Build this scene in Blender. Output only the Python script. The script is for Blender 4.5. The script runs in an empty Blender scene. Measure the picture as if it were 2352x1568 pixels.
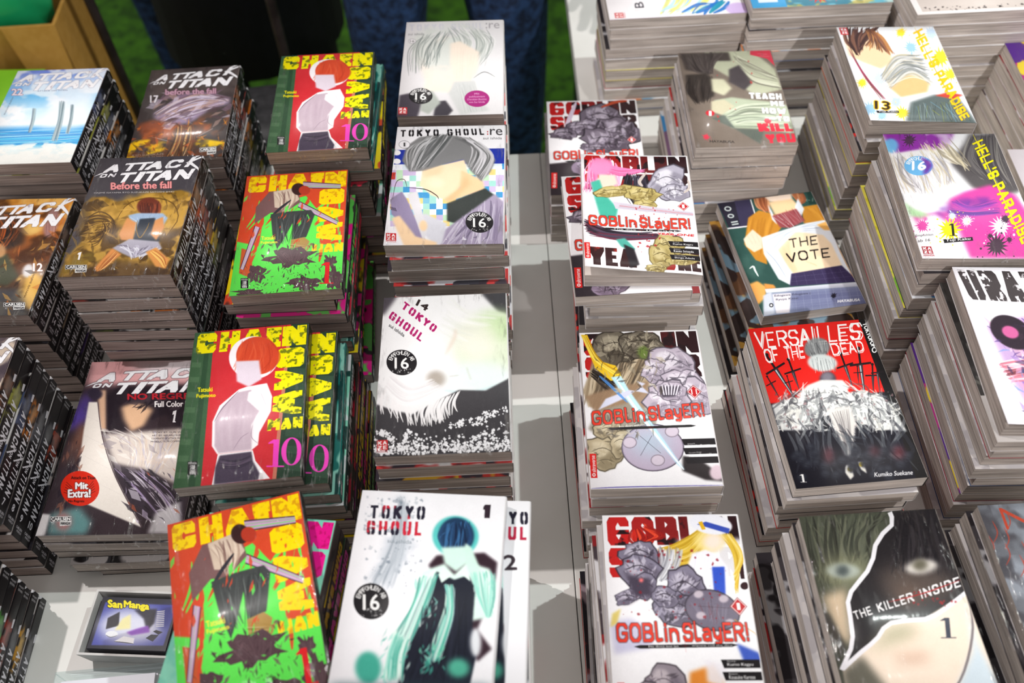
import bpy, bmesh, math, random
import numpy as np
from mathutils import Vector, Matrix

# ------------------------------------------------------------------ camera, world, lights, exposure
scn = bpy.context.scene
COL = scn.collection
scn.view_settings.view_transform = 'Standard'
scn.view_settings.look = 'None'
scn.view_settings.gamma = 1.0
scn.view_settings.use_curve_mapping = False
scn.view_settings.exposure = 0.0

CAM_H = 0.92            # camera height above the table top (table top is z = 0)
PITCH, ROLL, FPX = 0.92566, -0.04644, 2133.4
cam_d = bpy.data.cameras.new('camera')
cam = bpy.data.objects.new('camera', cam_d)
COL.objects.link(cam)
_f = Vector((0, math.cos(PITCH), -math.sin(PITCH)))
_r0 = Vector((1, 0, 0))
_u0 = _r0.cross(_f)
_r = _r0 * math.cos(ROLL) + _u0 * math.sin(ROLL)
_u = _u0 * math.cos(ROLL) - _r0 * math.sin(ROLL)
cam.matrix_world = Matrix(((_r.x, _u.x, -_f.x, 0), (_r.y, _u.y, -_f.y, 0), (_r.z, _u.z, -_f.z, CAM_H), (0, 0, 0, 1)))
cam_d.sensor_width = 36.0
cam_d.lens = FPX / 2352 * 36.0
cam_d.clip_start = 0.02
cam_d.clip_end = 60
cam_d.dof.use_dof = True
cam_d.dof.focus_distance = 0.97
cam_d.dof.aperture_fstop = 4.0
scn.camera = cam

world = bpy.data.worlds.new('hall')
scn.world = world
world.use_nodes = True
world.node_tree.nodes['Background'].inputs[0].default_value = (1.0, 0.93, 0.89, 1)
world.node_tree.nodes['Background'].inputs[1].default_value = 0.50


def spot(name, loc, target, power, colr, size, blend, radius):
    d = bpy.data.lights.new(name, 'SPOT')
    d.energy = power
    d.color = colr
    d.spot_size = math.radians(size)
    d.spot_blend = blend
    d.shadow_soft_size = radius
    o = bpy.data.objects.new(name, d)
    COL.objects.link(o)
    o.location = loc
    o.rotation_euler = (Vector(target) - Vector(loc)).to_track_quat('-Z', 'Y').to_euler()
    return o


# the hall's track spots over the book table
spot('track_spot_left', (-1.00, 0.86, 2.35), (0.06, 0.58, 0.05), 112, (1.0, 0.93, 0.90), 52, 0.5, 0.022)
spot('track_spot_right', (1.15, 0.92, 2.35), (0.12, 0.62, 0.05), 117, (0.93, 1.0, 0.965), 54, 0.5, 0.022)
spot('track_spot_front', (1.00, -1.10, 1.75), (0.60, 0.98, 0.06), 105, (1.0, 0.95, 0.92), 34, 0.8, 0.03)

# ------------------------------------------------------------------ print shop: covers painted with numpy
FW, SW, IH = 448, 64, 704
TW = FW + SW
rng = np.random.default_rng(7)


def rgb(c):
    return np.array(c, float) / 255.0


def homog(src, dst):
    A, b = [], []
    for (x, y), (u, v) in zip(src, dst):
        A.append([x, y, 1, 0, 0, 0, -u * x, -u * y]); b.append(u)
        A.append([0, 0, 0, x, y, 1, -v * x, -v * y]); b.append(v)
    h = np.linalg.solve(np.array(A, float), np.array(b, float))
    return np.append(h, 1).reshape(3, 3)


def hmap(H, pts):
    p = np.asarray(pts, float).reshape(-1, 2)
    q = np.c_[p, np.ones(len(p))] @ H.T
    return q[:, :2] / q[:, 2:3]


_fcache = {}


def font_segs(text):
    if text in _fcache:
        return _fcache[text]
    cu = bpy.data.curves.new('t', 'FONT')
    cu.body = text
    cu.fill_mode = 'NONE'
    cu.resolution_u = 3
    ob = bpy.data.objects.new('t', cu)
    me = ob.to_mesh()
    v = np.array([tuple(p.co)[:2] for p in me.vertices], float).reshape(-1, 2)
    e = np.array([tuple(p.vertices) for p in me.edges], int).reshape(-1, 2)
    s = v[e] if len(e) else np.zeros((0, 2, 2))
    if len(s):
        mn, mx = s.reshape(-1, 2).min(0), s.reshape(-1, 2).max(0)
        s = (s - mn) / np.maximum(mx - mn, 1e-6)
        s[..., 1] = 1 - s[..., 1]
    ob.to_mesh_clear()
    bpy.data.objects.remove(ob)
    bpy.data.curves.remove(cu)
    _fcache[text] = s
    return s


def seg_mask(segs, W, Hh, pad=0, ss=2):
    """even-odd coverage of closed outlines given as segments (N,2,2) in pixels; returns x0,y0,mask or None"""
    if len(segs) == 0:
        return None
    p = segs.reshape(-1, 2)
    x0 = max(0, int(math.floor(p[:, 0].min())) - pad); x1 = min(W, int(math.ceil(p[:, 0].max())) + pad + 1)
    y0 = max(0, int(math.floor(p[:, 1].min())) - pad); y1 = min(Hh, int(math.ceil(p[:, 1].max())) + pad + 1)
    if x1 <= x0 or y1 <= y0:
        return None
    w, h = (x1 - x0) * ss, (y1 - y0) * ss
    buf = np.zeros((h, w + 1), np.int16)
    S = (segs - (x0, y0)) * ss
    for (ax, ay), (bx, by) in S:
        if ay == by:
            continue
        if ay > by:
            ax, ay, bx, by = bx, by, ax, ay
        r0 = max(0, int(math.ceil(ay - .5))); r1 = min(h - 1, int(math.ceil(by - .5)) - 1)
        if r1 < r0:
            continue
        r = np.arange(r0, r1 + 1)
        x = ax + (r + .5 - ay) * (bx - ax) / (by - ay)
        xi = np.clip(np.ceil(x - .5), 0, w).astype(int)
        np.add.at(buf, (r, xi), 1)
    m = (np.cumsum(buf, 1)[:, :w] & 1).astype(np.float32)
    m = m.reshape(y1 - y0, ss, x1 - x0, ss).mean((1, 3))
    return x0, y0, m


def blur(m, r):
    r = int(round(r))
    if r < 1:
        return m
    for ax in (0, 1):
        for _ in range(2):
            p = [(0, 0), (0, 0)]; p[ax] = (r + 1, r)
            c = np.cumsum(np.pad(m, p, mode='edge'), ax)
            n = m.shape[ax]
            m = (np.take(c, range(2 * r + 1, 2 * r + 1 + n), ax) - np.take(c, range(0, n), ax)) / (2 * r + 1)
    return m


def dil(m, r):
    r = int(round(r))
    o = m
    for k in range(r):
        q = o.copy()
        q[1:] = np.maximum(q[1:], o[:-1]); q[:-1] = np.maximum(q[:-1], o[1:])
        q[:, 1:] = np.maximum(q[:, 1:], o[:, :-1]); q[:, :-1] = np.maximum(q[:, :-1], o[:, 1:])
        o = q
    return o


def vnoise(w, h, fx, fy, seed):
    g = np.random.default_rng(seed).random((int(fy) + 3, int(fx) + 3))
    x = np.linspace(0, fx, w, endpoint=False); y = np.linspace(0, fy, h, endpoint=False)
    xi, yi = x.astype(int), y.astype(int)
    tx, ty = x - xi, y - yi
    tx = tx * tx * (3 - 2 * tx); ty = (ty * ty * (3 - 2 * ty))[:, None]
    a = g[np.ix_(yi, xi)]; b = g[np.ix_(yi, xi + 1)]; c = g[np.ix_(yi + 1, xi)]; d = g[np.ix_(yi + 1, xi + 1)]
    return (a * (1 - tx) + b * tx) * (1 - ty) + (c * (1 - tx) + d * tx) * ty


_ncache = {}


def fnoise(w, h, fx, fy, seed, octv=3):
    key = (w, h, round(fx * 2), round(fy * 2), seed % 5, octv)
    if key in _ncache:
        return np.roll(_ncache[key], ((seed * 37) % h, (seed * 53) % w), (0, 1))
    o = 0; s = 0; a = 1
    hw, hh = (w + 1) // 2, (h + 1) // 2
    for k in range(octv):
        o = o + a * vnoise(hw, hh, fx * 2 ** k, fy * 2 ** k, seed + k); s += a; a *= .55
    o = (o / s).astype(np.float32).repeat(2, 0).repeat(2, 1)[:h, :w]
    o = blur(o, 1)
    _ncache[key] = o
    return o


# stroke alphabet: polylines in a unit box (y down) and relative widths
GL = {
 'A': ([[(0, 1), (.5, 0), (1, 1)], [(.2, .66), (.8, .66)]], 1), 'B': ([[(0, 0), (0, 1)], [(0, 0), (.7, 0), (.92, .12), (.92, .36), (.7, .48), (0, .48)], [(.7, .48), (1, .62), (1, .86), (.75, 1), (0, 1)]], .95),
 'C': ([[(1, .22), (.8, 0), (.2, 0), (0, .2), (0, .8), (.2, 1), (.8, 1), (1, .78)]], 1), 'D': ([[(0, 0), (0, 1), (.65, 1), (1, .75), (1, .25), (.65, 0), (0, 0)]], 1),
 'E': ([[(1, 0), (0, 0), (0, 1), (1, 1)], [(0, .5), (.8, .5)]], .85), 'F': ([[(1, 0), (0, 0), (0, 1)], [(0, .5), (.8, .5)]], .85),
 'G': ([[(1, .2), (.8, 0), (.2, 0), (0, .2), (0, .8), (.2, 1), (.8, 1), (1, .8), (1, .55), (.6, .55)]], 1), 'H': ([[(0, 0), (0, 1)], [(1, 0), (1, 1)], [(0, .5), (1, .5)]], 1),
 'I': ([[(.5, 0), (.5, 1)]], .3), 'J': ([[(1, 0), (1, .8), (.8, 1), (.2, 1), (0, .8)]], .8), 'K': ([[(0, 0), (0, 1)], [(1, 0), (0, .55)], [(.3, .42), (1, 1)]], 1),
 'L': ([[(0, 0), (0, 1), (1, 1)]], .8), 'M': ([[(0, 1), (0, 0), (.5, .6), (1, 0), (1, 1)]], 1.25), 'N': ([[(0, 1), (0, 0), (1, 1), (1, 0)]], 1.05),
 'O': ([[(.25, 0), (.75, 0), (1, .22), (1, .78), (.75, 1), (.25, 1), (0, .78), (0, .22), (.25, 0)]], 1), 'P': ([[(0, 1), (0, 0), (.75, 0), (1, .15), (1, .4), (.75, .55), (0, .55)]], .95),
 'R': ([[(0, 1), (0, 0), (.75, 0), (1, .15), (1, .36), (.75, .5), (0, .5)], [(.5, .5), (1, 1)]], 1), 'S': ([[(1, .2), (.8, 0), (.2, 0), (0, .2), (0, .36), (.2, .5), (.8, .5), (1, .64), (1, .8), (.8, 1), (.2, 1), (0, .8)]], .95),
 'T': ([[(0, 0), (1, 0)], [(.5, 0), (.5, 1)]], .95), 'U': ([[(0, 0), (0, .8), (.22, 1), (.78, 1), (1, .8), (1, 0)]], 1), 'V': ([[(0, 0), (.5, 1), (1, 0)]], 1),
 'W': ([[(0, 0), (.25, 1), (.5, .35), (.75, 1), (1, 0)]], 1.35), 'Y': ([[(0, 0), (.5, .5), (1, 0)], [(.5, .5), (.5, 1)]], 1), 'Z': ([[(0, 0), (1, 0), (0, 1), (1, 1)]], .9),
 '1': ([[(.1, .2), (.6, 0), (.6, 1)]], .6), '!': ([[(.5, 0), (.5, .66)], [(.5, .93), (.5, .98)]], .25), ':': ([[(.5, .3), (.5, .34)], [(.5, .85), (.5, .9)]], .2), "'": ([[(.5, 0), (.3, .25)]], .25), ' ': ([], .55),
 'i': ([[(.5, .32), (.5, 1)], [(.5, .02), (.5, .06)]], .25), 'n': ([[(0, .32), (0, 1)], [(0, .5), (.4, .32), (.8, .4), (1, .6), (1, 1)]], .85), 'a': ([[(.1, .38), (.7, .32), (1, .5), (1, 1)], [(1, .62), (.3, .62), (0, .75), (.1, .95), (.5, 1), (1, .9)]], .85),
 'y': ([[(0, .32), (.1, .75), (.5, .92), (1, .7)], [(1, .32), (1, 1), (.7, 1.25), (.2, 1.2)]], .85), 'e': ([[(1, .15), (.6, 0), (.2, .1), (0, .4), (.05, .75), (.4, 1), (.8, .95), (1, .8)], [(0, .5), (.9, .45)]], .85), 'l': ([[(0, -.1), (0, .85), (.2, 1), (1, .95)]], .6),
 'o': ([[(.3, .3), (.7, .3), (1, .5), (1, .8), (.7, 1), (.3, 1), (0, .8), (0, .5), (.3, .3)]], .9), '4': ([[(.7, 1), (.7, 0), (0, .7), (1, .7)]], .9), '6': ([[(.9, 0), (.3, .3), (0, .7), (.2, 1), (.8, 1), (1, .75), (.8, .55), (.2, .6)]], .85)}


def hull(P):
    P = sorted(map(tuple, P))
    def half(pts):
        o = []
        for p in pts:
            while len(o) > 1 and (o[-1][0] - o[-2][0]) * (p[1] - o[-2][1]) - (o[-1][1] - o[-2][1]) * (p[0] - o[-2][0]) <= 0:
                o.pop()
            o.append(p)
        return o
    a, b = half(P), half(P[::-1])
    return np.array(a[:-1] + b[:-1])


class Cv:
    """A printed sheet. Shapes are given in the coordinates of a reference quad (TL, TR, BR, BL of the sheet)."""

    def __init__(s, quad, bg, w=FW, h=IH, seed=1):
        s.w, s.h = w, h
        s.a = np.ones((h, w, 3), np.float32) * rgb(bg)
        s.H = homog(quad, [(0, 0), (w, 0), (w, h), (0, h)])
        q = np.array(quad, float)
        s.k = .5 * (w / np.hypot(*(q[1] - q[0])) + h / np.hypot(*(q[3] - q[0])))
        s.seed = seed
        s.r = np.random.default_rng(seed)

    def put(s, x0, y0, m, col, a=1.0):
        h, w = m.shape
        r = s.a[y0:y0 + h, x0:x0 + w]
        mm = (m * a).astype(np.float32)[..., None]
        r *= 1 - mm
        r += rgb(col).astype(np.float32) * mm

    def pmask(s, pts, soft=0):
        q = hmap(s.H, pts)
        seg = np.stack([q, np.roll(q, -1, 0)], 1)
        r = seg_mask(seg, s.w, s.h, pad=int(soft * 2 + 2))
        if r is None:
            return None
        return r[0], r[1], blur(r[2], soft)

    def poly(s, pts, col, a=1, soft=0, tex=None):
        r = s.pmask(pts, soft)
        if r is None:
            return s
        x0, y0, m = r
        if tex:
            fx, fy, lo, hi = tex
            s.seed += 11
            n = fnoise(s.w, s.h, fx, fy, s.seed)[y0:y0 + m.shape[0], x0:x0 + m.shape[1]]
            m = m * np.clip((n - lo) / (hi - lo), 0, 1)
        s.put(x0, y0, m.astype(np.float32), col, a)
        return s

    def ell(s, cx, cy, rx, ry, col, a=1, soft=0, rot=0, tex=None, n=40):
        t = np.linspace(0, 2 * math.pi, n, endpoint=False)
        c, d = math.cos(rot), math.sin(rot)
        x, y = rx * np.cos(t), ry * np.sin(t)
        return s.poly(np.stack([cx + c * x - d * y, cy + d * x + c * y], 1), col, a, soft, tex)

    def full(s, col, a=1, tex=None):
        m = np.ones((s.h, s.w), np.float32)
        if tex:
            fx, fy, lo, hi = tex
            s.seed += 11
            m = np.clip((fnoise(s.w, s.h, fx, fy, s.seed) - lo) / (hi - lo), 0, 1).astype(np.float32)
        s.put(0, 0, m, col, a)
        return s

    def vgrad(s, stops):
        y = np.linspace(0, 1, s.h)
        ys = [p[0] for p in stops]
        g = np.stack([np.interp(y, ys, [p[1][i] / 255 for p in stops]) for i in range(3)], 1)
        s.a[:] = g[:, None, :]
        return s

    def curve(s, pts, n=14):
        p = np.array(pts, float)
        if len(p) < 3:
            return p
        t = np.linspace(0, len(p) - 1, n)
        i = np.minimum(t.astype(int), len(p) - 2); f = (t - i)[:, None]
        p0, p1, p2, p3 = p[np.maximum(i - 1, 0)], p[i], p[i + 1], p[np.minimum(i + 2, len(p) - 1)]
        return .5 * (2 * p1 + (p2 - p0) * f + (2 * p0 - 5 * p1 + 4 * p2 - p3) * f * f + (3 * p1 - p0 - 3 * p2 + p3) * f ** 3)

    def line(s, pts, w, col, a=1, taper=True, smooth=True, soft=0):
        p = s.curve(pts) if smooth else np.array(pts, float)
        d = np.gradient(p, axis=0)
        nn = np.stack([-d[:, 1], d[:, 0]], 1)
        nn /= np.maximum(np.hypot(nn[:, 0], nn[:, 1])[:, None], 1e-6)
        t = np.linspace(0, 1, len(p))
        ww = (w * .5 * (np.sin(np.pi * np.clip(t * .94 + .03, 0, 1)) ** .6 if taper else np.ones(len(p))))[:, None]
        return s.poly(np.r_[p + nn * ww, (p - nn * ww)[::-1]], col, a, soft)

    def sweep(s, c0, c1, n, w, cols, a=.8, jit=.06, soft=0):
        """n brush strokes between two guide curves"""
        p, q = np.array(c0, float), np.array(c1, float)
        L = np.hypot(*(p[0] - q[0])) + np.hypot(*(p[-1] - q[-1]))
        for i in range(n):
            t = (i + s.r.random()) / n
            g = p * (1 - t) + q * t + s.r.normal(0, jit * L * .5, p.shape)
            s.line(g, w * (.4 + 1.1 * s.r.random()), cols[s.r.integers(len(cols))], a, soft=soft)
        return s

    def spk(s, box, n, r0, r1, cols, a=1, blot=False):
        x0, y0, x1, y1 = box
        for i in range(n):
            x, y = x0 + (x1 - x0) * s.r.random(), y0 + (y1 - y0) * s.r.random()
            r = r0 + (r1 - r0) * s.r.random() ** 2
            c = cols[s.r.integers(len(cols))]
            if blot:
                t = np.linspace(0, 2 * math.pi, 18, endpoint=False)
                rr = r * (.55 + .9 * s.r.random(18))
                s.poly(np.stack([x + rr * np.cos(t), y + rr * np.sin(t)], 1), c, a)
            else:
                s.ell(x, y, r, r * (.6 + .6 * s.r.random()), c, a, n=8)
        return s

    def clut(s, box, n, l, cols, a=.7, ang=None, inside=None):
        """many small angular facets, the busy texture of a detailed picture"""
        x0, y0, x1, y1 = box
        for i in range(n):
            u, v = s.r.random(2)
            x, y = x0 + (x1 - x0) * u, y0 + (y1 - y0) * v
            if inside and ((u - .5) ** 2 + (v - .5) ** 2) > .25:
                continue
            t = (ang if ang is not None else s.r.random() * 6.28) + s.r.normal(0, .35)
            L = l * (.3 + s.r.random()); wd = L * (.12 + .3 * s.r.random())
            d = np.array([math.cos(t), math.sin(t)]); nn = np.array([-d[1], d[0]])
            c = np.array([x, y])
            s.poly([c - d * L * .5, c + nn * wd * (s.r.random() - .2), c + d * L * .5, c - nn * wd * .6], cols[s.r.integers(len(cols))], a)
        return s

    def splat(s, x, y, r, col, spikes=18, a=1):
        t = np.linspace(0, 2 * math.pi, spikes * 2, endpoint=False)
        rr = r * np.where(np.arange(spikes * 2) % 2 == 0, .75 + .5 * s.r.random(spikes * 2), .45 + .15 * s.r.random(spikes * 2))
        s.poly(np.stack([x + rr * np.cos(t), y + rr * np.sin(t)], 1), col, a)
        return s.spk((x - r * 1.6, y - r * 1.6, x + r * 1.6, y + r * 1.6), spikes, r * .03, r * .12, [col], a)

    def textmask(s, text, quad, hw=.14, hh=.1, gap=.28, stencil=False, jit=0, shear=0):
        lays, x = [], 0.0
        for ch in text:
            g, w = GL.get(ch, GL.get(ch.upper(), GL[' ']))
            lays.append((g, x, w)); x += w + gap
        tot = x - gap
        Q = homog([(0, 0), (1, 0), (1, 1), (0, 1)], quad)
        M = np.zeros((s.h, s.w), np.float32)
        for li, (g, lx, w) in enumerate(lays):
            jx, jy = s.r.normal(0, jit, 2) if jit else (0, 0)
            for pl in g:
                for a, b in zip(pl[:-1], pl[1:]):
                    P = []
                    for (px, py) in (a, b):
                        px = hw + px * (w - 2 * hw) if w > .35 else w * .5
                        py = hh + py * (1 - 2 * hh)
                        for ex in (-hw, hw):
                            for ey in (-hh, hh):
                                X, Y = lx + px + ex, py + ey
                                P.append((X + shear * (.5 - Y) + jx, Y + jy))
                    hp = hull(P)
                    hp[:, 0] /= tot
                    q = hmap(s.H, hmap(Q, hp))
                    r = seg_mask(np.stack([q, np.roll(q, -1, 0)], 1), s.w, s.h)
                    if r:
                        x0, y0, m = r
                        v = M[y0:y0 + m.shape[0], x0:x0 + m.shape[1]]
                        np.maximum(v, m, out=v)
            if stencil and text[li] in 'OGUHQ':
                cx = lx + w * .5
                hp = np.array([(cx - .05, -.1), (cx + .05, -.1), (cx + .05, 1.1), (cx - .05, 1.1)])
                hp[:, 0] /= tot
                q = hmap(s.H, hmap(Q, hp))
                r = seg_mask(np.stack([q, np.roll(q, -1, 0)], 1), s.w, s.h)
                if r:
                    x0, y0, m = r
                    M[y0:y0 + m.shape[0], x0:x0 + m.shape[1]] *= 1 - m
        return M

    def paintmask(s, M, col, a=1, out=None, distress=None):
        ys, xs = np.nonzero(M.max(1))[0], np.nonzero(M.max(0))[0]
        if not len(ys):
            return s
        p = 6
        y0, y1, x0, x1 = max(0, ys[0] - p), min(s.h, ys[-1] + p + 1), max(0, xs[0] - p), min(s.w, xs[-1] + p + 1)
        M = M[y0:y1, x0:x1]
        if out:
            s.put(x0, y0, np.clip(blur(dil(M, out[1]), 1), 0, 1), out[0], out[2] if len(out) > 2 else 1)
        if distress:
            dc, f, lo, hi = distress
            s.seed += 17
            n = np.clip((fnoise(s.w, s.h, f, f * 1.5, s.seed, 4) - lo) / (hi - lo), 0, 1).astype(np.float32)[y0:y1, x0:x1]
            s.put(x0, y0, M, col, a)
            s.put(x0, y0, M * n, dc, a)
        else:
            s.put(x0, y0, M, col, a)
        return s

    def stx(s, text, quad, col, hw=.14, hh=.1, gap=.28, out=None, distress=None, stencil=False, jit=0, shear=0, a=1):
        return s.paintmask(s.textmask(text, quad, hw, hh, gap, stencil, jit, shear), col, a, out, distress)

    def ftx(s, text, quad, col, bold=0, out=None, a=1):
        sg = font_segs(text)
        if not len(sg):
            return s
        Q = homog([(0, 0), (1, 0), (1, 1), (0, 1)], quad)
        q = hmap(s.H, hmap(Q, sg)).reshape(-1, 2, 2)
        r = seg_mask(q, s.w, s.h, pad=6, ss=3)
        if r is None:
            return s
        x0, y0, m = r
        if bold:
            f = bold - int(bold)
            m1 = dil(m, int(bold))
            m = m1 * (1 - f) + dil(m1, 1) * f if f else m1
        if out:
            s.put(x0, y0, np.clip(blur(dil(m, out[1]), 1), 0, 1), out[0])
        s.put(x0, y0, np.clip(m, 0, 1), col, a)
        return s

    def row(s, text, x, y, w, h, col, bold=0, sl=0, a=1, out=None):
        """font text on a baseline box; sl = rise in y from left to right"""
        return s.ftx(text, [(x, y), (x + w, y + sl), (x + w, y + h + sl), (x, y + h)], col, bold, out, a)

    def one(s, x, y, w, h, col, sk=0):
        """a slab-serif figure 1"""
        P = lambda u, v: (x + u * w + sk * v, y + v * h)
        return s.poly([P(.36, .0), P(.64, .0), P(.64, .95), P(.95, .95), P(.95, 1), P(.05, 1), P(.05, .95), P(.36, .95), P(.36, .14), P(.1, .16), P(.1, .12)], col)

    def zero(s, x, y, w, h, col, sk=0):
        t = np.linspace(0, 2 * math.pi, 40)
        def E(rx, ry):
            v = .5 + ry * np.sin(t)
            return np.stack([x + (.5 + rx * np.cos(t)) * w + sk * v, y + v * h], 1)
        o, i = hmap(s.H, E(.5, .5)), hmap(s.H, E(.26, .46))
        sg = np.r_[np.stack([o[:-1], o[1:]], 1), np.stack([i[:-1], i[1:]], 1)]
        r = seg_mask(sg, s.w, s.h)
        if r:
            s.put(*r, col)
        return s

    def badge(s, cx, cy, rx, ry, colr=(28, 26, 30), tc=(240, 240, 240), blots=True):
        s.ell(cx, cy, rx, ry, colr)
        if blots:
            s.spk((cx - rx * .6, cy + ry * .35, cx + rx * .6, cy + ry * .8), 26, rx * .02, rx * .06, [tc], .6)
        s.row('16', cx - rx * .45, cy - ry * .38, rx * .9, ry * .86, tc, 1)
        word = 'EMPFOHLEN AB'
        for i, ch in enumerate(word):
            if ch == ' ':
                continue
            t = math.radians(200 + 140 * i / (len(word) - 1))
            px, py = cx + rx * .76 * math.cos(t), cy + ry * .76 * math.sin(t)
            d = np.array([-math.sin(t) * rx, math.cos(t) * ry]); d = d / np.hypot(*d) * rx * .085
            n = np.array([math.cos(t) * rx, math.sin(t) * ry]); n = n / np.hypot(*n) * rx * .13
            c = np.array([px, py])
            s.ftx(ch, [c - d + n, c + d + n, c + d - n, c - d - n], tc, .4)
        return s

    def kaze(s, x, y, w, h, col=(200, 45, 50), sl=0):
        s.poly([(x, y), (x + w, y + sl), (x + w, y + h + sl), (x, y + h)], col)
        s.stx('KA', [(x + w * .1, y + h * .1), (x + w * .9, y + h * .1 + sl), (x + w * .9, y + h * .46 + sl), (x + w * .1, y + h * .46)], (250, 240, 240), .13, .1, .3)
        s.stx('ZE', [(x + w * .1, y + h * .55), (x + w * .9, y + h * .55 + sl), (x + w * .9, y + h * .9 + sl), (x + w * .1, y + h * .9)], (250, 240, 240), .13, .1, .3)
        s.row('MANGA', x, y + h * 1.06, w, h * .14, col, 0, sl)
        return s

    def carlsen(s, x, y, w, h, sl=0):
        s.poly([(x, y), (x + w, y + sl), (x + w, y + h * .55 + sl), (x, y + h * .6)], (240, 240, 240))
        s.poly([(x + w * .02, y + h * .05), (x + w * .98, y + h * .05 + sl), (x + w * .98, y + h * .5 + sl), (x + w * .02, y + h * .55)], (20, 18, 22))
        s.row('CARLSEN', x + w * .06, y + h * .1, w * .88, h * .36, (245, 245, 245), 1, sl)
        s.poly([(x + w * .45, y + h * .55), (x + w, y + h * .5 + sl), (x + w * .97, y + h + sl), (x + w * .45, y + h * 1.05)], (235, 235, 235))
        s.row('MANGA!', x + w * .5, y + h * .62, w * .45, h * .3, (20, 18, 22), .6, sl * .5)
        return s

    def altra(s, x, y, w, h, sk=0):
        s.poly([(x, y), (x + w, y), (x + w + sk, y + h), (x + sk, y + h)], (224, 38, 36))
        s.ftx('altraverse', [(x + w * .22 + sk * .75, y + h * .76), (x + w * .22, y + h * .07), (x + w * .8, y + h * .07), (x + w * .8 + sk * .75, y + h * .76)], (245, 245, 245), .4)
        s.ell(x + w * .5 + sk * .87, y + h * .87, w * .26, h * .075, (245, 245, 245)).ell(x + w * .5 + sk * .87, y + h * .87, w * .12, h * .035, (224, 38, 36))
        return s

    def egmont(s, x, y, w, h, dark=(24, 24, 26), lt=(235, 235, 235), sk=0):
        s.poly([(x, y), (x + w, y), (x + w + sk, y + h), (x + sk, y + h)], dark)
        s.row('MANGA', x + w * .08, y + h * .06, w * .84, h * .15, lt, .5)
        s.row('漫', x + w * .22 + sk * .4, y + h * .28, w * .56, h * .32, lt, .6)
        s.row('画', x + w * .22 + sk * .8, y + h * .65, w * .56, h * .3, lt, .6)
        return s

    def aot(s, quad, out=(60, 58, 70), hue=(244, 243, 248)):
        """the slanted two-line title, reference box 100 x 60"""
        Q = homog([(0, 0), (100, 0), (100, 60), (0, 60)], quad)
        sub = lambda x, y, w, h: hmap(Q, [(x, y), (x + w, y), (x + w, y + h), (x, y + h)])
        M = np.zeros((s.h, s.w), np.float32)
        for t, x, y, w, h in (('A', 10, 8, 14, 20), ('T', 27, 7, 14, 20), ('T', 39, 7, 14, 20), ('A', 50, 7, 15, 20), ('C', 68, 6, 14, 20), ('T', 24, 31, 15, 25), ('I', 42, 31, 5, 25), ('T', 48, 31, 15, 25), ('A', 60, 31, 16, 25), ('N', 78, 31, 15, 25)):
            M = np.maximum(M, s.textmask(t, sub(x, y, w, h), .13 if t != 'I' else .18, .11, shear=.32))
        for pts in ([(84, 26), (88, 26), (94, 3), (100, -3), (97, -4), (90, 3)], [(85, 15), (98, 2), (99, 5), (88, 17)], [(86, 14), (90, 13), (101, 36), (99, 37)], [(10, 28), (14, 24), (5, 29), (-1, 37)]):
            q = hmap(s.H, hmap(Q, pts))
            r = seg_mask(np.stack([q, np.roll(q, -1, 0)], 1), s.w, s.h)
            if r:
                v = M[r[1]:r[1] + r[2].shape[0], r[0]:r[0] + r[2].shape[1]]
                np.maximum(v, r[2], out=v)
        M = np.maximum(M, s.textmask('ON', sub(6, 31, 15, 9), .12, .12, shear=.3))
        return s.paintmask(M, hue, 1, (out, 2, .8), ((190, 180, 190), 40, .66, .75))

    def grain(s, amt=.03):
        s.a += (s.r.random((s.h, s.w, 1)) - .5) * amt * 2
        s.a += (fnoise(s.w, s.h, 14, 20, s.seed + 5)[..., None] - .5) * amt
        return s


def spine_sheet(bg, seed=0):
    return Cv([(0, 0), (64, 0), (64, 704), (0, 704)], bg, SW, IH, seed)


def make_image(name, front, spine):
    f = np.clip(front.a, 0, 1) if front is not None else None
    sp = np.clip(spine.a, 0, 1)
    full = np.concatenate([f, sp], 1)
    px = np.ones((IH, TW, 4), np.float32)
    px[..., :3] = full[::-1]
    im = bpy.data.images.new(name, TW, IH)
    im.pixels.foreach_set(px.ravel())
    im.update()
    return im

# ------------------------------------------------------------------ the cover prints (abstract stand-ins for the pictures, the lettering as printed)
W_ = (243, 242, 246)
COV = {}


def cov(fn):
    COV[fn.__name__] = fn
    return fn


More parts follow.
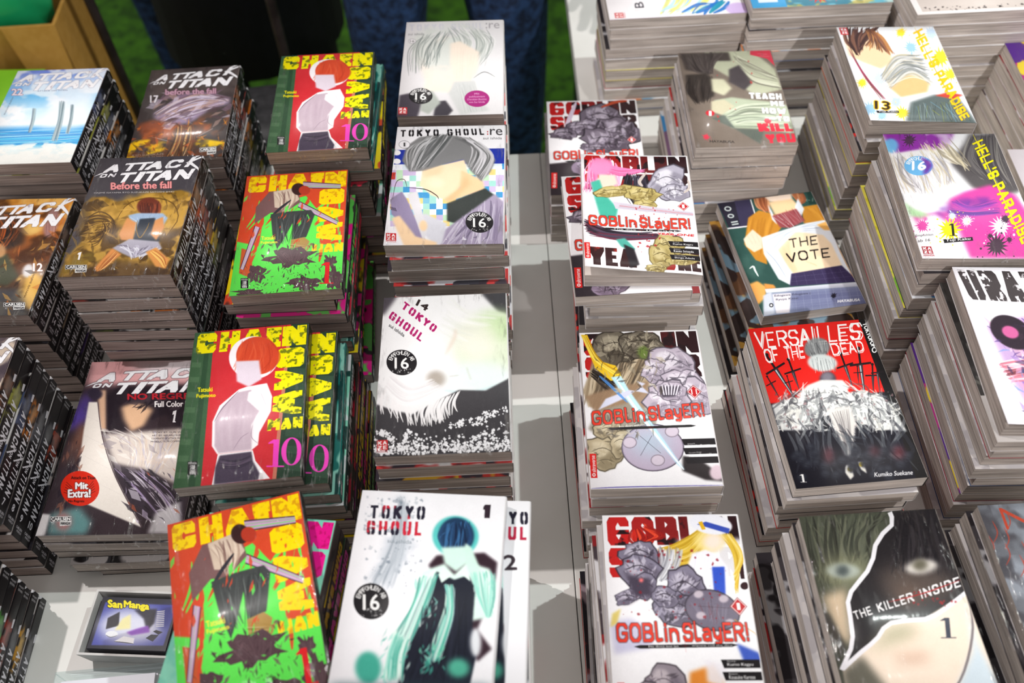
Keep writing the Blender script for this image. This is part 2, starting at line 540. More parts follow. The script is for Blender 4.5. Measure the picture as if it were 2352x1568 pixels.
@cov
def sea22():
    c = Cv([(150, 605), (935, 590), (612, 1385), (-239, 1415)], W_, seed=3)
    c.vgrad([(0, (110, 130, 215)), (.12, (150, 180, 235)), (.28, (110, 185, 235)), (.45, (190, 222, 242)), (.6, (232, 240, 246)), (.66, (60, 150, 215)), (.72, (70, 170, 225)), (.8, (40, 165, 225)), (.86, (225, 238, 240)), (1, (240, 240, 236))])
    c.poly([(150, 605), (935, 590), (860, 900), (-40, 960)], (240, 245, 250), .8, 20, (5, 8, .48, .62))
    c.poly([(500, 700), (900, 690), (700, 1100), (350, 1100)], (238, 242, 250), .8, 25)
    c.poly([(-60, 930), (200, 900), (220, 1010), (100, 1060), (-120, 1080)], (245, 248, 252), .9, 12, (8, 14, .35, .55))
    c.sweep([(-140, 1140), (300, 1120), (720, 1110)], [(-180, 1250), (300, 1240), (690, 1220)], 26, 7, [(40, 120, 200), (120, 210, 240), (200, 235, 245)], .6)
    c.poly([(-230, 1260), (300, 1225), (690, 1215), (640, 1390), (-240, 1410)], (244, 244, 240), .9, 8, (10, 30, .35, .5))
    for x, y0, y1, w in ((275, 930, 1140, 34), (500, 870, 1210, 60), (600, 900, 1150, 38)):
        c.sweep([(x + w * .2, y0), (x, (y0 + y1) / 2), (x - w, y1)], [(x + w, y0), (x + w * .6, (y0 + y1) / 2), (x - w * .2, y1)], 12, w * .3, [(150, 175, 185), (110, 130, 140), (190, 205, 210), (90, 100, 115)], .65)
    c.aot([(105, 620), (935, 590), (870, 765), (60, 800)], (120, 125, 150))
    c.stx('22', [(100, 762), (192, 758), (182, 815), (90, 818)], W_) if False else c.row('22', 98, 762, 92, 54, (235, 225, 235), 2, 0, out=((150, 70, 90), 2))
    c.ftx('HAJIME ISAYAMA', [(115, 835), (38, 990), (22, 985), (98, 832)], (90, 100, 120), 0)
    c.row('ATTACK ON TITAN', 320, 778, 260, 10, (90, 90, 120), 0, -5)
    return c.grain()


@cov
def fall17():
    c = Cv([(1285, 612), (2068, 555), (1918, 1362), (1075, 1355)], (66, 58, 58), seed=4)
    c.poly([(1285, 612), (2068, 555), (2030, 800), (1240, 840)], (88, 78, 76), .9, 20, (6, 8, .3, .7))
    c.poly([(1300, 1000), (1330, 900), (1450, 830), (1600, 800), (1800, 800), (1980, 850), (1960, 900), (1800, 930), (1700, 1000), (1600, 1060), (1400, 1060)], (150, 132, 160), .95, 10, (7, 9, .25, .6))
    c.sweep([(1300, 960), (1500, 850), (1700, 800), (1980, 850)], [(1380, 1060), (1550, 1000), (1700, 960), (1900, 900)], 40, 12, [(205, 195, 215), (150, 130, 155), (110, 85, 95), (190, 160, 150), (90, 70, 75)], .7)
    c.poly([(1180, 1050), (1300, 1020), (1500, 1060), (1420, 1120), (1200, 1150)], (150, 75, 45), .8, 12)
    c.poly([(1180, 1120), (1980, 950), (1960, 1120), (1700, 1200), (1160, 1250)], (176, 88, 40), .85, 18, (6, 8, .4, .65))
    c.poly([(1110, 1190), (1250, 1180), (1410, 1210), (1400, 1280), (1080, 1340)], (240, 190, 20), .95, 6, (8, 14, .28, .5))
    c.poly([(1650, 1230), (1700, 1190), (1960, 1240), (1940, 1280), (1680, 1265)], (245, 200, 20), .95, 5, (8, 14, .25, .5))
    c.poly([(1090, 1280), (1500, 1250), (1950, 1290), (1920, 1362), (1075, 1355)], (110, 60, 35), .7, 15, (9, 14, .4, .6))
    c.poly([(1480, 1090), (1620, 1070), (1680, 1200), (1620, 1340), (1400, 1345), (1440, 1200)], (88, 58, 38), .85, 8)
    c.sweep([(1500, 1080), (1480, 1200), (1410, 1340)], [(1640, 1080), (1640, 1200), (1600, 1330)], 26, 10, [(170, 120, 70), (60, 40, 30), (200, 160, 100), (120, 70, 40)], .8)
    c.line([(1290, 1160), (1420, 1200)], 10, (200, 190, 190)).line([(1670, 1180), (1820, 1110)], 10, (200, 190, 190))
    c.clut((1280, 800, 1980, 1080), 70, 120, [(200, 190, 212), (120, 96, 116), (170, 140, 130), (80, 60, 66)], .55, -.2).clut((1090, 1050, 1960, 1350), 90, 80, [(226, 140, 40), (120, 60, 30), (60, 36, 24), (200, 90, 40)], .55)
    c.aot([(1290, 640), (2068, 555), (2040, 740), (1250, 780)], (70, 66, 70))
    c.row('before the fall', 1400, 768, 440, 46, (190, 150, 170), 1.4, -10, out=((110, 60, 80), 1))
    c.row('17', 1275, 818, 64, 58, (230, 225, 232), 1.5)
    c.carlsen(1700, 1275, 155, 62, -4)
    c.row('RYO SUZUKAZE', 1130, 1300, 260, 16, (170, 140, 120), 0).row('SATOSHI SHIKI', 1110, 1324, 270, 16, (170, 140, 120), 0)
    return c.grain()


@cov
def fall1():
    c = Cv([(860, 95), (1752, 65), (1462, 1075), (478, 1110)], (74, 70, 76), seed=5)
    c.poly([(860, 95), (1752, 65), (1680, 360), (700, 420)], (70, 66, 72), .9, 10, (5, 9, .3, .7))
    rock = [(700, 500), (780, 430), (900, 420), (1000, 470), (1250, 400), (1560, 360), (1660, 400), (1640, 600), (1560, 900), (1480, 1075), (500, 1108), (560, 960), (700, 800), (660, 640)]
    c.poly(rock, (140, 106, 40), 1, 4)
    c.poly(rock, (196, 152, 70), .85, 10, (7, 9, .45, .6)).poly(rock, (70, 48, 22), .8, 8, (9, 12, .5, .62))
    c.ell(1280, 560, 330, 180, (188, 146, 62), .8, 14, .0, (5, 7, .3, .6))
    c.line([(1000, 620), (1100, 480), (1300, 430), (1480, 470), (1530, 600), (1450, 720)], 12, (92, 64, 22), .8)
    c.sweep([(720, 600), (850, 560), (980, 640), (960, 800)], [(760, 840), (850, 800), (900, 700), (880, 620)], 22, 12, [(88, 62, 32), (60, 42, 24), (180, 140, 70)], .7)
    c.poly([(700, 420), (740, 620), (560, 900), (478, 1110), (470, 1108), (640, 680)], (88, 78, 80), .7, 12)
    c.poly([(800, 1000), (960, 960), (1470, 1000), (1462, 1075), (520, 1110)], (72, 54, 46), .7, 16)
    c.poly([(760, 900), (900, 920), (800, 1010), (560, 1080), (520, 1080), (640, 950)], (150, 130, 50), .6, 12, (7, 10, .35, .6))
    c.clut((560, 420, 1640, 1080), 120, 110, [(166, 126, 50), (206, 164, 84), (92, 64, 24), (60, 44, 26), (120, 88, 36)], .45)
    # an abstract seated mass: red-brown top, blue-black middle, pale cloth, two warm wedges
    c.ell(1280, 505, 105, 78, (104, 48, 34), 1, 3).sweep([(1190, 470), (1200, 540), (1230, 590)], [(1380, 470), (1370, 540), (1350, 590)], 22, 11, [(70, 30, 24), (140, 66, 42)], .7)
    c.poly([(1100, 580), (1180, 560), (1400, 560), (1440, 600), (1370, 720), (1160, 720)], (150, 172, 200), 1, 3).sweep([(1100, 590), (1150, 640)], [(1430, 590), (1380, 660)], 18, 8, [(210, 225, 238), (110, 130, 160)], .7)
    c.poly([(1200, 610), (1330, 600), (1370, 800), (1120, 820)], (42, 50, 62), 1, 3)
    c.poly([(1090, 600), (1170, 640), (1140, 790), (1040, 790), (1020, 740)], (206, 140, 84), 1, 3).poly([(1330, 620), (1400, 590), (1410, 680), (1340, 790), (1290, 740)], (206, 140, 84), 1, 3)
    c.line([(1180, 620), (1170, 700), (1200, 770), (1260, 690), (1280, 640)], 10, (130, 100, 50))
    c.poly([(960, 860), (1110, 780), (1360, 800), (1390, 860), (1300, 900), (1140, 945), (1040, 900)], (168, 164, 180), 1, 3).sweep([(980, 850), (1080, 870), (1120, 930)], [(1380, 850), (1300, 880), (1200, 930)], 26, 10, [(220, 220, 232), (120, 114, 132), (190, 185, 205)], .8)
    c.poly([(960, 860), (1040, 910), (900, 1030), (830, 1060), (806, 1030)], (214, 140, 76), 1, 3).poly([(1250, 890), (1340, 850), (1450, 950), (1420, 1030), (1330, 1010)], (220, 150, 80), 1, 3)
    c.sweep([(990, 880), (900, 960), (830, 1040)], [(1010, 910), (930, 1000), (860, 1050)], 10, 9, [(240, 190, 120), (160, 86, 44)], .7).sweep([(1280, 890), (1350, 960), (1400, 1020)], [(1330, 870), (1410, 930), (1430, 1000)], 10, 9, [(245, 200, 110), (170, 90, 44)], .7)
    c.aot([(830, 130), (1752, 65), (1710, 275), (790, 330)], (50, 46, 54))
    c.row('Before the fall', 952, 302, 520, 58, (232, 150, 150), 1.6, -14, out=((110, 50, 52), 1))
    c.row('HAJIME ISAYAMA RYO SUZUKAZE SATOSHI SHIKI', 805, 384, 690, 16, (200, 196, 196), 0, -14)
    c.poly([(672, 900), (698, 892), (680, 960), (664, 960), (674, 915), (660, 915)], W_)
    c.carlsen(556, 1005, 188, 62, -4)
    return c.grain()


@cov
def fall12():
    c = Cv([(-187, 444), (648, 430), (245, 1430), (-680, 1445)], (120, 70, 30), seed=6)
    c.vgrad([(0, (210, 140, 50)), (.2, (200, 120, 50)), (.5, (110, 60, 30)), (1, (60, 52, 46))])
    c.full((245, 200, 120), .7, (6, 8, .5, .65)).full((60, 34, 20), .75, (5, 8, .5, .65))
    c.poly([(-200, 560), (100, 540), (250, 640), (200, 820), (0, 900), (-300, 900)], (52, 40, 36), .9, 12)
    c.sweep([(-100, 580), (0, 700), (-60, 860)], [(180, 600), (160, 720), (60, 840)], 26, 12, [(190, 90, 40), (40, 30, 28), (110, 60, 36)], .6)
    c.ell(440, 640, 60, 130, (160, 120, 120), .9, 6, .3).sweep([(400, 600), (400, 720)], [(480, 560), (470, 760)], 14, 10, [(205, 160, 150), (110, 70, 80)], .7)
    c.ell(260, 690, 70, 60, (230, 190, 110), .8, 8).ell(290, 1180, 90, 120, (240, 190, 90), .9, 12).ell(250, 1290, 60, 90, (235, 190, 110), .9, 10)
    c.poly([(-100, 940), (60, 900), (160, 1100), (60, 1180), (-160, 1150)], (70, 74, 58), .95, 8).ell(-10, 880, 60, 60, (210, 160, 110), .8, 6)
    c.ell(240, 1050, 46, 60, (225, 225, 232), .9, 6, .4)
    c.poly([(-300, 1200), (160, 1200), (240, 1430), (-600, 1445)], (74, 76, 82), .85, 16)
    c.clut((-500, 500, 560, 1420), 120, 110, [(230, 170, 80), (70, 44, 26), (40, 30, 26), (200, 110, 50), (120, 90, 70)], .5)
    c.aot([(-220, 490), (655, 425), (560, 680), (-330, 720)], (110, 70, 40))
    c.row('12', 285, 988, 78, 66, (245, 235, 235), 1.8, 0, out=((150, 90, 70), 1))
    c.ftx('HAJIME ISAYAMA', [(300, 1080), (215, 1285), (195, 1280), (280, 1075)], (110, 80, 40), .4)
    c.carlsen(30, 1325, 185, 58, -4)
    return c.grain()


@cov
def regrets():
    c = Cv([(815, 325), (1904, 295), (1576, 1777), (321, 1804)], (58, 46, 52), seed=8)
    c.poly([(815, 325), (1904, 295), (1850, 500), (760, 520)], (228, 170, 172), 1, 14).poly([(1080, 320), (1904, 295), (1850, 420), (1300, 420)], (235, 225, 230), .9, 20)
    c.poly([(720, 640), (800, 560), (780, 800), (650, 900), (620, 880)], (92, 70, 170), .9, 16)
    c.poly([(1060, 520), (1800, 520), (1740, 860), (1560, 900), (1440, 760), (1100, 900), (900, 900), (900, 620)], (40, 32, 40), 1, 8)
    c.poly([(620, 1050), (720, 820), (780, 900), (720, 1180), (560, 1200)], (150, 100, 80), .7, 12)
    c.poly([(1060, 700), (1180, 660), (1330, 720), (1250, 860), (1140, 910), (1080, 800)], (228, 184, 148), 1, 8)
    c.poly([(860, 560), (930, 560), (930, 900), (880, 900)], (222, 180, 150), 1, 4).ell(840, 590, 62, 50, (52, 44, 60), 1, 4)
    c.poly([(900, 930), (1100, 920), (1700, 870), (1640, 1400), (1300, 1260), (1000, 1180)], (226, 214, 206), 1, 8)
    c.sweep([(920, 940), (1100, 1020), (1150, 1200)], [(1640, 900), (1500, 1050), (1400, 1250)], 36, 14, [(250, 246, 240), (190, 176, 176), (226, 206, 190), (205, 200, 220)], .6)
    c.poly([(980, 1200), (1300, 1240), (1600, 1460), (1576, 1777), (1250, 1600), (1100, 1480)], (56, 46, 56), 1, 8)
    c.sweep([(1020, 1230), (1250, 1480), (1450, 1740)], [(1300, 1240), (1500, 1400), (1590, 1600)], 24, 14, [(180, 160, 200), (60, 50, 60), (225, 215, 230), (40, 32, 40)], .7)
    c.poly([(540, 1200), (700, 1000), (690, 1260), (1010, 1360), (1130, 1600), (600, 1600), (380, 1700)], (66, 56, 62), .8, 14)
    c.poly([(450, 1610), (700, 1560), (800, 1680), (760, 1790), (420, 1795)], (110, 170, 170), .8, 10).ell(560, 1680, 70, 80, (200, 110, 110), .7, 10).poly([(370, 1610), (450, 1620), (400, 1800), (321, 1804)], (232, 230, 232), 1, 3)
    c.poly([(1350, 1600), (1560, 1500), (1576, 1777), (1280, 1780)], (225, 222, 226), .9, 6)
    # the long pale blade
    c.poly([(785, 660), (860, 660), (900, 960), (1010, 1300), (1230, 1728), (740, 1520), (690, 1250), (740, 900)], (244, 236, 228), 1, 2)
    c.line([(862, 660), (900, 960), (1010, 1300), (1230, 1728)], 6, (70, 50, 60), 1, False).line([(740, 770), (880, 830)], 3, (190, 180, 180)).line([(740, 940), (890, 1010)], 3, (190, 180, 180)).line([(730, 1110), (960, 1230)], 3, (190, 180, 180)).line([(840, 1340), (1060, 1450)], 3, (190, 180, 180))
    c.clut((880, 900, 1560, 1250), 46, 130, [(250, 246, 240), (196, 184, 184), (150, 140, 150), (232, 214, 200)], .5, .6).clut((1080, 1230, 1560, 1700), 60, 120, [(200, 186, 214), (58, 48, 60), (230, 222, 236), (34, 28, 36), (190, 90, 60)], .6, .9).clut((520, 1000, 720, 1600), 40, 100, [(84, 66, 70), (46, 38, 48), (150, 100, 84)], .6, 1.9).clut((1080, 560, 1560, 740), 30, 120, [(30, 24, 32), (70, 58, 66)], .7, 2.2)
    c.aot([(800, 390), (1900, 330), (1820, 580), (740, 620)], (60, 50, 58))
    c.row('NO REGRETS', 1115, 590, 640, 48, (190, 40, 52), 1.5, -12)
    c.row('Full Color Edition', 1345, 652, 420, 48, (245, 240, 240), 1, -10)
    c.poly([(1500, 735), (1530, 725), (1515, 815), (1525, 828), (1495, 830), (1508, 760), (1492, 765)], W_)
    for i, t in enumerate(('STORY BY: GUN SNARK', 'ART BY: HIKARU SURUGA', 'COOPERATED BY ATTACK ON TITAN', 'PRODUCTION COMMITTEE')):
        c.row(t, 1325 - i * 5, 908 + i * 26, 300, 15, (70, 60, 66), 0, -6)
    c.ell(705, 1395, 165, 150, (222, 46, 26))
    for k in range(5):
        c.line([(590 - k * 6, 1340 + k * 22), (640, 1390 + k * 16)], 12, (30, 20, 22), 1).line([(820 + k * 4, 1330 + k * 22), (775, 1385 + k * 16)], 12, (30, 20, 22), 1)
    c.row('Attack on Titan', 630, 1290, 205, 26, (40, 14, 14), .4)
    c.row('Mit', 668, 1345, 104, 56, W_, 1.8, -2, out=((40, 14, 14), 1)).row('Extra!', 605, 1405, 188, 68, W_, 1.8, -4, out=((40, 14, 14), 1))
    c.row('No Regrets', 606, 1494, 134, 24, (40, 14, 14), .4)
    c.carlsen(448, 1638, 182, 76, -4)
    return c.grain()


def chain_letters(c, q, col, dcol, seed):
    """CHAIN across the top, SAW turned down the right side, MAN below; q maps a 100 x 140 sheet to the reference quad"""
    S = lambda x, y, w, h: hmap(q, [(x, y), (x + w, y), (x + w, y + h), (x, y + h)])
    D = (dcol, 30, .56, .66)
    for t, x, w in (('C', 3, 17), ('H', 23, 17), ('A', 42, 19), ('I', 64, 9), ('N', 77, 21)):
        M = c.textmask(t, S(x, 1.5, w, 20), .21 if t != 'I' else .2, .15)
        if t == 'I':
            M = np.maximum(np.maximum(c.textmask('I', S(x + 1, 1.5, 8, 20), .2, .15), c.textmask('T', S(x - 1, 1.5, 13, 8), .2, .5)), c.textmask('T', S(x - 1, 16, 13, 5.5), .2, .5))
        c.paintmask(M, col, 1, None, D)
    for t, y, h in (('S', 23.5, 19), ('A', 45, 18), ('W', 65, 21)):
        b = S(73, y, 24, h)
        c.paintmask(c.textmask(t, [b[1], b[2], b[3], b[0]], .17, .15), col, 1, None, D)
    c.paintmask(c.textmask('MAN', S(70, 89, 29, 10), .2, .17, .14), col, 1, None, D)


@cov
def red10():
    quad = [(215, 225), (1092, 130), (1025, 1285), (50, 1370)]
    q = homog([(0, 0), (100, 0), (100, 140), (0, 140)], quad)
    c = Cv(quad, (206, 48, 56), seed=9)
    P = lambda x, y: tuple(hmap(q, [(x, y)])[0])
    c.poly([P(0, 0), P(17, 0), P(21.5, 140), P(0, 140)], (62, 96, 66)).poly([P(10, 0), P(14, 0), P(17, 140), P(12, 140)], (44, 74, 52), .8)
    c.poly([P(84, 0), P(100, 0), P(100, 140), P(80, 140)], (42, 64, 50)).poly([P(81, 20), P(84, 20), P(80, 140), P(77, 140)], (200, 120, 100))
    for i in range(9):
        y = 15 + 14 * i
        c.poly([P(1, y), P(9, y + 1), P(9, y + 6), P(1, y + 5)], (92, 126, 92), .5)
        c.poly([P(85, y), P(99, y + 2), P(99, y + 9), P(85, y + 6)], (66, 92, 74), .45)
    chain_letters(c, q, (244, 232, 10), (120, 128, 20), 3)
    # plain stand-in: rounded red cap over a pale bust block, dark base
    c.ell(660, 400, 190, 160, (250, 244, 250), 1, 1, -.1).ell(690, 385, 165, 142, (212, 74, 46), 1, 1, -.1)
    c.sweep([(560, 300), (520, 380), (500, 470)], [(800, 280), (830, 400), (790, 500)], 22, 11, [(228, 96, 62), (190, 60, 38), (222, 84, 50)], .55)
    c.poly([(520, 430), (700, 420), (720, 560), (620, 620), (530, 580)], (228, 214, 228), 1, 3)
    c.poly([(545, 640), (600, 620), (760, 590), (800, 690), (790, 800), (700, 960), (690, 1050), (640, 1090), (380, 1120), (340, 1060), (345, 880), (400, 760)], (250, 244, 248), 1, 1)
    c.poly([(540, 660), (640, 640), (700, 800), (640, 900), (640, 1085), (390, 1112), (360, 1060), (365, 880), (420, 770)], (198, 178, 192), 1, 2)
    c.sweep([(420, 780), (380, 900), (390, 1090)], [(640, 700), (640, 900), (620, 1080)], 10, 22, [(210, 192, 205), (188, 166, 182)], .4, .06, 3).line([(545, 650), (420, 780), (360, 880)], 8, (120, 100, 120), .8).line([(620, 960), (560, 1000), (500, 1090)], 6, (160, 138, 156), .8).line([(650, 900), (640, 990), (690, 1040)], 6, (160, 138, 156), .8)
    c.poly([(620, 660), (720, 620), (790, 700), (770, 800), (690, 790), (610, 720)], (250, 246, 250), 1, 2).sweep([(640, 700), (700, 760)], [(740, 650), (770, 760)], 8, 8, [(214, 200, 214), (180, 160, 176)], .7)
    c.poly([(385, 1120), (650, 1090), (670, 1170), (780, 1300), (340, 1345)], (250, 244, 248)).poly([(400, 1130), (640, 1100), (650, 1170), (700, 1260), (690, 1310), (355, 1342), (365, 1220)], (74, 64, 82), 1, 2)
    c.sweep([(400, 1150), (520, 1170), (640, 1120)], [(400, 1220), (520, 1220), (650, 1180)], 8, 10, [(100, 86, 106), (58, 50, 66)], .8)
    c.row('Tatsuki', 235, 630, 110, 32, (240, 226, 20), .8, -6).row('Fujimoto', 226, 678, 142, 34, (240, 226, 20), .8, -8)
    c.egmont(160, 1172, 72, 100)
    c.one(756, 1010, 150, 205, (238, 70, 190), -10).zero(872, 995, 160, 208, (238, 70, 190), -8)
    return c.grain()


@cov
def green1():
    quad = [(213, 155), (993, 100), (940, 985), (78, 1035)]
    q = homog([(0, 0), (100, 0), (100, 140), (0, 140)], quad)
    c = Cv(quad, (212, 74, 44), seed=10)
    P = lambda x, y: tuple(hmap(q, [(x, y)])[0])
    G = (96, 226, 84)
    c.poly([P(0, 80), P(30, 90), P(100, 90), P(100, 140), P(0, 140)], G, 1, 2)
    c.poly([P(22, 40), P(60, 30), P(80, 60), P(75, 100), P(20, 110)], G, 1, 1)
    for i in range(46):
        a, b = c.r.random(2)
        x, y = 8 + 88 * a, 16 + 70 * b
        l = 14 + 26 * c.r.random(); d = c.r.normal(0, 1)
        c.line([P(x, y), P(x + d * 2, y + l * .5), P(x + d * 6 - 4, y + l)], (6 + 22 * c.r.random()), G if c.r.random() < .68 else (212, 74, 44), .95)
    c.poly([P(5, 88), P(14, 92), P(20, 124), P(6, 116)], (212, 74, 44), .9, 1)
    chain_letters(c, q, (250, 214, 12), (222, 160, 20), 5)
    for i in range(12):
        a, b = c.r.random(2)
        c.line([P(20 + 70 * a, 12 + 60 * b), P(16 + 70 * a, 22 + 66 * b)], 8, G, .9)
    # plain stand-in: leaning cloth block over dark trousers-coloured wedge, mauve bars, brown mounds
    def bar(x0, y0, x1, y1, w):
        a, b = np.array(P(x0, y0)), np.array(P(x1, y1))
        n = np.array([-(b - a)[1], (b - a)[0]]); n = n / np.hypot(*n) * w
        c.poly([a + n, b + n * .7, b - n * .7, a - n], (64, 50, 62)).poly([a + n * .75, b + n * .5, b - n * .5, a - n * .75], (192, 158, 190))
        c.sweep([a + n * .4, b + n * .3], [a - n * .4, b - n * .3], 5, 8, [(216, 192, 216), G, (168, 130, 164)], .7)
    bar(56, 16, 93, 21, 26); bar(54, 40, 92, 66, 24); bar(17, 64, 8, 112, 22)
    c.poly([P(24, 22), P(52, 20), P(55, 38), P(40, 50), P(28, 48), P(14, 60), P(13, 40)], (120, 88, 88), 1, 1)
    c.poly([P(28, 22), P(48, 19), P(54, 34), P(42, 45), P(31, 42)], (206, 186, 168), 1, 1)
    c.sweep([P(28, 24), P(34, 34), P(36, 48)], [P(50, 22), P(50, 34), P(44, 48)], 18, 9, [(170, 142, 128), (226, 208, 190), (120, 90, 84)], .7)
    c.ell(*P(52, 21), 52, 44, (58, 36, 36), 1, 1).ell(*P(58, 23), 44, 34, (180, 58, 40), 1, 1)
    c.line([P(46, 34), P(36, 44), P(28, 54)], 18, (52, 50, 58))
    c.poly([P(28, 50), P(46, 48), P(66, 48), P(70, 54), P(64, 80), P(52, 82), P(50, 62), P(44, 78), P(38, 92), P(32, 74)], (62, 66, 66), 1, 1)
    c.sweep([P(32, 54), P(36, 74), P(38, 88)], [P(66, 52), P(62, 66), P(58, 80)], 22, 9, [(44, 46, 48), (86, 92, 92), (120, 128, 124)], .7)
    c.poly([P(50, 82), P(62, 80), P(70, 88), P(66, 96), P(50, 96)], (170, 136, 74), 1, 1).sweep([P(50, 84), P(66, 90)], [P(50, 95), P(66, 95)], 8, 7, [(222, 204, 170), (120, 90, 40)], .8)
    for x, y, rx, ry in ((52, 102, 200, 82), (22, 118, 86, 76), (88, 110, 60, 60), (66, 132, 150, 70), (92, 130, 90, 90), (18, 138, 130, 40)):
        X, Y = P(x, y)
        tt = np.linspace(0, 2 * math.pi, 26, endpoint=False); q2 = .78 + .16 * c.r.normal(0, 1, 26)
        c.poly(np.stack([X + rx * q2 * np.cos(tt), Y + ry * q2 * np.sin(tt)], 1), (84, 62, 68), 1, 0)
        c.sweep([(X - rx * .6, Y - ry * .3), (X - rx * .2, Y + ry * .4)], [(X + rx * .6, Y - ry * .3), (X + rx * .3, Y + ry * .5)], 20, 9, [(108, 82, 88), (60, 42, 48), (126, 100, 104)], .75)
    c.clut((330, 640, 780, 900), 70, 46, [(66, 46, 52), (108, 82, 88), G, (52, 36, 42)], .8).clut((150, 800, 930, 1020), 90, 40, [(84, 62, 68), (60, 42, 48), G], .75)
    c.spk((150, 820, 930, 1010), 130, 2, 7, [G, (70, 50, 54)], .9)
    c.clut((100, 300, 930, 700), 46, 60, [G, (212, 74, 44)], .85, 2.0)
    c.row('Tatsuki', 322, 598, 104, 26, (246, 226, 60), .6, -4).row('Fujimoto', 318, 634, 124, 24, (246, 226, 60), .6, -5)
    c.egmont(166, 905, 58, 74).row('EGMONT', 148, 990, 68, 12, (40, 90, 40), .3, -2)
    c.one(768, 790, 120, 160, (222, 32, 40), -10)
    return c.grain()


@cov
def pinkmint():
    quad = [(0, 0), (100, 0), (100, 140), (0, 140)]
    c = Cv(quad, (140, 216, 190), seed=11)
    c.full((110, 196, 176), .6, (6, 9, .5, .6))
    chain_letters(c, homog(quad, quad), (232, 26, 142), (200, 20, 110), 3)
    c.ell(40, 70, 26, 40, (90, 70, 96), .9, 4).sweep([(20, 50), (30, 110)], [(60, 40), (55, 110)], 24, 3, [(170, 120, 150), (60, 50, 70)], .7)
    c.one(72, 112, 20, 24, (250, 230, 60))
    return c.grain()


@cov
def pale16():
    c = Cv([(1255, 188), (2068, 165), (2058, 925), (1178, 950)], (226, 224, 227), seed=12)
    c.stx('TOKYO GHOUL', [(1280, 205), (1890, 190), (1895, 240), (1280, 258)], (212, 212, 222), .16, .1, .5, stencil=True)
    c.row(':re', 1915, 192, 115, 44, (170, 166, 172), .3)
    pale, g1, g2 = (238, 226, 216), (184, 190, 186), (140, 148, 146)
    c.poly([(1330, 420), (1560, 300), (1800, 330), (1820, 560), (1700, 690), (1540, 720), (1400, 640)], pale, 1, 10)
    c.ell(1620, 390, 330, 200, (214, 218, 214), .95, 16, 0, (6, 9, .2, .5))
    c.sweep([(1380, 300), (1290, 420), (1280, 600)], [(1640, 250), (1560, 380), (1520, 520)], 46, 9, [g1, g2, (220, 222, 218), (104, 112, 112)], .6)
    c.sweep([(1600, 240), (1680, 330), (1660, 470)], [(1900, 240), (1990, 360), (1900, 540)], 46, 9, [g1, (224, 222, 226), g2, (238, 238, 238)], .6)
    c.poly([(1620, 360), (1700, 340), (1860, 430), (1840, 600), (1780, 670), (1660, 660), (1620, 520)], (240, 226, 212), 1, 6)
    c.sweep([(1650, 380), (1660, 640)], [(1830, 440), (1790, 650)], 14, 6, [(226, 208, 192), (248, 238, 228), (210, 194, 184)], .6)
    c.poly([(1420, 640), (1640, 700), (1660, 760), (1400, 740)], (246, 232, 216), 1, 8)
    c.poly([(1810, 640), (1870, 600), (1990, 620), (1980, 700), (1840, 730)], (230, 230, 230), 1, 3).line([(1810, 640), (1900, 590), (1990, 630)], 6, (120, 124, 126))
    c.poly([(1650, 670), (1820, 660), (1850, 780), (1940, 900), (1700, 935), (1600, 760)], (206, 208, 208), 1, 6).sweep([(1660, 700), (1720, 920)], [(1820, 700), (1900, 900)], 22, 8, [(186, 190, 190), (226, 226, 226), (160, 166, 166)], .6)
    c.poly([(1200, 780), (1300, 760), (1390, 840), (1350, 945), (1178, 950)], (72, 66, 76), 1, 5).poly([(1500, 830), (1580, 820), (1640, 900), (1600, 940), (1480, 942)], (66, 62, 70), 1, 4)
    c.poly([(1390, 760), (1470, 740), (1540, 840), (1440, 930), (1370, 900)], (178, 184, 178), 1, 5)
    c.row('sui ishida', 1268, 275, 135, 20, (130, 130, 135), 0, -3)
    c.ell(1302, 342, 33, 20, (150, 150, 152)).ell(1302, 342, 30, 17, (238, 236, 240)).row('16', 1284, 333, 36, 18, (110, 110, 112), .3)
    c.badge(1375, 785, 98, 64)
    c.ell(1838, 805, 103, 66, (166, 38, 122))
    for i, (t, w) in enumerate((('Mit', 40), ('exklusivem', 130), ('Charakter-Booklet', 160), ('von Sui Ishida', 130))):
        c.row(t, 1838 - w / 2, 760 + i * 22, w, 14, (225, 180, 212), .2, -3)
    c.kaze(1192, 876, 72, 52)
    return c.grain(.02)


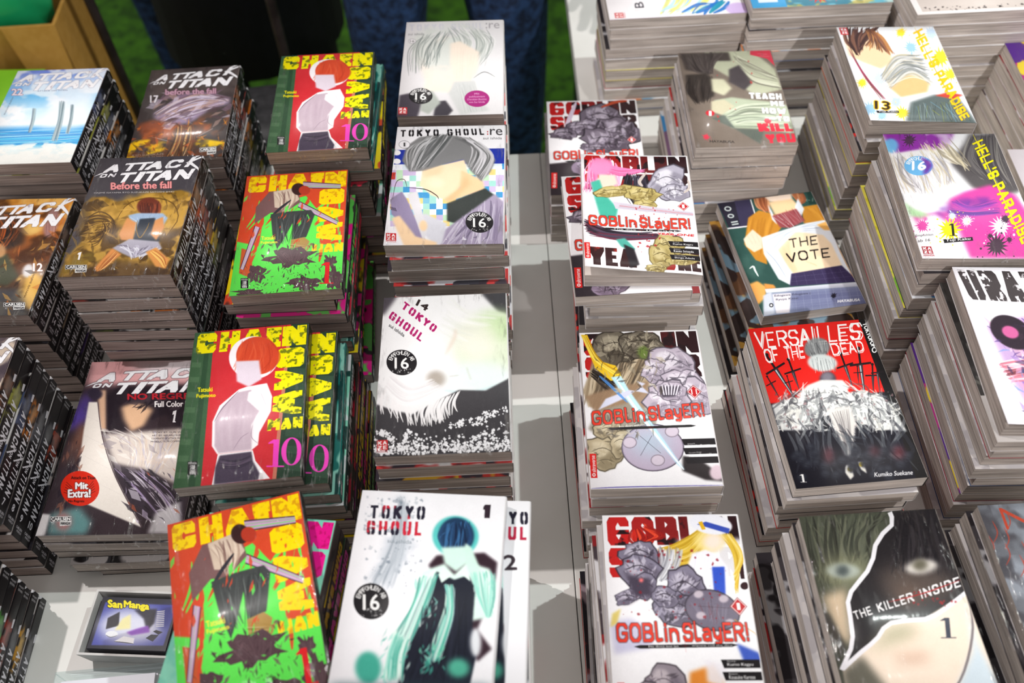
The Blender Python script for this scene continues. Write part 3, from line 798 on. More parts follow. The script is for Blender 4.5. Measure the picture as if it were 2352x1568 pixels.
@cov
def bluedots():
    c = Cv([(1353, -212), (2172, -242), (2145, 635), (1235, 675)], (242, 241, 246), seed=13)
    c.poly([(1330, -40), (2170, -70), (2168, 60), (1320, 110)], (36, 54, 160))
    for x, y in ((1345, -20), (1345, 45)):
        c.ell(x, y, 30, 20, W_)
    cols = [(160, 220, 210), (120, 190, 220), (240, 214, 130), (225, 236, 240), (190, 226, 190), (60, 150, 210), (204, 186, 224), (245, 245, 248)]
    for i in range(18):
        for j in range(11):
            x, y = 1290 + i * 50, 70 + j * 42 - i * 1.5
            c.poly([(x, y), (x + 50, y - 2), (x + 49, y + 40), (x - 1, y + 42)], cols[c.r.integers(len(cols))], .95, 0)
    c.poly([(1300, 130), (1335, 128), (1330, 180), (1296, 182)], (206, 60, 50))
    # plain stand-in: a grey dome above a peach wedge and lilac folds
    peach = (248, 222, 188)
    c.poly([(1540, 100), (1860, 20), (1880, 130), (1800, 260), (1730, 330), (1600, 290), (1520, 220)], peach, 1, 3)
    c.poly([(1830, 100), (1990, 170), (2010, 240), (1720, 340), (1700, 320), (1820, 230)], (244, 204, 160), 1, 4)
    dome = [(1385, 40), (1420, -70), (1520, -140), (1700, -165), (1900, -140), (2040, -60), (2090, 20), (2050, 110), (1980, 180), (1900, 100), (1850, 20), (1700, 60), (1560, 110), (1440, 120)]
    c.poly(dome, (128, 128, 130), 1, 3)
    c.sweep([(1560, -140), (1440, -40), (1430, 90)], [(1780, -160), (1700, -60), (1560, 90)], 40, 14, [(96, 98, 100), (150, 150, 152), (206, 206, 210), (76, 80, 80)], .7)
    c.sweep([(1780, -160), (1900, -80), (1880, 60)], [(1960, -110), (2080, 0), (1990, 160)], 36, 14, [(110, 110, 112), (170, 170, 172), (214, 212, 218), (86, 88, 88)], .7)
    c.poly([(1720, 350), (2010, 230), (2080, 280), (1960, 380), (1800, 500), (1720, 480)], (52, 58, 56), 1, 3)
    c.poly([(1790, 480), (2080, 270), (2150, 330), (2145, 635), (1660, 660), (1680, 560)], (164, 152, 178), 1, 4)
    c.sweep([(1800, 480), (1740, 560), (1700, 650)], [(2130, 320), (2130, 480), (2100, 640)], 34, 14, [(190, 182, 204), (132, 120, 148), (212, 206, 222), (100, 90, 116)], .65)
    c.poly([(1440, 470), (1560, 430), (1720, 500), (1680, 650), (1620, 660)], (214, 214, 224), 1, 4)
    c.poly([(1290, 330), (1380, 270), (1420, 330), (1560, 640), (1520, 655), (1300, 440)], (150, 138, 172), 1, 2).poly([(1420, 290), (1500, 265), (1570, 560), (1540, 640)], (222, 220, 226), 1, 2)
    c.poly([(1300, 470), (1360, 450), (1480, 600), (1640, 640), (1640, 665), (1390, 668)], (246, 212, 172), 1, 4).ell(1540, 520, 30, 40, (246, 212, 172), 1, 4)
    c.poly([(1700, 330), (1800, 250), (1870, 130), (1900, 200), (1760, 330)], (232, 180, 132), .7, 10).poly([(1540, 110), (1700, 70), (1680, 130), (1560, 160)], (236, 200, 160), .6, 8).ell(1640, 200, 60, 40, (252, 232, 204), .7, 12)
    c.line([(1310, 330), (1340, 200), (1400, 180), (1420, 240)], 5, (70, 50, 50)).line([(1430, 240), (1560, 250), (1640, 290), (1660, 320)], 7, (60, 46, 46))
    for i in range(5):
        c.poly([(1290 + i * 9, 385 + i * 2), (1294 + i * 9, 384 + i * 2), (1304 + i * 9, 410 + i * 2), (1300 + i * 9, 411 + i * 2)], (60, 50, 70))
    c.stx('TOKYO GHOUL', [(1378, -190), (2000, -214), (2008, -166), (1374, -140)], (32, 30, 34), .16, .1, .55, stencil=True)
    c.ell(2034, -190, 5, 5, (190, 40, 40)).ell(2034, -172, 5, 5, (190, 40, 40)).row('re', 2052, -212, 92, 46, (50, 48, 52), .2)
    c.row('sui ishida', 2000, -150, 140, 18, (90, 88, 92), 0, -4)
    c.ell(1404, -82, 43, 30, (120, 120, 124)).ell(1404, -82, 40, 27, (242, 241, 246)).row('1', 1398, -96, 12, 28, (60, 60, 62), .3)
    c.badge(1963, 482, 104, 78)
    c.kaze(1256, 582, 78, 56)
    return c.grain(.02)


@cov
def blossom14():
    c = Cv([(1643, -42), (2571, -101), (2591, 1088), (1555, 1150)], (240, 240, 242), seed=14)
    c.poly([(2380, -90), (2571, -101), (2575, 60), (2500, 40)], (70, 70, 74), 1, 6).poly([(1643, -42), (1740, -50), (1640, 90), (1630, 90)], (80, 74, 82), 1, 8)
    c.ell(2420, 320, 260, 240, (214, 226, 198), .9, 26).ell(2480, 150, 160, 120, (196, 222, 170), .8, 24).ell(2360, 540, 240, 120, (224, 236, 236), .9, 24).ell(2330, 260, 160, 150, (240, 236, 228), .7, 24)
    c.sweep([(2140, -60), (2300, 30), (2540, 60)], [(2060, 200), (2150, 260), (2250, 300)], 18, 16, [(246, 246, 246), (222, 226, 216), (236, 238, 232)], .4, .03, 3)
    c.ell(2030, 560, 70, 60, (128, 112, 96), .6, 10).line([(2130, 540), (2200, 530)], 14, (150, 120, 96), .5, soft=2).line([(2260, 470), (2290, 560)], 22, (150, 140, 110), .5, soft=3).line([(2100, 380), (2170, 250), (2180, 180)], 26, (222, 196, 180), .5, soft=5).line([(2060, 640), (2300, 655), (2590, 560)], 22, (196, 226, 230), .7, soft=4)
    c.poly([(1585, 760), (1700, 800), (1850, 830), (2050, 720), (2200, 640), (2400, 640), (2585, 540), (2591, 1088), (1555, 1150)], (62, 60, 64), 1, 3)
    for i in range(60):
        t = c.r.random()
        x, y = 1620 + 560 * t, 700 + 90 * math.sin(t * 3.1)
        c.line([(x + 30, y - 60), (x - 10, y + 20), (x - 30 + 60 * c.r.random(), y + 90 + 50 * c.r.random())], 12, (242, 240, 242), .9)
    c.sweep([(1640, 640), (1800, 760), (2100, 640)], [(1700, 520), (1850, 600), (2000, 560)], 30, 14, [(246, 246, 248), (220, 216, 220), (236, 234, 236)], .5, .03, 1)
    for i in range(520):
        x = 1570 + 1010 * c.r.random(); base = 1140 - 60 * (x - 1555) / 1000
        y = base - abs(c.r.normal(0, 55))
        c.spk((x - 8, y - 8, x + 8, y + 8), 1, 5, 12, [(240, 240, 244)], 1, True)
    for (x0, y0, x1, y1) in ((2150, 1090, 2570, 860), (2140, 900, 2400, 860), (1600, 960, 1690, 1010), (1780, 1100, 1830, 940), (2350, 850, 2575, 760)):
        for i in range(50):
            t = c.r.random()
            c.spk((x0 + (x1 - x0) * t - 26, y0 + (y1 - y0) * t - 26, x0 + (x1 - x0) * t + 26, y0 + (y1 - y0) * t + 26), 1, 4, 12, [(240, 240, 244)], 1, True)
    M = (176, 32, 104)
    # slanted title, running down to the right
    d1 = [(1776, 10), (2042, 150), (2008, 212), (1742, 72)]
    c.stx('TOKYO', [(1800, -20), (2046, 166), (2014, 212), (1770, 30)], M, .16, .1, .35, stencil=True)
    c.stx('GHOUL', [(1706, 56), (1948, 232), (1914, 284), (1674, 108)], M, .16, .1, .35, stencil=True)
    c.ftx('sui ishida', [(1686, 150), (1800, 228), (1790, 252), (1676, 172)], (50, 48, 52), .2)
    c.ftx('14', [(1906, -36), (1982, 8), (1960, 50), (1884, 6)], (50, 40, 40), 2)
    c.badge(1773, 443, 114, 96)
    c.kaze(1584, 1028, 82, 76, sl=-6)
    return c.grain(.02)


@cov
def teal1():
    c = Cv([(1195, 120), (2095, 148), (1976, 1560), (938, 1498)], (243, 243, 248), seed=15)
    g = [(176, 184, 194), (140, 150, 162), (206, 212, 220)]
    c.poly([(1380, 160), (1460, 150), (1490, 400), (1560, 500), (1400, 640), (1340, 760), (1200, 700), (1290, 560), (1330, 420)], (206, 212, 222), .9, 10, (10, 16, .3, .55))
    c.sweep([(1420, 160), (1380, 420), (1230, 700)], [(1470, 200), (1440, 480), (1370, 720)], 60, 12, g, .4, .1)
    c.spk((1200, 160, 1570, 760), 160, 3, 12, [(120, 132, 146), (170, 178, 188)], .5, True)
    T1, T2, T3, K = (150, 222, 206), (66, 170, 150), (220, 244, 236), (28, 32, 46)
    # plain stand-in: a teal ring over a dark rounded block, pale green folds, dark vest-coloured wedge
    c.poly([(1600, 580), (1650, 520), (1950, 500), (2030, 560), (2010, 720), (1900, 980), (1990, 1100), (1900, 1180)], (52, 34, 44), 1, 4)
    c.ell(1770, 400, 145, 128, (92, 200, 196), 1, 3).ell(1775, 395, 112, 112, (34, 60, 92), 1, 3)
    c.sweep([(1700, 320), (1670, 400), (1680, 480)], [(1860, 310), (1880, 400), (1850, 480)], 26, 12, [(24, 34, 60), (60, 110, 160), (40, 70, 110)], .7)
    c.poly([(1680, 470), (1850, 460), (1850, 560), (1770, 620), (1700, 570)], (208, 238, 228), 1, 4)
    c.poly([(1560, 620), (1700, 570), (1760, 640), (1840, 560), (1980, 600), (2030, 700), (1990, 900), (1850, 930), (1880, 700), (1500, 900), (1480, 820)], T3, 1, 4)
    c.poly([(1550, 700), (1480, 900), (1380, 1000), (1300, 1290), (1440, 1300), (1480, 1060), (1600, 820)], T3, 1, 4)
    c.poly([(1650, 620), (1760, 670), (1850, 640), (1890, 720), (1870, 960), (1900, 1110), (1850, 1330), (1400, 1330), (1470, 1090), (1560, 860)], K, 1, 2)
    c.poly([(1690, 590), (1750, 640), (1680, 690), (1660, 640)], (226, 246, 238), 1, 1).poly([(1770, 640), (1840, 570), (1860, 680), (1810, 640)], (226, 246, 238), 1, 1)
    c.clut((1500, 640, 1650, 960), 40, 70, [T1, T2, T3, (236, 252, 246)], .6, 2.0).clut((1300, 980, 1470, 1300), 40, 70, [T1, T2, T3], .6, 1.9)
    c.clut((1880, 640, 2010, 900), 30, 60, [T1, T2, T3], .6, 1.4)
    c.poly([(1830, 440), (1870, 470), (1930, 620), (1880, 700), (1830, 560)], (206, 238, 226), 1, 3)
    c.sweep([(1540, 660), (1500, 820), (1400, 1000)], [(1660, 640), (1600, 800), (1480, 1060)], 40, 16, [T1, T2, T3, (110, 150, 150), (230, 250, 244)], .6)
    c.sweep([(1860, 620), (1900, 760), (1960, 900)], [(2020, 620), (2010, 760), (1980, 900)], 26, 14, [T1, T3, (120, 190, 176)], .6)
    c.sweep([(1380, 1000), (1340, 1150), (1320, 1300)], [(1480, 1040), (1440, 1150), (1430, 1300)], 22, 14, [T1, T2, T3], .6)
    c.sweep([(1700, 700), (1700, 860), (1560, 1200)], [(1760, 720), (1740, 900), (1680, 1150)], 30, 12, [T1, T2, (190, 220, 210), (60, 80, 100)], .75)
    c.sweep([(1560, 850), (1500, 1100), (1460, 1300)], [(1860, 780), (1840, 1050), (1820, 1310)], 20, 14, [(20, 24, 36), (40, 44, 60), (34, 38, 54)], .5)
    c.sweep([(1690, 700), (1720, 860), (1600, 1180)], [(1750, 700), (1750, 900), (1660, 1180)], 22, 14, [T1, T2, (200, 232, 222), (60, 80, 100)], .8)
    c.clut((1540, 1080, 1700, 1250), 26, 70, [T1, T2, (110, 200, 170)], .7, 1.8)
    c.ell(1220, 1220, 80, 100, (66, 170, 150), 1, 6).ell(1780, 1220, 70, 60, (84, 190, 160), .9, 8).ell(1890, 1060, 34, 90, (226, 230, 236), 1, 5)
    c.poly([(1000, 1320), (1980, 1330), (1976, 1560), (938, 1498)], (40, 70, 76), .8, 14)
    for t, x, y, w, hq in (('TOKYO', 1245, 212, 340, 82), ('GHOUL', 1222, 308, 340, 86)):
        c.stx(t, [(x, y), (x + w, y + 4), (x + w - 8, y + hq + 4), (x - 6, y + hq)], (40, 38, 54), .17, .1, .45, stencil=True, distress=((206, 44, 64), 9, .48, .56))
    c.row('sui ishida', 1346, 420, 150, 24, (130, 140, 150), 0, 6)
    c.stx('1', [(1945, 200), (2000, 200), (1992, 284), (1940, 284)], (52, 40, 50), .2, .1)
    c.badge(1242, 808, 110, 112)
    return c.grain(.02)


@cov
def teal2():
    c = teal1()
    c.poly([(1900, 150), (2095, 148), (1976, 1560), (1850, 1560)], (243, 243, 248), 1, 2)
    c.stx('YO', [(1950, 212), (2070, 216), (2066, 296), (1944, 292)], (40, 38, 54), .17, .1, .45, stencil=True)
    c.stx('UL', [(1940, 308), (2056, 312), (2050, 396), (1932, 392)], (190, 44, 74), .17, .1, .45)
    c.row('2', 1900, 490, 76, 92, (60, 50, 58), 2)
    return c


def goblin_head(c, Q, words=('GOBLIN', 'SLAYER'), red=(190, 34, 34), dk=(48, 26, 30)):
    """tall distressed block letters; Q(x, y) maps a 100 x 146 sheet"""
    S = lambda x, y, w, h: [Q(x, y), Q(x + w, y), Q(x + w, y + h), Q(x, y + h)]
    for j, t in enumerate(words):
        y = 1.5 + j * 24
        for i, ch in enumerate(t):
            if ch == ' ':
                continue
            w = 15
            x = 3 + i * 15.8 if t != 'GOBLIN' else (3, 21, 38.5, 55.5, 70, 81)[i]
            if t == 'GOBLIN':
                w = (16, 16, 16, 13, 8, 17)[i]
            f = i / 5
            col = tuple(int(a * (1 - f) + b * f) for a, b in zip(red, dk))
            c.stx(ch, S(x, y, w, 22), col, .2 if ch != 'I' else .22, .085, distress=((38, 22, 26), 10, .54, .62))


def goblin_title(c, Q, y=84, tag=('He does not let', 'anyone roll the dice'), names=('Kumo Kagyu', 'Kousuke Kurose', 'Noboru Kannatuki'), yn=105, sl=0):
    S = lambda x, y, w, h: [Q(x, y + sl * x), Q(x + w, y + sl * (x + w)), Q(x + w, y + h + sl * (x + w)), Q(x, y + h + sl * x)]
    R = (224, 58, 40)
    for t, x, w in (('GOBlin', 5, 42), ('SlayER!', 50, 44)):
        c.stx(t, S(x, y - 1, w, 13), R, .085, .075, .2, out=((52, 20, 22), 2, .85))
    c.poly([Q(16, y + 15), Q(20, y + 14), Q(82, y + 13.4), Q(86, y + 14.4), Q(82, y + 15.6), Q(20, y + 16.4)], (24, 20, 24))
    c.ftx(tag[0], S(26, y + 14.1, 20, 1.6), (240, 240, 240), 0).ftx(tag[1], S(55, y + 13.9, 27, 1.6), (240, 240, 240), 0)
    c.line([Q(50.5, y + 11), Q(50.5, y + 19)], 6, (200, 40, 40)).line([Q(48, y + 14.8), Q(53, y + 14.6)], 5, (200, 40, 40))
    for i, (k, n) in enumerate(zip(('Story:', 'Artwork:', 'Character Design:'), names)):
        yy = yn + i * 8
        c.poly([Q(73, yy), Q(99.4, yy), Q(99.4, yy + 5.6), Q(74.5, yy + 5.6)], (26, 22, 26))
        c.ftx(k, S(77, yy + .5, 6 if i < 2 else 10, 1.4), (240, 240, 240), 0).ftx(n, S(77, yy + 2.3, 17, 2.3), (245, 245, 245), .3)


def diamond(c, Q, x, y, t, s=5.2):
    c.poly([Q(x, y - s * 1.1), Q(x + s, y), Q(x, y + s * 1.1), Q(x - s, y)], (120, 20, 26)).poly([Q(x, y - s), Q(x + s * .9, y), Q(x, y + s), Q(x - s * .9, y)], (245, 220, 220)).poly([Q(x, y - s * .86), Q(x + s * .78, y), Q(x, y + s * .86), Q(x - s * .78, y)], (186, 30, 36))
    n = len(t)
    c.ftx(t, [Q(x - 1.1 * n, y - 2.4), Q(x + 1.1 * n, y - 2.4), Q(x + 1.1 * n, y + 2.4), Q(x - 1.1 * n, y + 2.4)], (248, 236, 236), .5)


def qmap(quad):
    q = homog([(0, 0), (100, 0), (100, 146), (0, 146)], quad)
    return lambda x, y: tuple(hmap(q, [(x, y)])[0])


def plates(c, Q, blobs, base, lts, dks, n=16, w=10):
    """rounded hard shells: shaded ovals with a rim, a ridge, chips and small facets"""
    for x, y, rx, ry, rot in blobs:
        X, Y = Q(x, y)
        ax = abs(Q(x + rx, y)[0] - X); ay = abs(Q(x, y + ry)[1] - Y)
        t = np.linspace(0, 2 * math.pi, 22, endpoint=False)
        rr = 1 + .10 * c.r.normal(0, 1, 22)
        co, si = math.cos(rot), math.sin(rot)
        px, py = ax * rr * np.cos(t), ay * rr * np.sin(t)
        O = np.stack([X + co * px - si * py, Y + si * px + co * py], 1)
        c.poly(O + (O - (X, Y)) * .07, dks[0], 1, 1).poly(O, base, 1, 1)
        c.poly((O - (X, Y)) * .8 + (X + ax * .12, Y + ay * .2), dks[-1], .55, 5)
        c.poly((O - (X, Y)) * .5 + (X - ax * .2, Y - ay * .28), lts[-1], .75, 5)
        c.clut((X - ax * .8, Y - ay * .8, X + ax * .8, Y + ay * .8), n * 3, ax * .5, lts + dks + [base], .6, None, True)
        c.line([(X - ax * .7, Y - ay * .1), (X, Y - ay * .35), (X + ax * .75, Y + ay * .1)], w * .5, dks[0], .9)
        c.line([(X - ax * .4, Y + ay * .5), (X + ax * .1, Y + ay * .35), (X + ax * .6, Y + ay * .5)], w * .4, dks[0], .8)


@cov
def slay_grey():
    quad = [(185, 790), (885, 760), (978, 1485), (218, 1505)]
    Q = qmap(quad)
    c = Cv(quad, W_, seed=20)
    goblin_head(c, Q)
    c.line([Q(33, 2), Q(24, 30), Q(18, 50)], 34, (206, 190, 210))
    plates(c, Q, [(60, 30, 24, 22, .2), (78, 52, 22, 20, .3), (40, 44, 22, 12, -.1), (18, 54, 14, 9, 0), (62, 66, 24, 16, .2), (50, 78, 16, 6, .1)], (104, 94, 108), [(160, 150, 168), (190, 180, 196)], [(44, 38, 46), (70, 60, 72)], 26, 12)
    c.line([Q(60, 12), Q(76, 4), Q(90, 2)], 22, (180, 70, 40))
    c.poly([Q(0, 100), Q(40, 96), Q(30, 130), Q(20, 146), Q(0, 146)], (52, 44, 50), 1, 4)
    plates(c, Q, [(40, 106, 16, 14, 0), (76, 112, 20, 18, .2), (30, 136, 16, 12, 0)], (150, 132, 156), [(196, 184, 204)], [(60, 50, 60), (100, 84, 100)], 14, 10)
    goblin_title(c, Q, 82)
    diamond(c, Q, 89, 66, '1')
    c.altra(222, 1335, 44, 118)
    return c.grain(.025)


@cov
def slay_year():
    quad = [(455, 92), (1272, 155), (1388, 1082), (480, 1020)]
    Q = qmap(quad)
    c = Cv(quad, W_, seed=21)
    goblin_head(c, Q, ('GOBLIN', 'SLAYER'))
    S = lambda x, y, w, h: [Q(x, y), Q(x + w, y), Q(x + w, y + h), Q(x, y + h)]
    for i, (ch, x, w) in enumerate((('Y', 4, 13), ('E', 18, 10), ('A', 30, 14), ('O', 66, 11), ('N', 79, 11), ('E', 91, 8))):
        c.stx(ch, S(x, 121, w, 22), (54, 28, 30) if i != 3 else (150, 34, 30), .24, .1, distress=((150, 40, 34), 9, .52, .62))
    # plain stand-ins: a pink fan, a teal wedge, black fur, tan plates and a grey shell
    c.sweep([(520, 140), (500, 260), (470, 400)], [(700, 160), (720, 260), (760, 380)], 44, 16, [(232, 128, 180), (214, 100, 156), (244, 164, 204)], .85)
    c.sweep([(560, 130), (700, 200), (900, 240)], [(640, 220), (760, 270), (950, 250)], 20, 12, [(232, 128, 180), (210, 96, 150)], .85)
    c.ell(612, 200, 84, 70, (236, 138, 186), 1, 6)
    c.poly([(600, 260), (720, 270), (740, 340), (600, 420), (560, 340)], (246, 212, 196), 1, 5)
    c.poly([(530, 320), (600, 300), (640, 420), (740, 540), (720, 640), (600, 600), (560, 450)], (70, 178, 156), 1, 4)
    c.sweep([(800, 270), (780, 400), (860, 520)], [(960, 290), (1000, 420), (1020, 500)], 46, 14, [(44, 40, 52), (70, 66, 84), (26, 24, 32)], .85)
    c.sweep([(480, 640), (700, 740), (1000, 760)], [(520, 740), (760, 780), (1240, 780)], 60, 16, [(46, 40, 52), (76, 66, 86), (104, 46, 66), (28, 24, 32)], .85)
    plates(c, Q, [(78, 36, 16, 22, .2), (84, 48, 12, 10, .2)], (168, 164, 180), [(206, 204, 216), (230, 228, 236)], [(84, 80, 92), (120, 116, 130)], 18, 12)
    c.line([(930, 370), (905, 330), (960, 260)], 26, (196, 184, 178)).line([(1240, 440), (1285, 400), (1270, 340)], 22, (196, 184, 178))
    plates(c, Q, [(30, 49, 18, 7, -.1), (54, 52, 14, 10, .2), (57, 66, 10, 8, .2)], (190, 174, 110), [(218, 204, 150)], [(104, 90, 50), (140, 120, 66)], 14, 10)
    c.poly([(700, 480), (1310, 590), (1315, 625), (720, 540)], (206, 200, 214), 1, 1).sweep([(760, 500), (1310, 600)], [(740, 530), (1310, 622)], 10, 6, [(180, 40, 56), (236, 232, 238), (150, 140, 156)], .7)
    plates(c, Q, [(74, 114, 13, 12, .2), (66, 128, 11, 14, 0), (84, 130, 16, 6, -.05), (60, 142, 9, 5, 0)], (182, 166, 108), [(214, 200, 150)], [(96, 84, 50), (136, 118, 70)], 16, 12)
    c.poly([(720, 790), (790, 780), (870, 870), (840, 890), (760, 850)], (80, 170, 156), 1, 3).poly([(780, 830), (860, 870), (900, 1000), (830, 1030)], (40, 34, 40), 1, 3)
    c.spk((860, 520, 1250, 900), 40, 3, 12, [(170, 34, 40)], .8, True)
    goblin_title(c, Q, 82, ('The dice', 'is cast'), ('Kumo Kagyu', 'Kento Sakaeda', 'Shingo Adachi'), 109)
    c.ftx('YEAR ONE', [(1040, 742), (1318, 766), (1316, 782), (1040, 756)], (190, 40, 44), 1, out=((250, 230, 230), 2))
    diamond(c, Q, 90, 66, '1')
    c.altra(476, 815, 44, 135, 8)
    return c.grain(.025)


@cov
def slay11():
    quad = [(316, 145), (1232, 122), (1447, 1345), (395, 1385)]
    Q = qmap(quad)
    c = Cv(quad, W_, seed=22)
    goblin_head(c, Q, ('GOBLIN', 'SLAYER'))
    # plain stand-ins: tan hulk, grey shells, a yellow-and-ice bar across
    c.poly([(420, 380), (520, 180), (760, 150), (960, 220), (940, 400), (800, 620), (640, 800), (380, 720), (340, 600)], (176, 158, 132), 1, 3)
    c.sweep([(440, 380), (400, 520), (380, 700)], [(900, 260), (800, 520), (620, 780)], 60, 16, [(140, 122, 98), (206, 190, 164), (70, 60, 50), (96, 82, 66)], .6)
    plates(c, Q, [(30, 17, 19, 17, -.1), (50, 14, 18, 13, .2), (62, 20, 8, 9, .5)], (106, 98, 86), [(150, 142, 124), (176, 166, 146)], [(50, 44, 38), (76, 68, 58)], 26, 12)
    c.ell(*Q(52, 22), 44, 50, (104, 124, 60), 1, 6)
    c.sweep([(400, 480), (480, 560), (560, 620)], [(420, 420), (560, 500), (640, 560)], 30, 10, [(30, 26, 24), (60, 50, 44)], .8)
    c.poly([(360, 640), (620, 560), (860, 520), (880, 700), (700, 820), (480, 860)], (150, 122, 96), .9, 5)
    plates(c, Q, [(74, 36, 19, 18, .1), (58, 40, 9, 12, .2), (80, 52, 17, 12, .1), (88, 68, 18, 16, .2), (66, 68, 17, 16, .1), (70, 60, 12, 8, 0)], (190, 178, 194), [(222, 214, 228), (236, 230, 240)], [(90, 84, 96), (140, 130, 146)], 22, 12)
    c.poly([(930, 560), (1110, 560), (1060, 640), (960, 650)], (70, 64, 76), 1, 4)
    for i in range(6):
        c.poly([(950 + i * 26, 550), (962 + i * 26, 550), (980 + i * 18, 630), (970 + i * 18, 630)], (222, 216, 228))
    c.poly([(450, 760), (700, 690), (900, 760), (920, 880), (460, 960), (380, 900)], (150, 142, 128), .95, 5).sweep([(440, 800), (500, 930)], [(880, 760), (880, 900)], 30, 12, [(104, 98, 88), (190, 182, 170), (70, 64, 58)], .7)
    plates(c, Q, [(18, 96, 12, 9, 0), (12, 116, 14, 14, .4), (26, 108, 8, 12, 0)], (186, 172, 142), [(220, 208, 180)], [(84, 76, 60), (120, 108, 84)], 14, 12)
    X, Y = Q(50, 112)
    c.ell(X, Y, 246, 190, (70, 62, 76)).ell(X, Y, 238, 182, (186, 172, 194), 1, 2).ell(X - 20, Y - 40, 160, 110, (176, 206, 222), .6, 30)
    for dx, dy in ((-180, -40), (40, 100), (150, -130)):
        c.ell(X + dx, Y + dy, 56, 46, (96, 86, 100)).ell(X + dx, Y + dy, 52, 42, (208, 196, 212), 1, 2)
    c.line([(770, 940), (950, 1090)], 10, (40, 34, 44)).line([(880, 950), (790, 1110)], 10, (40, 34, 44))
    c.poly([(1120, 1110), (1240, 1130), (1420, 1260), (1440, 1310), (1300, 1300), (1120, 1230)], (44, 38, 40), 1, 4).ell(1390, 1240, 60, 60, (222, 200, 212), 1, 4)
    c.poly([(330, 160), (380, 160), (460, 360), (600, 400), (650, 500), (560, 520), (440, 420)], (232, 190, 40), 1, 1).sweep([(340, 170), (420, 340), (600, 480)], [(370, 170), (480, 360), (640, 460)], 14, 10, [(250, 224, 90), (190, 140, 20)], .8)
    c.poly([(560, 490), (640, 480), (700, 590), (1140, 1225), (1080, 1180), (660, 640)], (186, 226, 246), 1, 2).line([(600, 500), (800, 800), (1130, 1220)], 20, (246, 252, 255))
    c.poly([(460, 750), (520, 660), (700, 590), (860, 620), (760, 520), (830, 540), (680, 650)], (206, 208, 228), 1, 2)
    c.line([(470, 480), (560, 560), (690, 690)], 24, (80, 140, 214), .8)
    c.clut((440, 180, 960, 620), 90, 80, [(70, 62, 54), (150, 140, 120), (50, 44, 38), (196, 184, 160)], .55).clut((420, 740, 900, 960), 50, 70, [(104, 98, 88), (70, 64, 58), (206, 198, 186)], .55)
    goblin_title(c, Q, 79, sl=-.06)
    diamond(c, Q, 88.5, 62, '11', 6)
    c.altra(388, 1098, 52, 195, 10)
    c.line([(400, 1378), (700, 1362), (1447, 1340)], 10, (60, 50, 150), .7)
    return c.grain(.025)


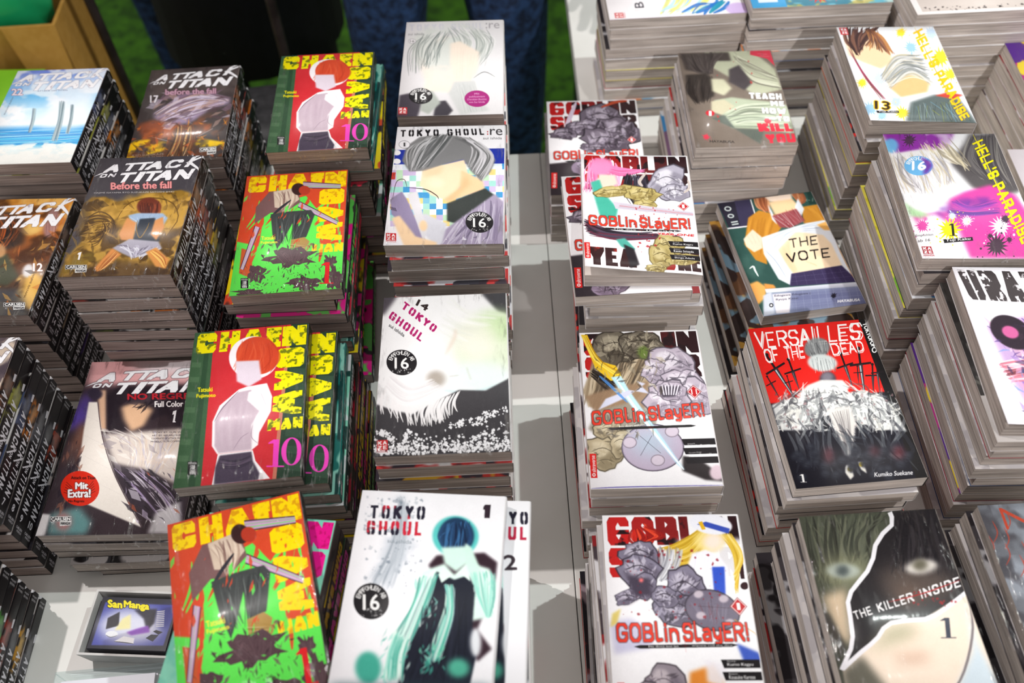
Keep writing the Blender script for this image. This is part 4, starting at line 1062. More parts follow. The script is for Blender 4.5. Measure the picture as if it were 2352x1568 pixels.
@cov
def slay_front():
    quad = [(497, 208), (1588, 228), (1862, 1901), (602, 1907)]
    Q = qmap(quad)
    c = Cv(quad, W_, seed=23)
    goblin_head(c, Q, ('GOBLIN', 'SLAYER'), (196, 36, 36))
    c.poly([(1100, 420), (1640, 420), (1700, 900), (1150, 800)], W_, .9, 8)
    c.poly([(1575, 560), (1620, 560), (1640, 740), (1610, 740)], (52, 30, 34)).ell(1640, 795, 34, 30, (52, 30, 34))
    # plain stand-ins: gold sweep beside a white cap and blue panel; grey shells with dark discs
    c.sweep([(1280, 330), (1150, 430), (960, 480)], [(1400, 420), (1250, 620), (1060, 640)], 60, 18, [(226, 190, 70), (244, 220, 130), (196, 156, 40)], .85)
    c.sweep([(1440, 380), (1560, 560), (1580, 860)], [(1520, 380), (1620, 560), (1560, 700)], 34, 16, [(226, 190, 70), (244, 220, 130), (196, 156, 40)], .85)
    c.ell(1360, 430, 120, 90, (244, 222, 140), .9, 8).ell(1390, 440, 80, 70, (248, 228, 214), 1, 10)
    c.ell(1370, 300, 170, 80, (238, 238, 248), 1, 2, .2).poly([(1260, 300), (1330, 280), (1520, 340), (1510, 380)], (58, 80, 180), 1, 1).poly([(1270, 282), (1300, 276), (1330, 340), (1300, 345)], (230, 180, 40))
    c.poly([(1220, 530), (1330, 500), (1440, 560), (1500, 640), (1520, 860), (1360, 850), (1160, 700)], (240, 238, 248), 1, 3).poly([(1380, 640), (1480, 640), (1490, 860), (1400, 850)], (52, 84, 196), 1, 2)
    c.sweep([(1240, 540), (1200, 680)], [(1400, 560), (1360, 820)], 18, 12, [(214, 210, 232), (250, 250, 254)], .7)
    c.sweep([(940, 470), (960, 600), (900, 740)], [(1140, 500), (1100, 640), (1010, 740)], 40, 16, [(196, 196, 204), (230, 230, 234), (140, 140, 150)], .8)
    c.sweep([(740, 330), (720, 400), (750, 450)], [(860, 300), (1000, 380), (900, 420)], 18, 18, [(206, 44, 34), (150, 28, 26), (232, 80, 50)], .9)
    plates(c, Q, [(25, 31, 13, 11, .2), (24, 43, 14, 12, .15), (26, 54, 9, 9, .2), (54, 56, 14, 14, .3), (46, 70, 16, 11, .4), (40, 62, 9, 7, .3), (14, 62, 9, 5, -.4)], (128, 122, 142), [(178, 172, 192), (206, 200, 216)], [(50, 44, 56), (84, 76, 92)], 26, 16)
    X, Y = 1385, 985
    c.ell(X, Y, 228, 160, (46, 40, 50), 1, 1, .35).ell(X, Y, 220, 152, (110, 102, 120), 1, 2, .35)
    c.sweep([(X - 150, Y - 60), (X - 100, Y + 60)], [(X + 140, Y - 20), (X + 120, Y + 120)], 24, 18, [(86, 78, 96), (144, 136, 156), (120, 40, 52)], .5)
    for dx, dy in ((-110, -130), (90, -90), (-90, 40), (140, 100)):
        c.ell(X + dx, Y + dy, 38, 30, (190, 178, 190), 1, 2)
    c.line([(1270, 950), (1530, 970)], 9, (60, 40, 50)).line([(1370, 850), (1390, 1040)], 9, (60, 40, 50))
    c.poly([(700, 700), (880, 720), (900, 860), (760, 860)], (70, 62, 78), 1, 5)
    c.ell(815, 735, 16, 16, (255, 120, 120), 1, 3)
    c.spk((640, 500, 1500, 1100), 70, 3, 14, [(140, 26, 38)], .7, True)
    c.poly([(560, 1070), (720, 1040), (900, 1110), (900, 1280), (600, 1330)], (196, 194, 222), .9, 8).poly([(580, 1000), (650, 960), (620, 1080), (565, 1110)], (226, 206, 120), 1, 3)
    c.line([(1560, 1060), (1750, 1190)], 20, (206, 160, 60))
    plates(c, Q, [(34, 122, 14, 14, .1), (22, 132, 12, 12, 0), (44, 138, 14, 12, .2)], (140, 130, 140), [(206, 194, 200)], [(66, 58, 66), (100, 90, 104)], 20, 14)
    c.poly([(1210, 1480), (1400, 1420), (1480, 1560), (1420, 1800), (1200, 1700)], (222, 130, 40), .95, 6).poly([(1580, 1250), (1760, 1330), (1790, 1400), (1640, 1400)], (64, 92, 190), 1, 4).poly([(1330, 1380), (1500, 1420), (1480, 1600), (1350, 1560)], (236, 232, 240), .9, 6)
    goblin_title(c, Q, 81)
    diamond(c, Q, 90, 69, '1', 6)
    c.altra(620, 1560, 60, 250, 16)
    return c.grain(.025)


@cov
def taupe():
    c = Cv([(1200, 425), (1940, 370), (2120, 1100), (1340, 1160)], (128, 116, 106), seed=24)
    pale, hair = (194, 198, 172), (58, 52, 49)
    c.poly([(1400, 400), (1780, 380), (1960, 520), (2010, 680), (1800, 740), (1600, 600), (1450, 520)], pale, 1, 6)
    c.sweep([(1640, 420), (1760, 480), (1960, 580)], [(1700, 560), (1800, 660), (2000, 680)], 26, 12, [(186, 190, 166), (224, 226, 204), (120, 116, 104)], .7)
    c.poly([(1215, 430), (1600, 400), (1620, 470), (1440, 480), (1440, 580), (1260, 560)], (72, 64, 62), 1, 6)
    c.sweep([(1220, 450), (1320, 560), (1440, 580)], [(1560, 400), (1500, 480), (1460, 560)], 44, 12, [(50, 44, 44), (92, 84, 82), (70, 62, 62)], .7)
    c.poly([(1260, 600), (1420, 580), (1500, 640), (1480, 760), (1340, 820), (1270, 740)], hair, 1, 6).sweep([(1280, 620), (1270, 720), (1340, 820)], [(1480, 600), (1480, 700), (1440, 800)], 36, 12, [(40, 35, 34), (82, 74, 70), (62, 55, 52)], .7)
    c.poly([(1460, 620), (1560, 620), (1620, 690), (1560, 750), (1470, 720)], (214, 212, 184), 1, 6)
    c.poly([(1600, 540), (1680, 500), (1780, 640), (1720, 700), (1600, 640)], (78, 72, 76), 1, 5)
    c.poly([(1480, 790), (1620, 760), (1740, 770), (1900, 780), (2040, 800), (2100, 960), (2120, 1020), (1860, 1000), (1620, 1000), (1540, 900)], (184, 194, 170), 1, 5)
    c.sweep([(1560, 880), (1700, 820), (1900, 800)], [(1640, 1000), (1800, 990), (2080, 990)], 28, 12, [(186, 198, 172), (222, 228, 208), (120, 128, 112)], .6)
    c.poly([(1460, 930), (1560, 900), (1640, 1000), (1860, 1000), (1830, 1110), (1650, 1010)], (96, 104, 96), 1, 4).poly([(1460, 800), (1560, 780), (1640, 830), (1540, 900), (1460, 880)], (206, 200, 172), 1, 4)
    c.poly([(1770, 380), (1925, 368), (1965, 500), (1900, 440), (1770, 415)], (222, 60, 84)).line([(1825, 402), (1905, 404)], 8, (245, 200, 210), .7).line([(1845, 420), (1920, 422)], 8, (245, 200, 210), .7)
    c.spk((1400, 400, 2060, 960), 14, 4, 12, [(206, 60, 60)], .7, True)
    for t, x, y, w, h in (('TEACH', 1750, 716, 252, 48), ('ME', 1912, 774, 105, 40), ('HOW', 1845, 830, 184, 44), ('TO', 1955, 890, 98, 40)):
        c.stx(t, [(x, y), (x + w, y - 2), (x + w + 6, y + h - 2), (x + 6, y + h)], (246, 246, 246), .2, .14, .16, out=((70, 66, 60), 1, .8))
    c.stx('KILL', [(1808, 955), (2074, 940), (2086, 1000), (1824, 1018)], (222, 44, 66), .2, .15, .14, jit=.02).stx('YOU', [(1866, 1034), (2088, 1016), (2098, 1082), (1882, 1100)], (222, 44, 66), .2, .15, .14, jit=.02)
    c.ell(1890, 930, 26, 20, (222, 44, 66), 1, 1).ell(1450, 892, 34, 22, (206, 44, 56), 1, 1).row('1', 1442, 876, 18, 36, (250, 240, 240), 1)
    c.splat(1420, 1075, 30, (222, 60, 84), 9).row('HAYABUSA', 1446, 1098, 186, 18, (70, 62, 58), .8, -4)
    return c.grain(.025)


@cov
def para13():
    c = Cv([(795, 235), (1585, 235), (1952, 1022), (1062, 1035)], (240, 241, 246), seed=25)
    Y, B = (246, 218, 40), (150, 196, 228)
    for x, y, r, col in ((1320, 280, 48, Y), (1400, 400, 60, B), (1560, 290, 60, (190, 212, 236)), (1640, 480, 80, Y), (1000, 700, 50, Y), (1150, 660, 70, (200, 214, 240)), (1060, 930, 70, B), (1280, 860, 60, (186, 206, 236)), (1330, 960, 70, Y), (1160, 990, 50, B), (1720, 620, 60, Y)):
        c.splat(x, y, r, col, 14, .9)
    # plain stand-ins: brown fan, peach patches, silver sweep, grey-green base
    c.poly([(860, 340), (1000, 300), (1240, 420), (1250, 520), (1160, 580), (1000, 520), (900, 470)], (236, 206, 168), 1, 6)
    c.sweep([(850, 240), (880, 360), (960, 470)], [(1130, 240), (1060, 320), (1000, 400)], 40, 20, [(84, 58, 56), (60, 42, 42), (120, 84, 70)], .9)
    c.sweep([(1100, 260), (1180, 340), (1280, 460)], [(1040, 260), (1060, 330), (1020, 400)], 30, 14, [(140, 90, 66), (96, 64, 54), (186, 130, 80)], .85)
    c.sweep([(880, 400), (1010, 640), (1150, 840)], [(930, 480), (1060, 680), (1200, 850)], 10, 8, [(130, 90, 70), (170, 60, 100), (90, 66, 60)], .8)
    c.poly([(1200, 660), (1340, 600), (1560, 680), (1540, 770), (1320, 820), (1230, 740)], (228, 190, 134), 1, 6)
    c.sweep([(1160, 640), (1280, 480), (1480, 460)], [(1240, 740), (1400, 620), (1580, 720)], 70, 12, [(206, 206, 206), (150, 155, 155), (232, 230, 224), (196, 186, 156), (120, 124, 124)], .7)
    c.poly([(1400, 860), (1600, 790), (1800, 830), (1952, 1022), (1360, 1030)], (92, 104, 104), 1, 8).sweep([(1420, 880), (1420, 1010)], [(1800, 850), (1900, 1010)], 34, 16, [(60, 70, 74), (140, 156, 156), (150, 160, 50), (110, 150, 170)], .7)
    c.poly([(1600, 800), (1700, 770), (1830, 790), (1760, 830)], (200, 56, 40), .9, 4)
    for i, t in enumerate(("HELL'S", 'PARADISE')):
        a, b = ((1430, 275), (1580, 570)) if i == 0 else ((1600, 610), (1835, 1005))
        d = np.array(b, float) - a; n = np.array([d[1], -d[0]]) / np.hypot(*d) * 62
        c.stx(t, [np.array(a) + n, np.array(b) + n, np.array(b) - n * .3, np.array(a) - n * .3], (244, 196, 20), .12, .1, .2, jit=.04, out=((150, 110, 20), 1, .5))
    c.line([(1430, 240), (1620, 620), (1850, 1010)], 8, (230, 180, 20))
    c.row('13', 1105, 856, 120, 72, (60, 46, 30), 2, 6, out=((240, 190, 40), 5))
    c.poly([(1112, 944), (1300, 940), (1304, 960), (1120, 966)], (30, 28, 32)).row('Yuji Kaku', 1130, 944, 160, 18, (240, 240, 240), .3, -3)
    c.poly([(815, 238), (880, 238), (895, 296), (832, 296)], (200, 50, 60)).stx('KA', [(828, 244), (874, 244), (880, 264), (836, 264)], W_, .14, .12).stx('ZE', [(838, 270), (882, 270), (888, 288), (844, 288)], W_, .14, .12)
    return c.grain(.02)


@cov
def para1():
    c = Cv([(1172, -224), (2105, -249), (2540, 784), (1500, 780)], (238, 238, 242), seed=26)
    c.poly([(1172, -224), (1750, -240), (1700, -120), (1500, -100), (1260, -60)], (140, 50, 160), 1, 8, (6, 8, .2, .45)).ell(1240, -130, 60, 60, (110, 190, 236), .9, 6).splat(1390, -180, 60, (80, 50, 80), 12)
    c.poly([(1880, -240), (2105, -249), (2330, 220), (2100, 300), (1900, 200), (1720, 0), (1840, -160)], (88, 84, 86), 1, 10)
    c.sweep([(1900, -220), (1820, -40), (1980, 120)], [(2100, -230), (2140, 0), (2240, 200)], 40, 18, [(66, 62, 66), (120, 116, 116), (150, 146, 140), (80, 76, 80)], .6)
    c.sweep([(1480, -150), (1560, -60), (1760, -40)], [(1720, -160), (1820, -60), (1900, 60)], 30, 14, [(222, 210, 180), (160, 150, 130), (240, 232, 214)], .7)
    c.poly([(1240, -60), (1500, -110), (1720, -20), (1740, 120), (1720, 340), (1520, 340), (1320, 200)], (232, 230, 232), 1, 6)
    c.sweep([(1230, -60), (1300, 100), (1400, 260)], [(1640, -60), (1720, 60), (1760, 200)], 80, 14, [(244, 243, 246), (206, 203, 208), (150, 146, 152), (204, 190, 160), (226, 224, 228)], .6)
    c.poly([(1600, 220), (1760, 160), (1820, 230), (1700, 345), (1560, 330)], (236, 228, 222), 1, 6)
    c.poly([(1720, 300), (1840, 240), (2060, 180), (2260, 260), (2420, 480), (2480, 640), (2540, 784), (1880, 776), (1800, 640), (1500, 560), (1420, 440), (1700, 400)], (214, 70, 160), 1, 8)
    c.poly([(1540, 400), (1800, 300), (2060, 280), (2160, 400), (1900, 440), (1640, 470)], (110, 50, 150), .9, 14, (6, 8, .25, .55))
    c.sweep([(1760, 300), (1900, 360), (2100, 300)], [(1700, 420), (1900, 440), (2140, 420)], 24, 14, [(90, 50, 140), (200, 70, 160), (150, 60, 170)], .6)
    c.poly([(1430, 460), (1600, 420), (1800, 560), (1880, 776), (1500, 780)], (238, 238, 242), .95, 10, (8, 10, .3, .45))
    for x, y, r, col in ((1860, 480, 50, (236, 236, 242)), (2140, 520, 90, (238, 230, 240)), (1500, 520, 60, (214, 70, 160)), (2180, 460, 44, (70, 50, 70)), (2100, 680, 100, (70, 50, 66)), (2210, 630, 30, (70, 50, 66)), (2050, 600, 24, (70, 50, 66)), (1740, 440, 40, (190, 226, 226)), (1720, 550, 100, (246, 226, 20))):
        c.splat(x, y, r, col, 16)
    c.poly([(1350, 330), (1420, 380), (1560, 430), (1480, 460), (1400, 440)], (170, 214, 160), .9, 8)
    for i, t in enumerate(("HELL'S", 'PARADISE')):
        a, b = ((1930, -175), (2075, 130)) if i == 0 else ((2100, 180), (2335, 665))
        d = np.array(b, float) - a; n = np.array([d[1], -d[0]]) / np.hypot(*d) * 74
        c.stx(t, [np.array(a) + n, np.array(b) + n, np.array(b) - n * .3, np.array(a) - n * .3], (246, 232, 20), .12, .1, .2, jit=.04, out=((60, 56, 40), 1, .6))
    c.line([(1915, -240), (2110, 180), (2340, 680)], 9, (250, 236, 30))
    c.badge(1465, 30, 116, 80, (110, 180, 230), (245, 245, 250), False).poly([(1480, -46), (1560, -10), (1580, 30), (1540, 90), (1500, 104), (1520, 30)], (110, 40, 150), .85, 6).row('16', 1415, -6, 110, 66, (248, 248, 252), 1.4)
    c.one(1706, 500, 70, 100, (30, 28, 30), 10)
    c.poly([(1668, 628), (1905, 608), (1912, 638), (1676, 658)], (30, 28, 32)).row('Yuji Kaku', 1688, 624, 200, 28, (245, 245, 245), .4, -14)
    c.poly([(1492, 685), (1570, 685), (1590, 745), (1510, 745)], (170, 38, 50)).stx('KA', [(1502, 690), (1566, 690), (1572, 712), (1508, 712)], W_, .14, .12).stx('ZE', [(1510, 718), (1574, 718), (1582, 740), (1516, 740)], W_, .14, .12).row('MANGA', 1512, 750, 86, 12, (170, 38, 50), .2)
    c.row('Empfohlen', 1445, 590, 140, 22, (60, 56, 60), 0, -10).row('ab 16', 1462, 630, 100, 22, (60, 56, 60), 0, -10)
    return c.grain(.02)


@cov
def chalk():
    c = Cv([(-107, 246), (595, 135), (1085, 1050), (225, 1190)], (42, 78, 72), seed=27)
    c.full((66, 104, 96), .6, (5, 7, .45, .65))
    c.poly([(-107, 246), (130, 205), (195, 400), (-20, 440)], (52, 48, 76), 1, 2).line([(-40, 440), (190, 405)], 10, (226, 226, 232), 1, False).line([(195, 405), (140, 210)], 8, (226, 226, 232), 1, False)
    c.poly([(-100, 246), (20, 230), (60, 410), (-30, 430)], (36, 34, 50)).ell(-30, 285, 26, 18, (200, 210, 210)).ell(-30, 285, 17, 11, (36, 34, 50)).ell(-10, 340, 24, 16, (200, 210, 210)).ell(-10, 340, 15, 9, (36, 34, 50)).line([(-10, 390), (40, 380)], 9, (200, 210, 210), 1, False).line([(-4, 408), (46, 398)], 9, (200, 210, 210), 1, False)
    c.row('x-1', 535, 185, 70, 26, (120, 150, 140), .3, 0)
    # plain stand-in: an ochre jacket shape, a striped knot, white folds over a plain peach field
    OC = [(222, 158, 60), (176, 112, 30), (206, 142, 48)]
    c.poly([(85, 560), (120, 350), (200, 290), (330, 320), (370, 420), (250, 600), (260, 725), (170, 690)], (198, 134, 42), 1, 2).sweep([(130, 360), (120, 480), (180, 660)], [(330, 330), (300, 430), (240, 640)], 18, 14, OC, .5, .05, 2)
    c.poly([(520, 255), (640, 232), (745, 370), (890, 560), (1020, 835), (930, 815), (820, 600), (740, 430), (540, 380)], (198, 134, 42), 1, 2).sweep([(540, 270), (640, 330), (760, 430)], [(640, 245), (740, 380), (860, 560)], 12, 14, OC, .5, .05, 2)
    c.sweep([(160, 195), (190, 260), (250, 300)], [(270, 180), (280, 240), (280, 300)], 20, 16, [(176, 104, 66), (140, 76, 48), (206, 140, 96)], .9).sweep([(440, 152), (470, 190), (520, 240)], [(530, 150), (545, 200), (500, 240)], 16, 16, [(176, 104, 66), (150, 84, 54), (200, 134, 92)], .9)
    c.poly([(240, 185), (440, 150), (450, 200), (370, 232), (280, 220)], (248, 226, 208), 1, 4).poly([(270, 225), (450, 195), (520, 270), (440, 340), (320, 320)], (244, 206, 160), 1, 5)
    c.poly([(265, 240), (300, 300), (340, 400), (300, 360)], (226, 232, 242), 1, 2).poly([(490, 190), (540, 270), (520, 330), (470, 260)], (226, 232, 242), 1, 2)
    c.poly([(300, 330), (480, 270), (550, 360), (440, 420), (360, 420)], (150, 70, 76), 1, 3).sweep([(310, 330), (420, 420)], [(490, 270), (550, 370)], 18, 9, [(236, 220, 222), (120, 40, 50), (180, 110, 116)], .85)
    sh = [(215, 505), (330, 460), (440, 420), (560, 380), (700, 352), (770, 430), (830, 600), (945, 815), (880, 760), (850, 720), (470, 800), (455, 905), (350, 850), (235, 640)]
    c.poly(sh, (232, 237, 245), 1, 2)
    c.poly([(345, 600), (440, 490), (480, 450), (690, 470), (760, 540), (855, 722), (465, 800)], (249, 224, 190), 1, 3)
    c.sweep([(350, 600), (400, 700), (470, 795)], [(430, 520), (440, 640), (500, 780)], 10, 14, [(238, 198, 152), (246, 214, 176)], .5, .04, 4).line([(560, 690), (640, 720), (650, 735)], 8, (226, 180, 130), .5, soft=2)
    c.sweep([(230, 540), (400, 455), (690, 365)], [(330, 600), (480, 450), (740, 440)], 12, 9, [(206, 216, 232), (248, 250, 253), (190, 202, 222)], .7).sweep([(250, 620), (320, 740), (400, 860)], [(330, 600), (420, 740), (450, 880)], 8, 9, [(206, 216, 232), (248, 250, 253)], .7).line([(240, 600), (330, 700), (420, 850)], 5, (150, 165, 190))
    c.poly([(80, 520), (150, 440), (220, 500), (225, 590), (160, 625), (100, 580)], (246, 218, 194), 1, 2)
    for k in range(3):
        c.line([(110 + k * 32, 490 - k * 14), (150 + k * 26, 560 - k * 8)], 5, (206, 150, 120), .8)
    c.poly([(640, 390), (720, 360), (770, 432), (700, 432)], (240, 180, 96), 1, 3)
    c.poly([(450, 800), (850, 720), (1000, 860), (440, 910)], (56, 46, 84), 1, 2)
    for i in range(7):
        c.line([(480 + i * 70, 790 - i * 10), (500 + i * 80, 900 - i * 6)], 5, (120, 112, 150), .8)
    c.line([(450, 830), (900, 770)], 5, (120, 112, 150), .8).line([(440, 870), (960, 810)], 5, (120, 112, 150), .8)
    c.poly([(110, 900), (180, 870), (250, 920), (245, 1010), (180, 1090)], (238, 172, 90), 1, 4).poly([(230, 890), (310, 900), (330, 930), (250, 940)], (230, 150, 70), 1, 3)
    c.poly([(240, 940), (1000, 860), (1010, 900), (250, 975)], (222, 226, 234), 1, 1).poly([(250, 975), (1010, 900), (1085, 1050), (225, 1190)], (150, 160, 186), 1, 1).poly([(440, 955), (1010, 900), (1085, 1050), (440, 1150)], (96, 100, 140), .8, 20)
    for i in range(10):
        c.line([(480 + i * 62, 950 - i * 6), (500 + i * 66, 1140 - i * 9)], 6, (176, 184, 206), .7)
    for i in range(3):
        c.line([(440, 1000 + i * 50), (1060, 930 + i * 44)], 6, (176, 184, 206), .6)
    c.poly([(225, 1000), (290, 960), (320, 1160), (225, 1190)], (206, 212, 226), 1, 3).ell(290, 1085, 18, 20, (40, 38, 44)).ell(290, 1085, 9, 10, (230, 230, 234))
    c.poly([(300, 985), (450, 970), (440, 1150), (330, 1160)], (236, 230, 236), .95, 2)
    K = (26, 22, 24)
    c.stx('THE', [(425, 510), (640, 470), (650, 545), (440, 585)], K, .07, .07, .28, jit=.03).stx('VOTE', [(400, 625), (745, 575), (760, 655), (420, 705)], K, .07, .07, .28, jit=.03)
    c.line([(120, 765), (150, 745), (165, 780), (190, 830)], 16, (226, 240, 236))
    c.row('Edogawa Edogawa |', 316, 990, 290, 22, (70, 70, 92), .3, -30).row('Ryuya Kasai', 328, 1024, 180, 22, (70, 70, 92), .3, -18)
    c.splat(800, 990, 30, (30, 28, 44), 9).row('HAYABUSA', 836, 1026, 184, 24, (236, 238, 244), 1, -18)
    return c.grain(.02)


@cov
def versailles():
    c = Cv([(265, 180), (1130, 95), (1610, 1300), (622, 1382)], (222, 34, 28), seed=28)
    c.poly([(430, 740), (1350, 640), (1610, 1300), (622, 1382)], (20, 19, 30), 1, 3)
    c.poly([(1075, 100), (1130, 95), (1610, 1300), (1510, 1308)], (20, 18, 20))
    # swords: plain shapes
    def sword(x0, y0, x1, y1, w, blade):
        a, b = np.array((x0, y0), float), np.array((x1, y1), float)
        d = (b - a) / np.hypot(*(b - a)); n = np.array([-d[1], d[0]])
        g = a + d * 120 * w
        c.poly([a + n * 8 * w, g + n * 8 * w, g - n * 8 * w, a - n * 8 * w], (28, 22, 26)).ell(a[0], a[1], 15 * w, 15 * w, (28, 22, 26))
        c.line([g + n * 80 * w, g - n * 80 * w], 16 * w, (28, 22, 26), 1, False)
        c.poly([g + n * 16 * w, b, g - n * 16 * w], (50, 44, 50)).poly([g + n * 9 * w + d * 10, b, g - n * 2 * w + d * 10], blade)
    sword(400, 375, 660, 780, 1.0, (176, 190, 196)); sword(560, 405, 650, 660, .8, (90, 84, 90)); sword(1075, 320, 1140, 790, 1.0, (176, 190, 196)); sword(945, 360, 1050, 660, .8, (120, 120, 124)); sword(405, 535, 510, 720, .5, (60, 50, 54)); sword(1180, 440, 1190, 680, .7, (70, 66, 70)); sword(1210, 430, 1240, 690, .6, (110, 112, 116)); sword(550, 530, 600, 700, .4, (60, 50, 54)); sword(1068, 455, 1080, 600, .4, (60, 50, 54))
    # plain stand-in: tall pale tower above a wide ruffled pale mound
    c.ell(770, 320, 95, 75, (120, 122, 124), 1, 3, -.2).sweep([(690, 290), (730, 380)], [(850, 280), (860, 370)], 26, 10, [(40, 40, 44), (210, 214, 214), (150, 152, 154), (70, 70, 74)], .8)
    c.ell(810, 430, 110, 66, (206, 212, 212), 1, 4, .1).sweep([(720, 400), (740, 500)], [(900, 400), (920, 500)], 22, 10, [(236, 238, 238), (150, 158, 160), (90, 94, 98)], .7)
    c.ell(850, 560, 62, 62, (70, 64, 76), 1, 4).ell(845, 535, 44, 36, (130, 124, 136), .9, 6)
    c.poly([(700, 600), (800, 560), (960, 560), (1010, 610), (980, 680), (680, 720), (640, 660)], (222, 222, 220), 1, 3)
    skirt = [(440, 750), (560, 700), (660, 690), (960, 660), (1100, 640), (1250, 680), (1400, 880), (1440, 950), (1200, 930), (960, 820), (820, 830), (700, 940), (520, 940), (470, 850)]
    c.poly(skirt, (206, 208, 208), 1, 3)
    c.sweep([(560, 710), (500, 820), (540, 930)], [(1260, 690), (1380, 820), (1400, 930)], 90, 22, [(236, 238, 236), (170, 174, 174), (120, 122, 126), (60, 60, 66), (222, 222, 216)], .6)
    c.sweep([(640, 640), (560, 700), (480, 770)], [(1000, 620), (1150, 680), (1300, 740)], 40, 14, [(240, 242, 242), (150, 152, 154), (80, 80, 86)], .6)
    c.clut((470, 650, 1420, 940), 150, 90, [(244, 246, 244), (120, 122, 126), (176, 180, 180), (60, 60, 66), (226, 226, 220)], .6)
    c.spk((470, 650, 1420, 930), 130, 4, 14, [(90, 88, 94), (236, 236, 236), (150, 120, 124)], .6, True)
    c.poly([(840, 780), (1020, 760), (1060, 900), (1020, 1180), (1000, 1210), (940, 1000)], (214, 210, 206), 1, 4).sweep([(880, 800), (960, 1000), (1000, 1200)], [(1010, 780), (1020, 980), (1015, 1190)], 20, 10, [(238, 236, 232), (150, 146, 146), (110, 104, 106)], .6)
    c.poly([(985, 1200), (1030, 1200), (1045, 1290), (1020, 1316), (980, 1260)], (220, 218, 210), 1, 2).poly([(1070, 1180), (1120, 1180), (1142, 1270), (1100, 1240)], (220, 218, 210), 1, 2).ell(1020, 1235, 22, 18, (206, 180, 50)).ell(1100, 1200, 18, 18, (206, 180, 50))
    c.sweep([(560, 950), (640, 1080), (660, 1200)], [(1400, 940), (1450, 1080), (1480, 1200)], 40, 26, [(80, 86, 94), (44, 46, 56), (110, 116, 120), (24, 24, 34)], .5)
    for i in range(40):
        x, y = 600 + 880 * c.r.random(), 1040 + 260 * c.r.random()
        r = 26 + 24 * c.r.random()
        c.ell(x, y, r, r * .9, (24, 25, 36), .8, 4).ell(x - 4, y - 6, r * .7, r * .6, (62, 66, 76), .55, 5).line([(x - r * .5, y), (x + r * .4, y + r * .2)], r * .3, (20, 20, 28), .8)
    c.ell(860, 1130, 30, 60, (150, 50, 60), .5, 12).ell(1380, 1110, 40, 50, (150, 50, 60), .5, 12).ell(1200, 1100, 30, 40, (150, 50, 60), .4, 12)
    for t, pts in (('VERSAILLES', [(305, 205), (1085, 125), (1095, 255), (330, 320)]), ('OF THE', [(370, 330), (665, 290), (680, 385), (400, 430)]), ('DEAD', [(860, 285), (1100, 260), (1120, 340), (890, 375)])):
        c.stx(t, pts, (245, 242, 242), .075, .05, .2, jit=.03)
        c.stx(t, [(x + 7, y + 9) for x, y in pts], (245, 242, 242), .03, .03, .2, jit=.05)
    c.ell(770, 300, 84, 60, (130, 132, 134), .85, 6).sweep([(700, 280), (730, 360)], [(840, 270), (850, 350)], 16, 10, [(50, 50, 54), (206, 210, 210), (150, 152, 154)], .7)
    c.ftx('TOKYOPOP', [(1140, 120), (1205, 300), (1175, 312), (1105, 128)], (244, 244, 244), 1.2)
    c.ell(1195, 330, 20, 22, (244, 244, 244)).ell(1195, 330, 12, 14, (20, 18, 20))
    c.one(640, 1272, 52, 60, (244, 244, 244), 10)
    c.row('Kumiko Suekane', 1200, 1262, 285, 34, (238, 238, 240), .4, -16)
    return c.grain(.02)


@cov
def urata():
    quad = [(0, 0), (100, 0), (100, 150), (0, 150)]
    c = Cv(quad, (240, 238, 246), seed=29)
    for i in range(14):
        x, y = 100 * c.r.random(2)
        c.line([(x, y * .4), (x + 14, y * .4 + 10), (x + 8, y * .4 + 26)], 1.2, (200, 204, 200), .8)
    pur, pk = (150, 120, 190), (222, 160, 196)
    c.poly([(10, 60), (60, 44), (100, 50), (100, 150), (20, 150), (14, 100)], (190, 160, 204), 1, 10)
    c.sweep([(14, 60), (30, 90), (24, 140)], [(90, 50), (96, 90), (90, 140)], 90, 4, [pur, pk, (240, 236, 246), (96, 70, 140), (236, 196, 212), (80, 60, 120)], .6)
    c.ell(28, 66, 15, 17, (44, 32, 44), 1, 2, -.3).ell(27, 66, 7, 7, (214, 100, 160), 1, 2).ell(66, 70, 14, 7, (190, 200, 60), .8, 4, -.2)
    c.sweep([(10, 96), (40, 92), (90, 96)], [(14, 112), (40, 110), (90, 116)], 40, 3.5, [(226, 150, 170), (120, 60, 70), (244, 226, 234), (196, 110, 130)], .7)
    c.poly([(46, 84), (90, 78), (84, 92), (60, 96)], (236, 232, 240), .9, 3)
    for x, y in ((46, 116), (52, 126), (56, 134)):
        c.ell(x, y, 9, 4.5, (70, 190, 130), 1, 2, -.15)
    c.sweep([(20, 114), (30, 130), (40, 146)], [(90, 112), (92, 130), (90, 146)], 40, 3.5, [(110, 90, 180), (214, 140, 180), (60, 50, 90), (236, 200, 214)], .6)
    c.clut((14, 50, 100, 146), 120, 12, [pur, pk, (244, 240, 250), (96, 70, 140), (236, 196, 212), (110, 150, 214), (60, 50, 90)], .6)
    c.ell(27, 66, 13, 15, (44, 32, 44), .9, 3, -.3).ell(27, 66, 6, 6, (214, 100, 160), .9, 2)
    c.stx('URATARO', [(3, 3), (118, 6), (118, 40), (6, 34)], (66, 60, 62), .22, .1, .16, stencil=True, distress=((226, 222, 228), 26, .6, .68))
    c.egmont(42, 128, 12, 15, (240, 240, 240), (40, 36, 40))
    return c.grain(.02)


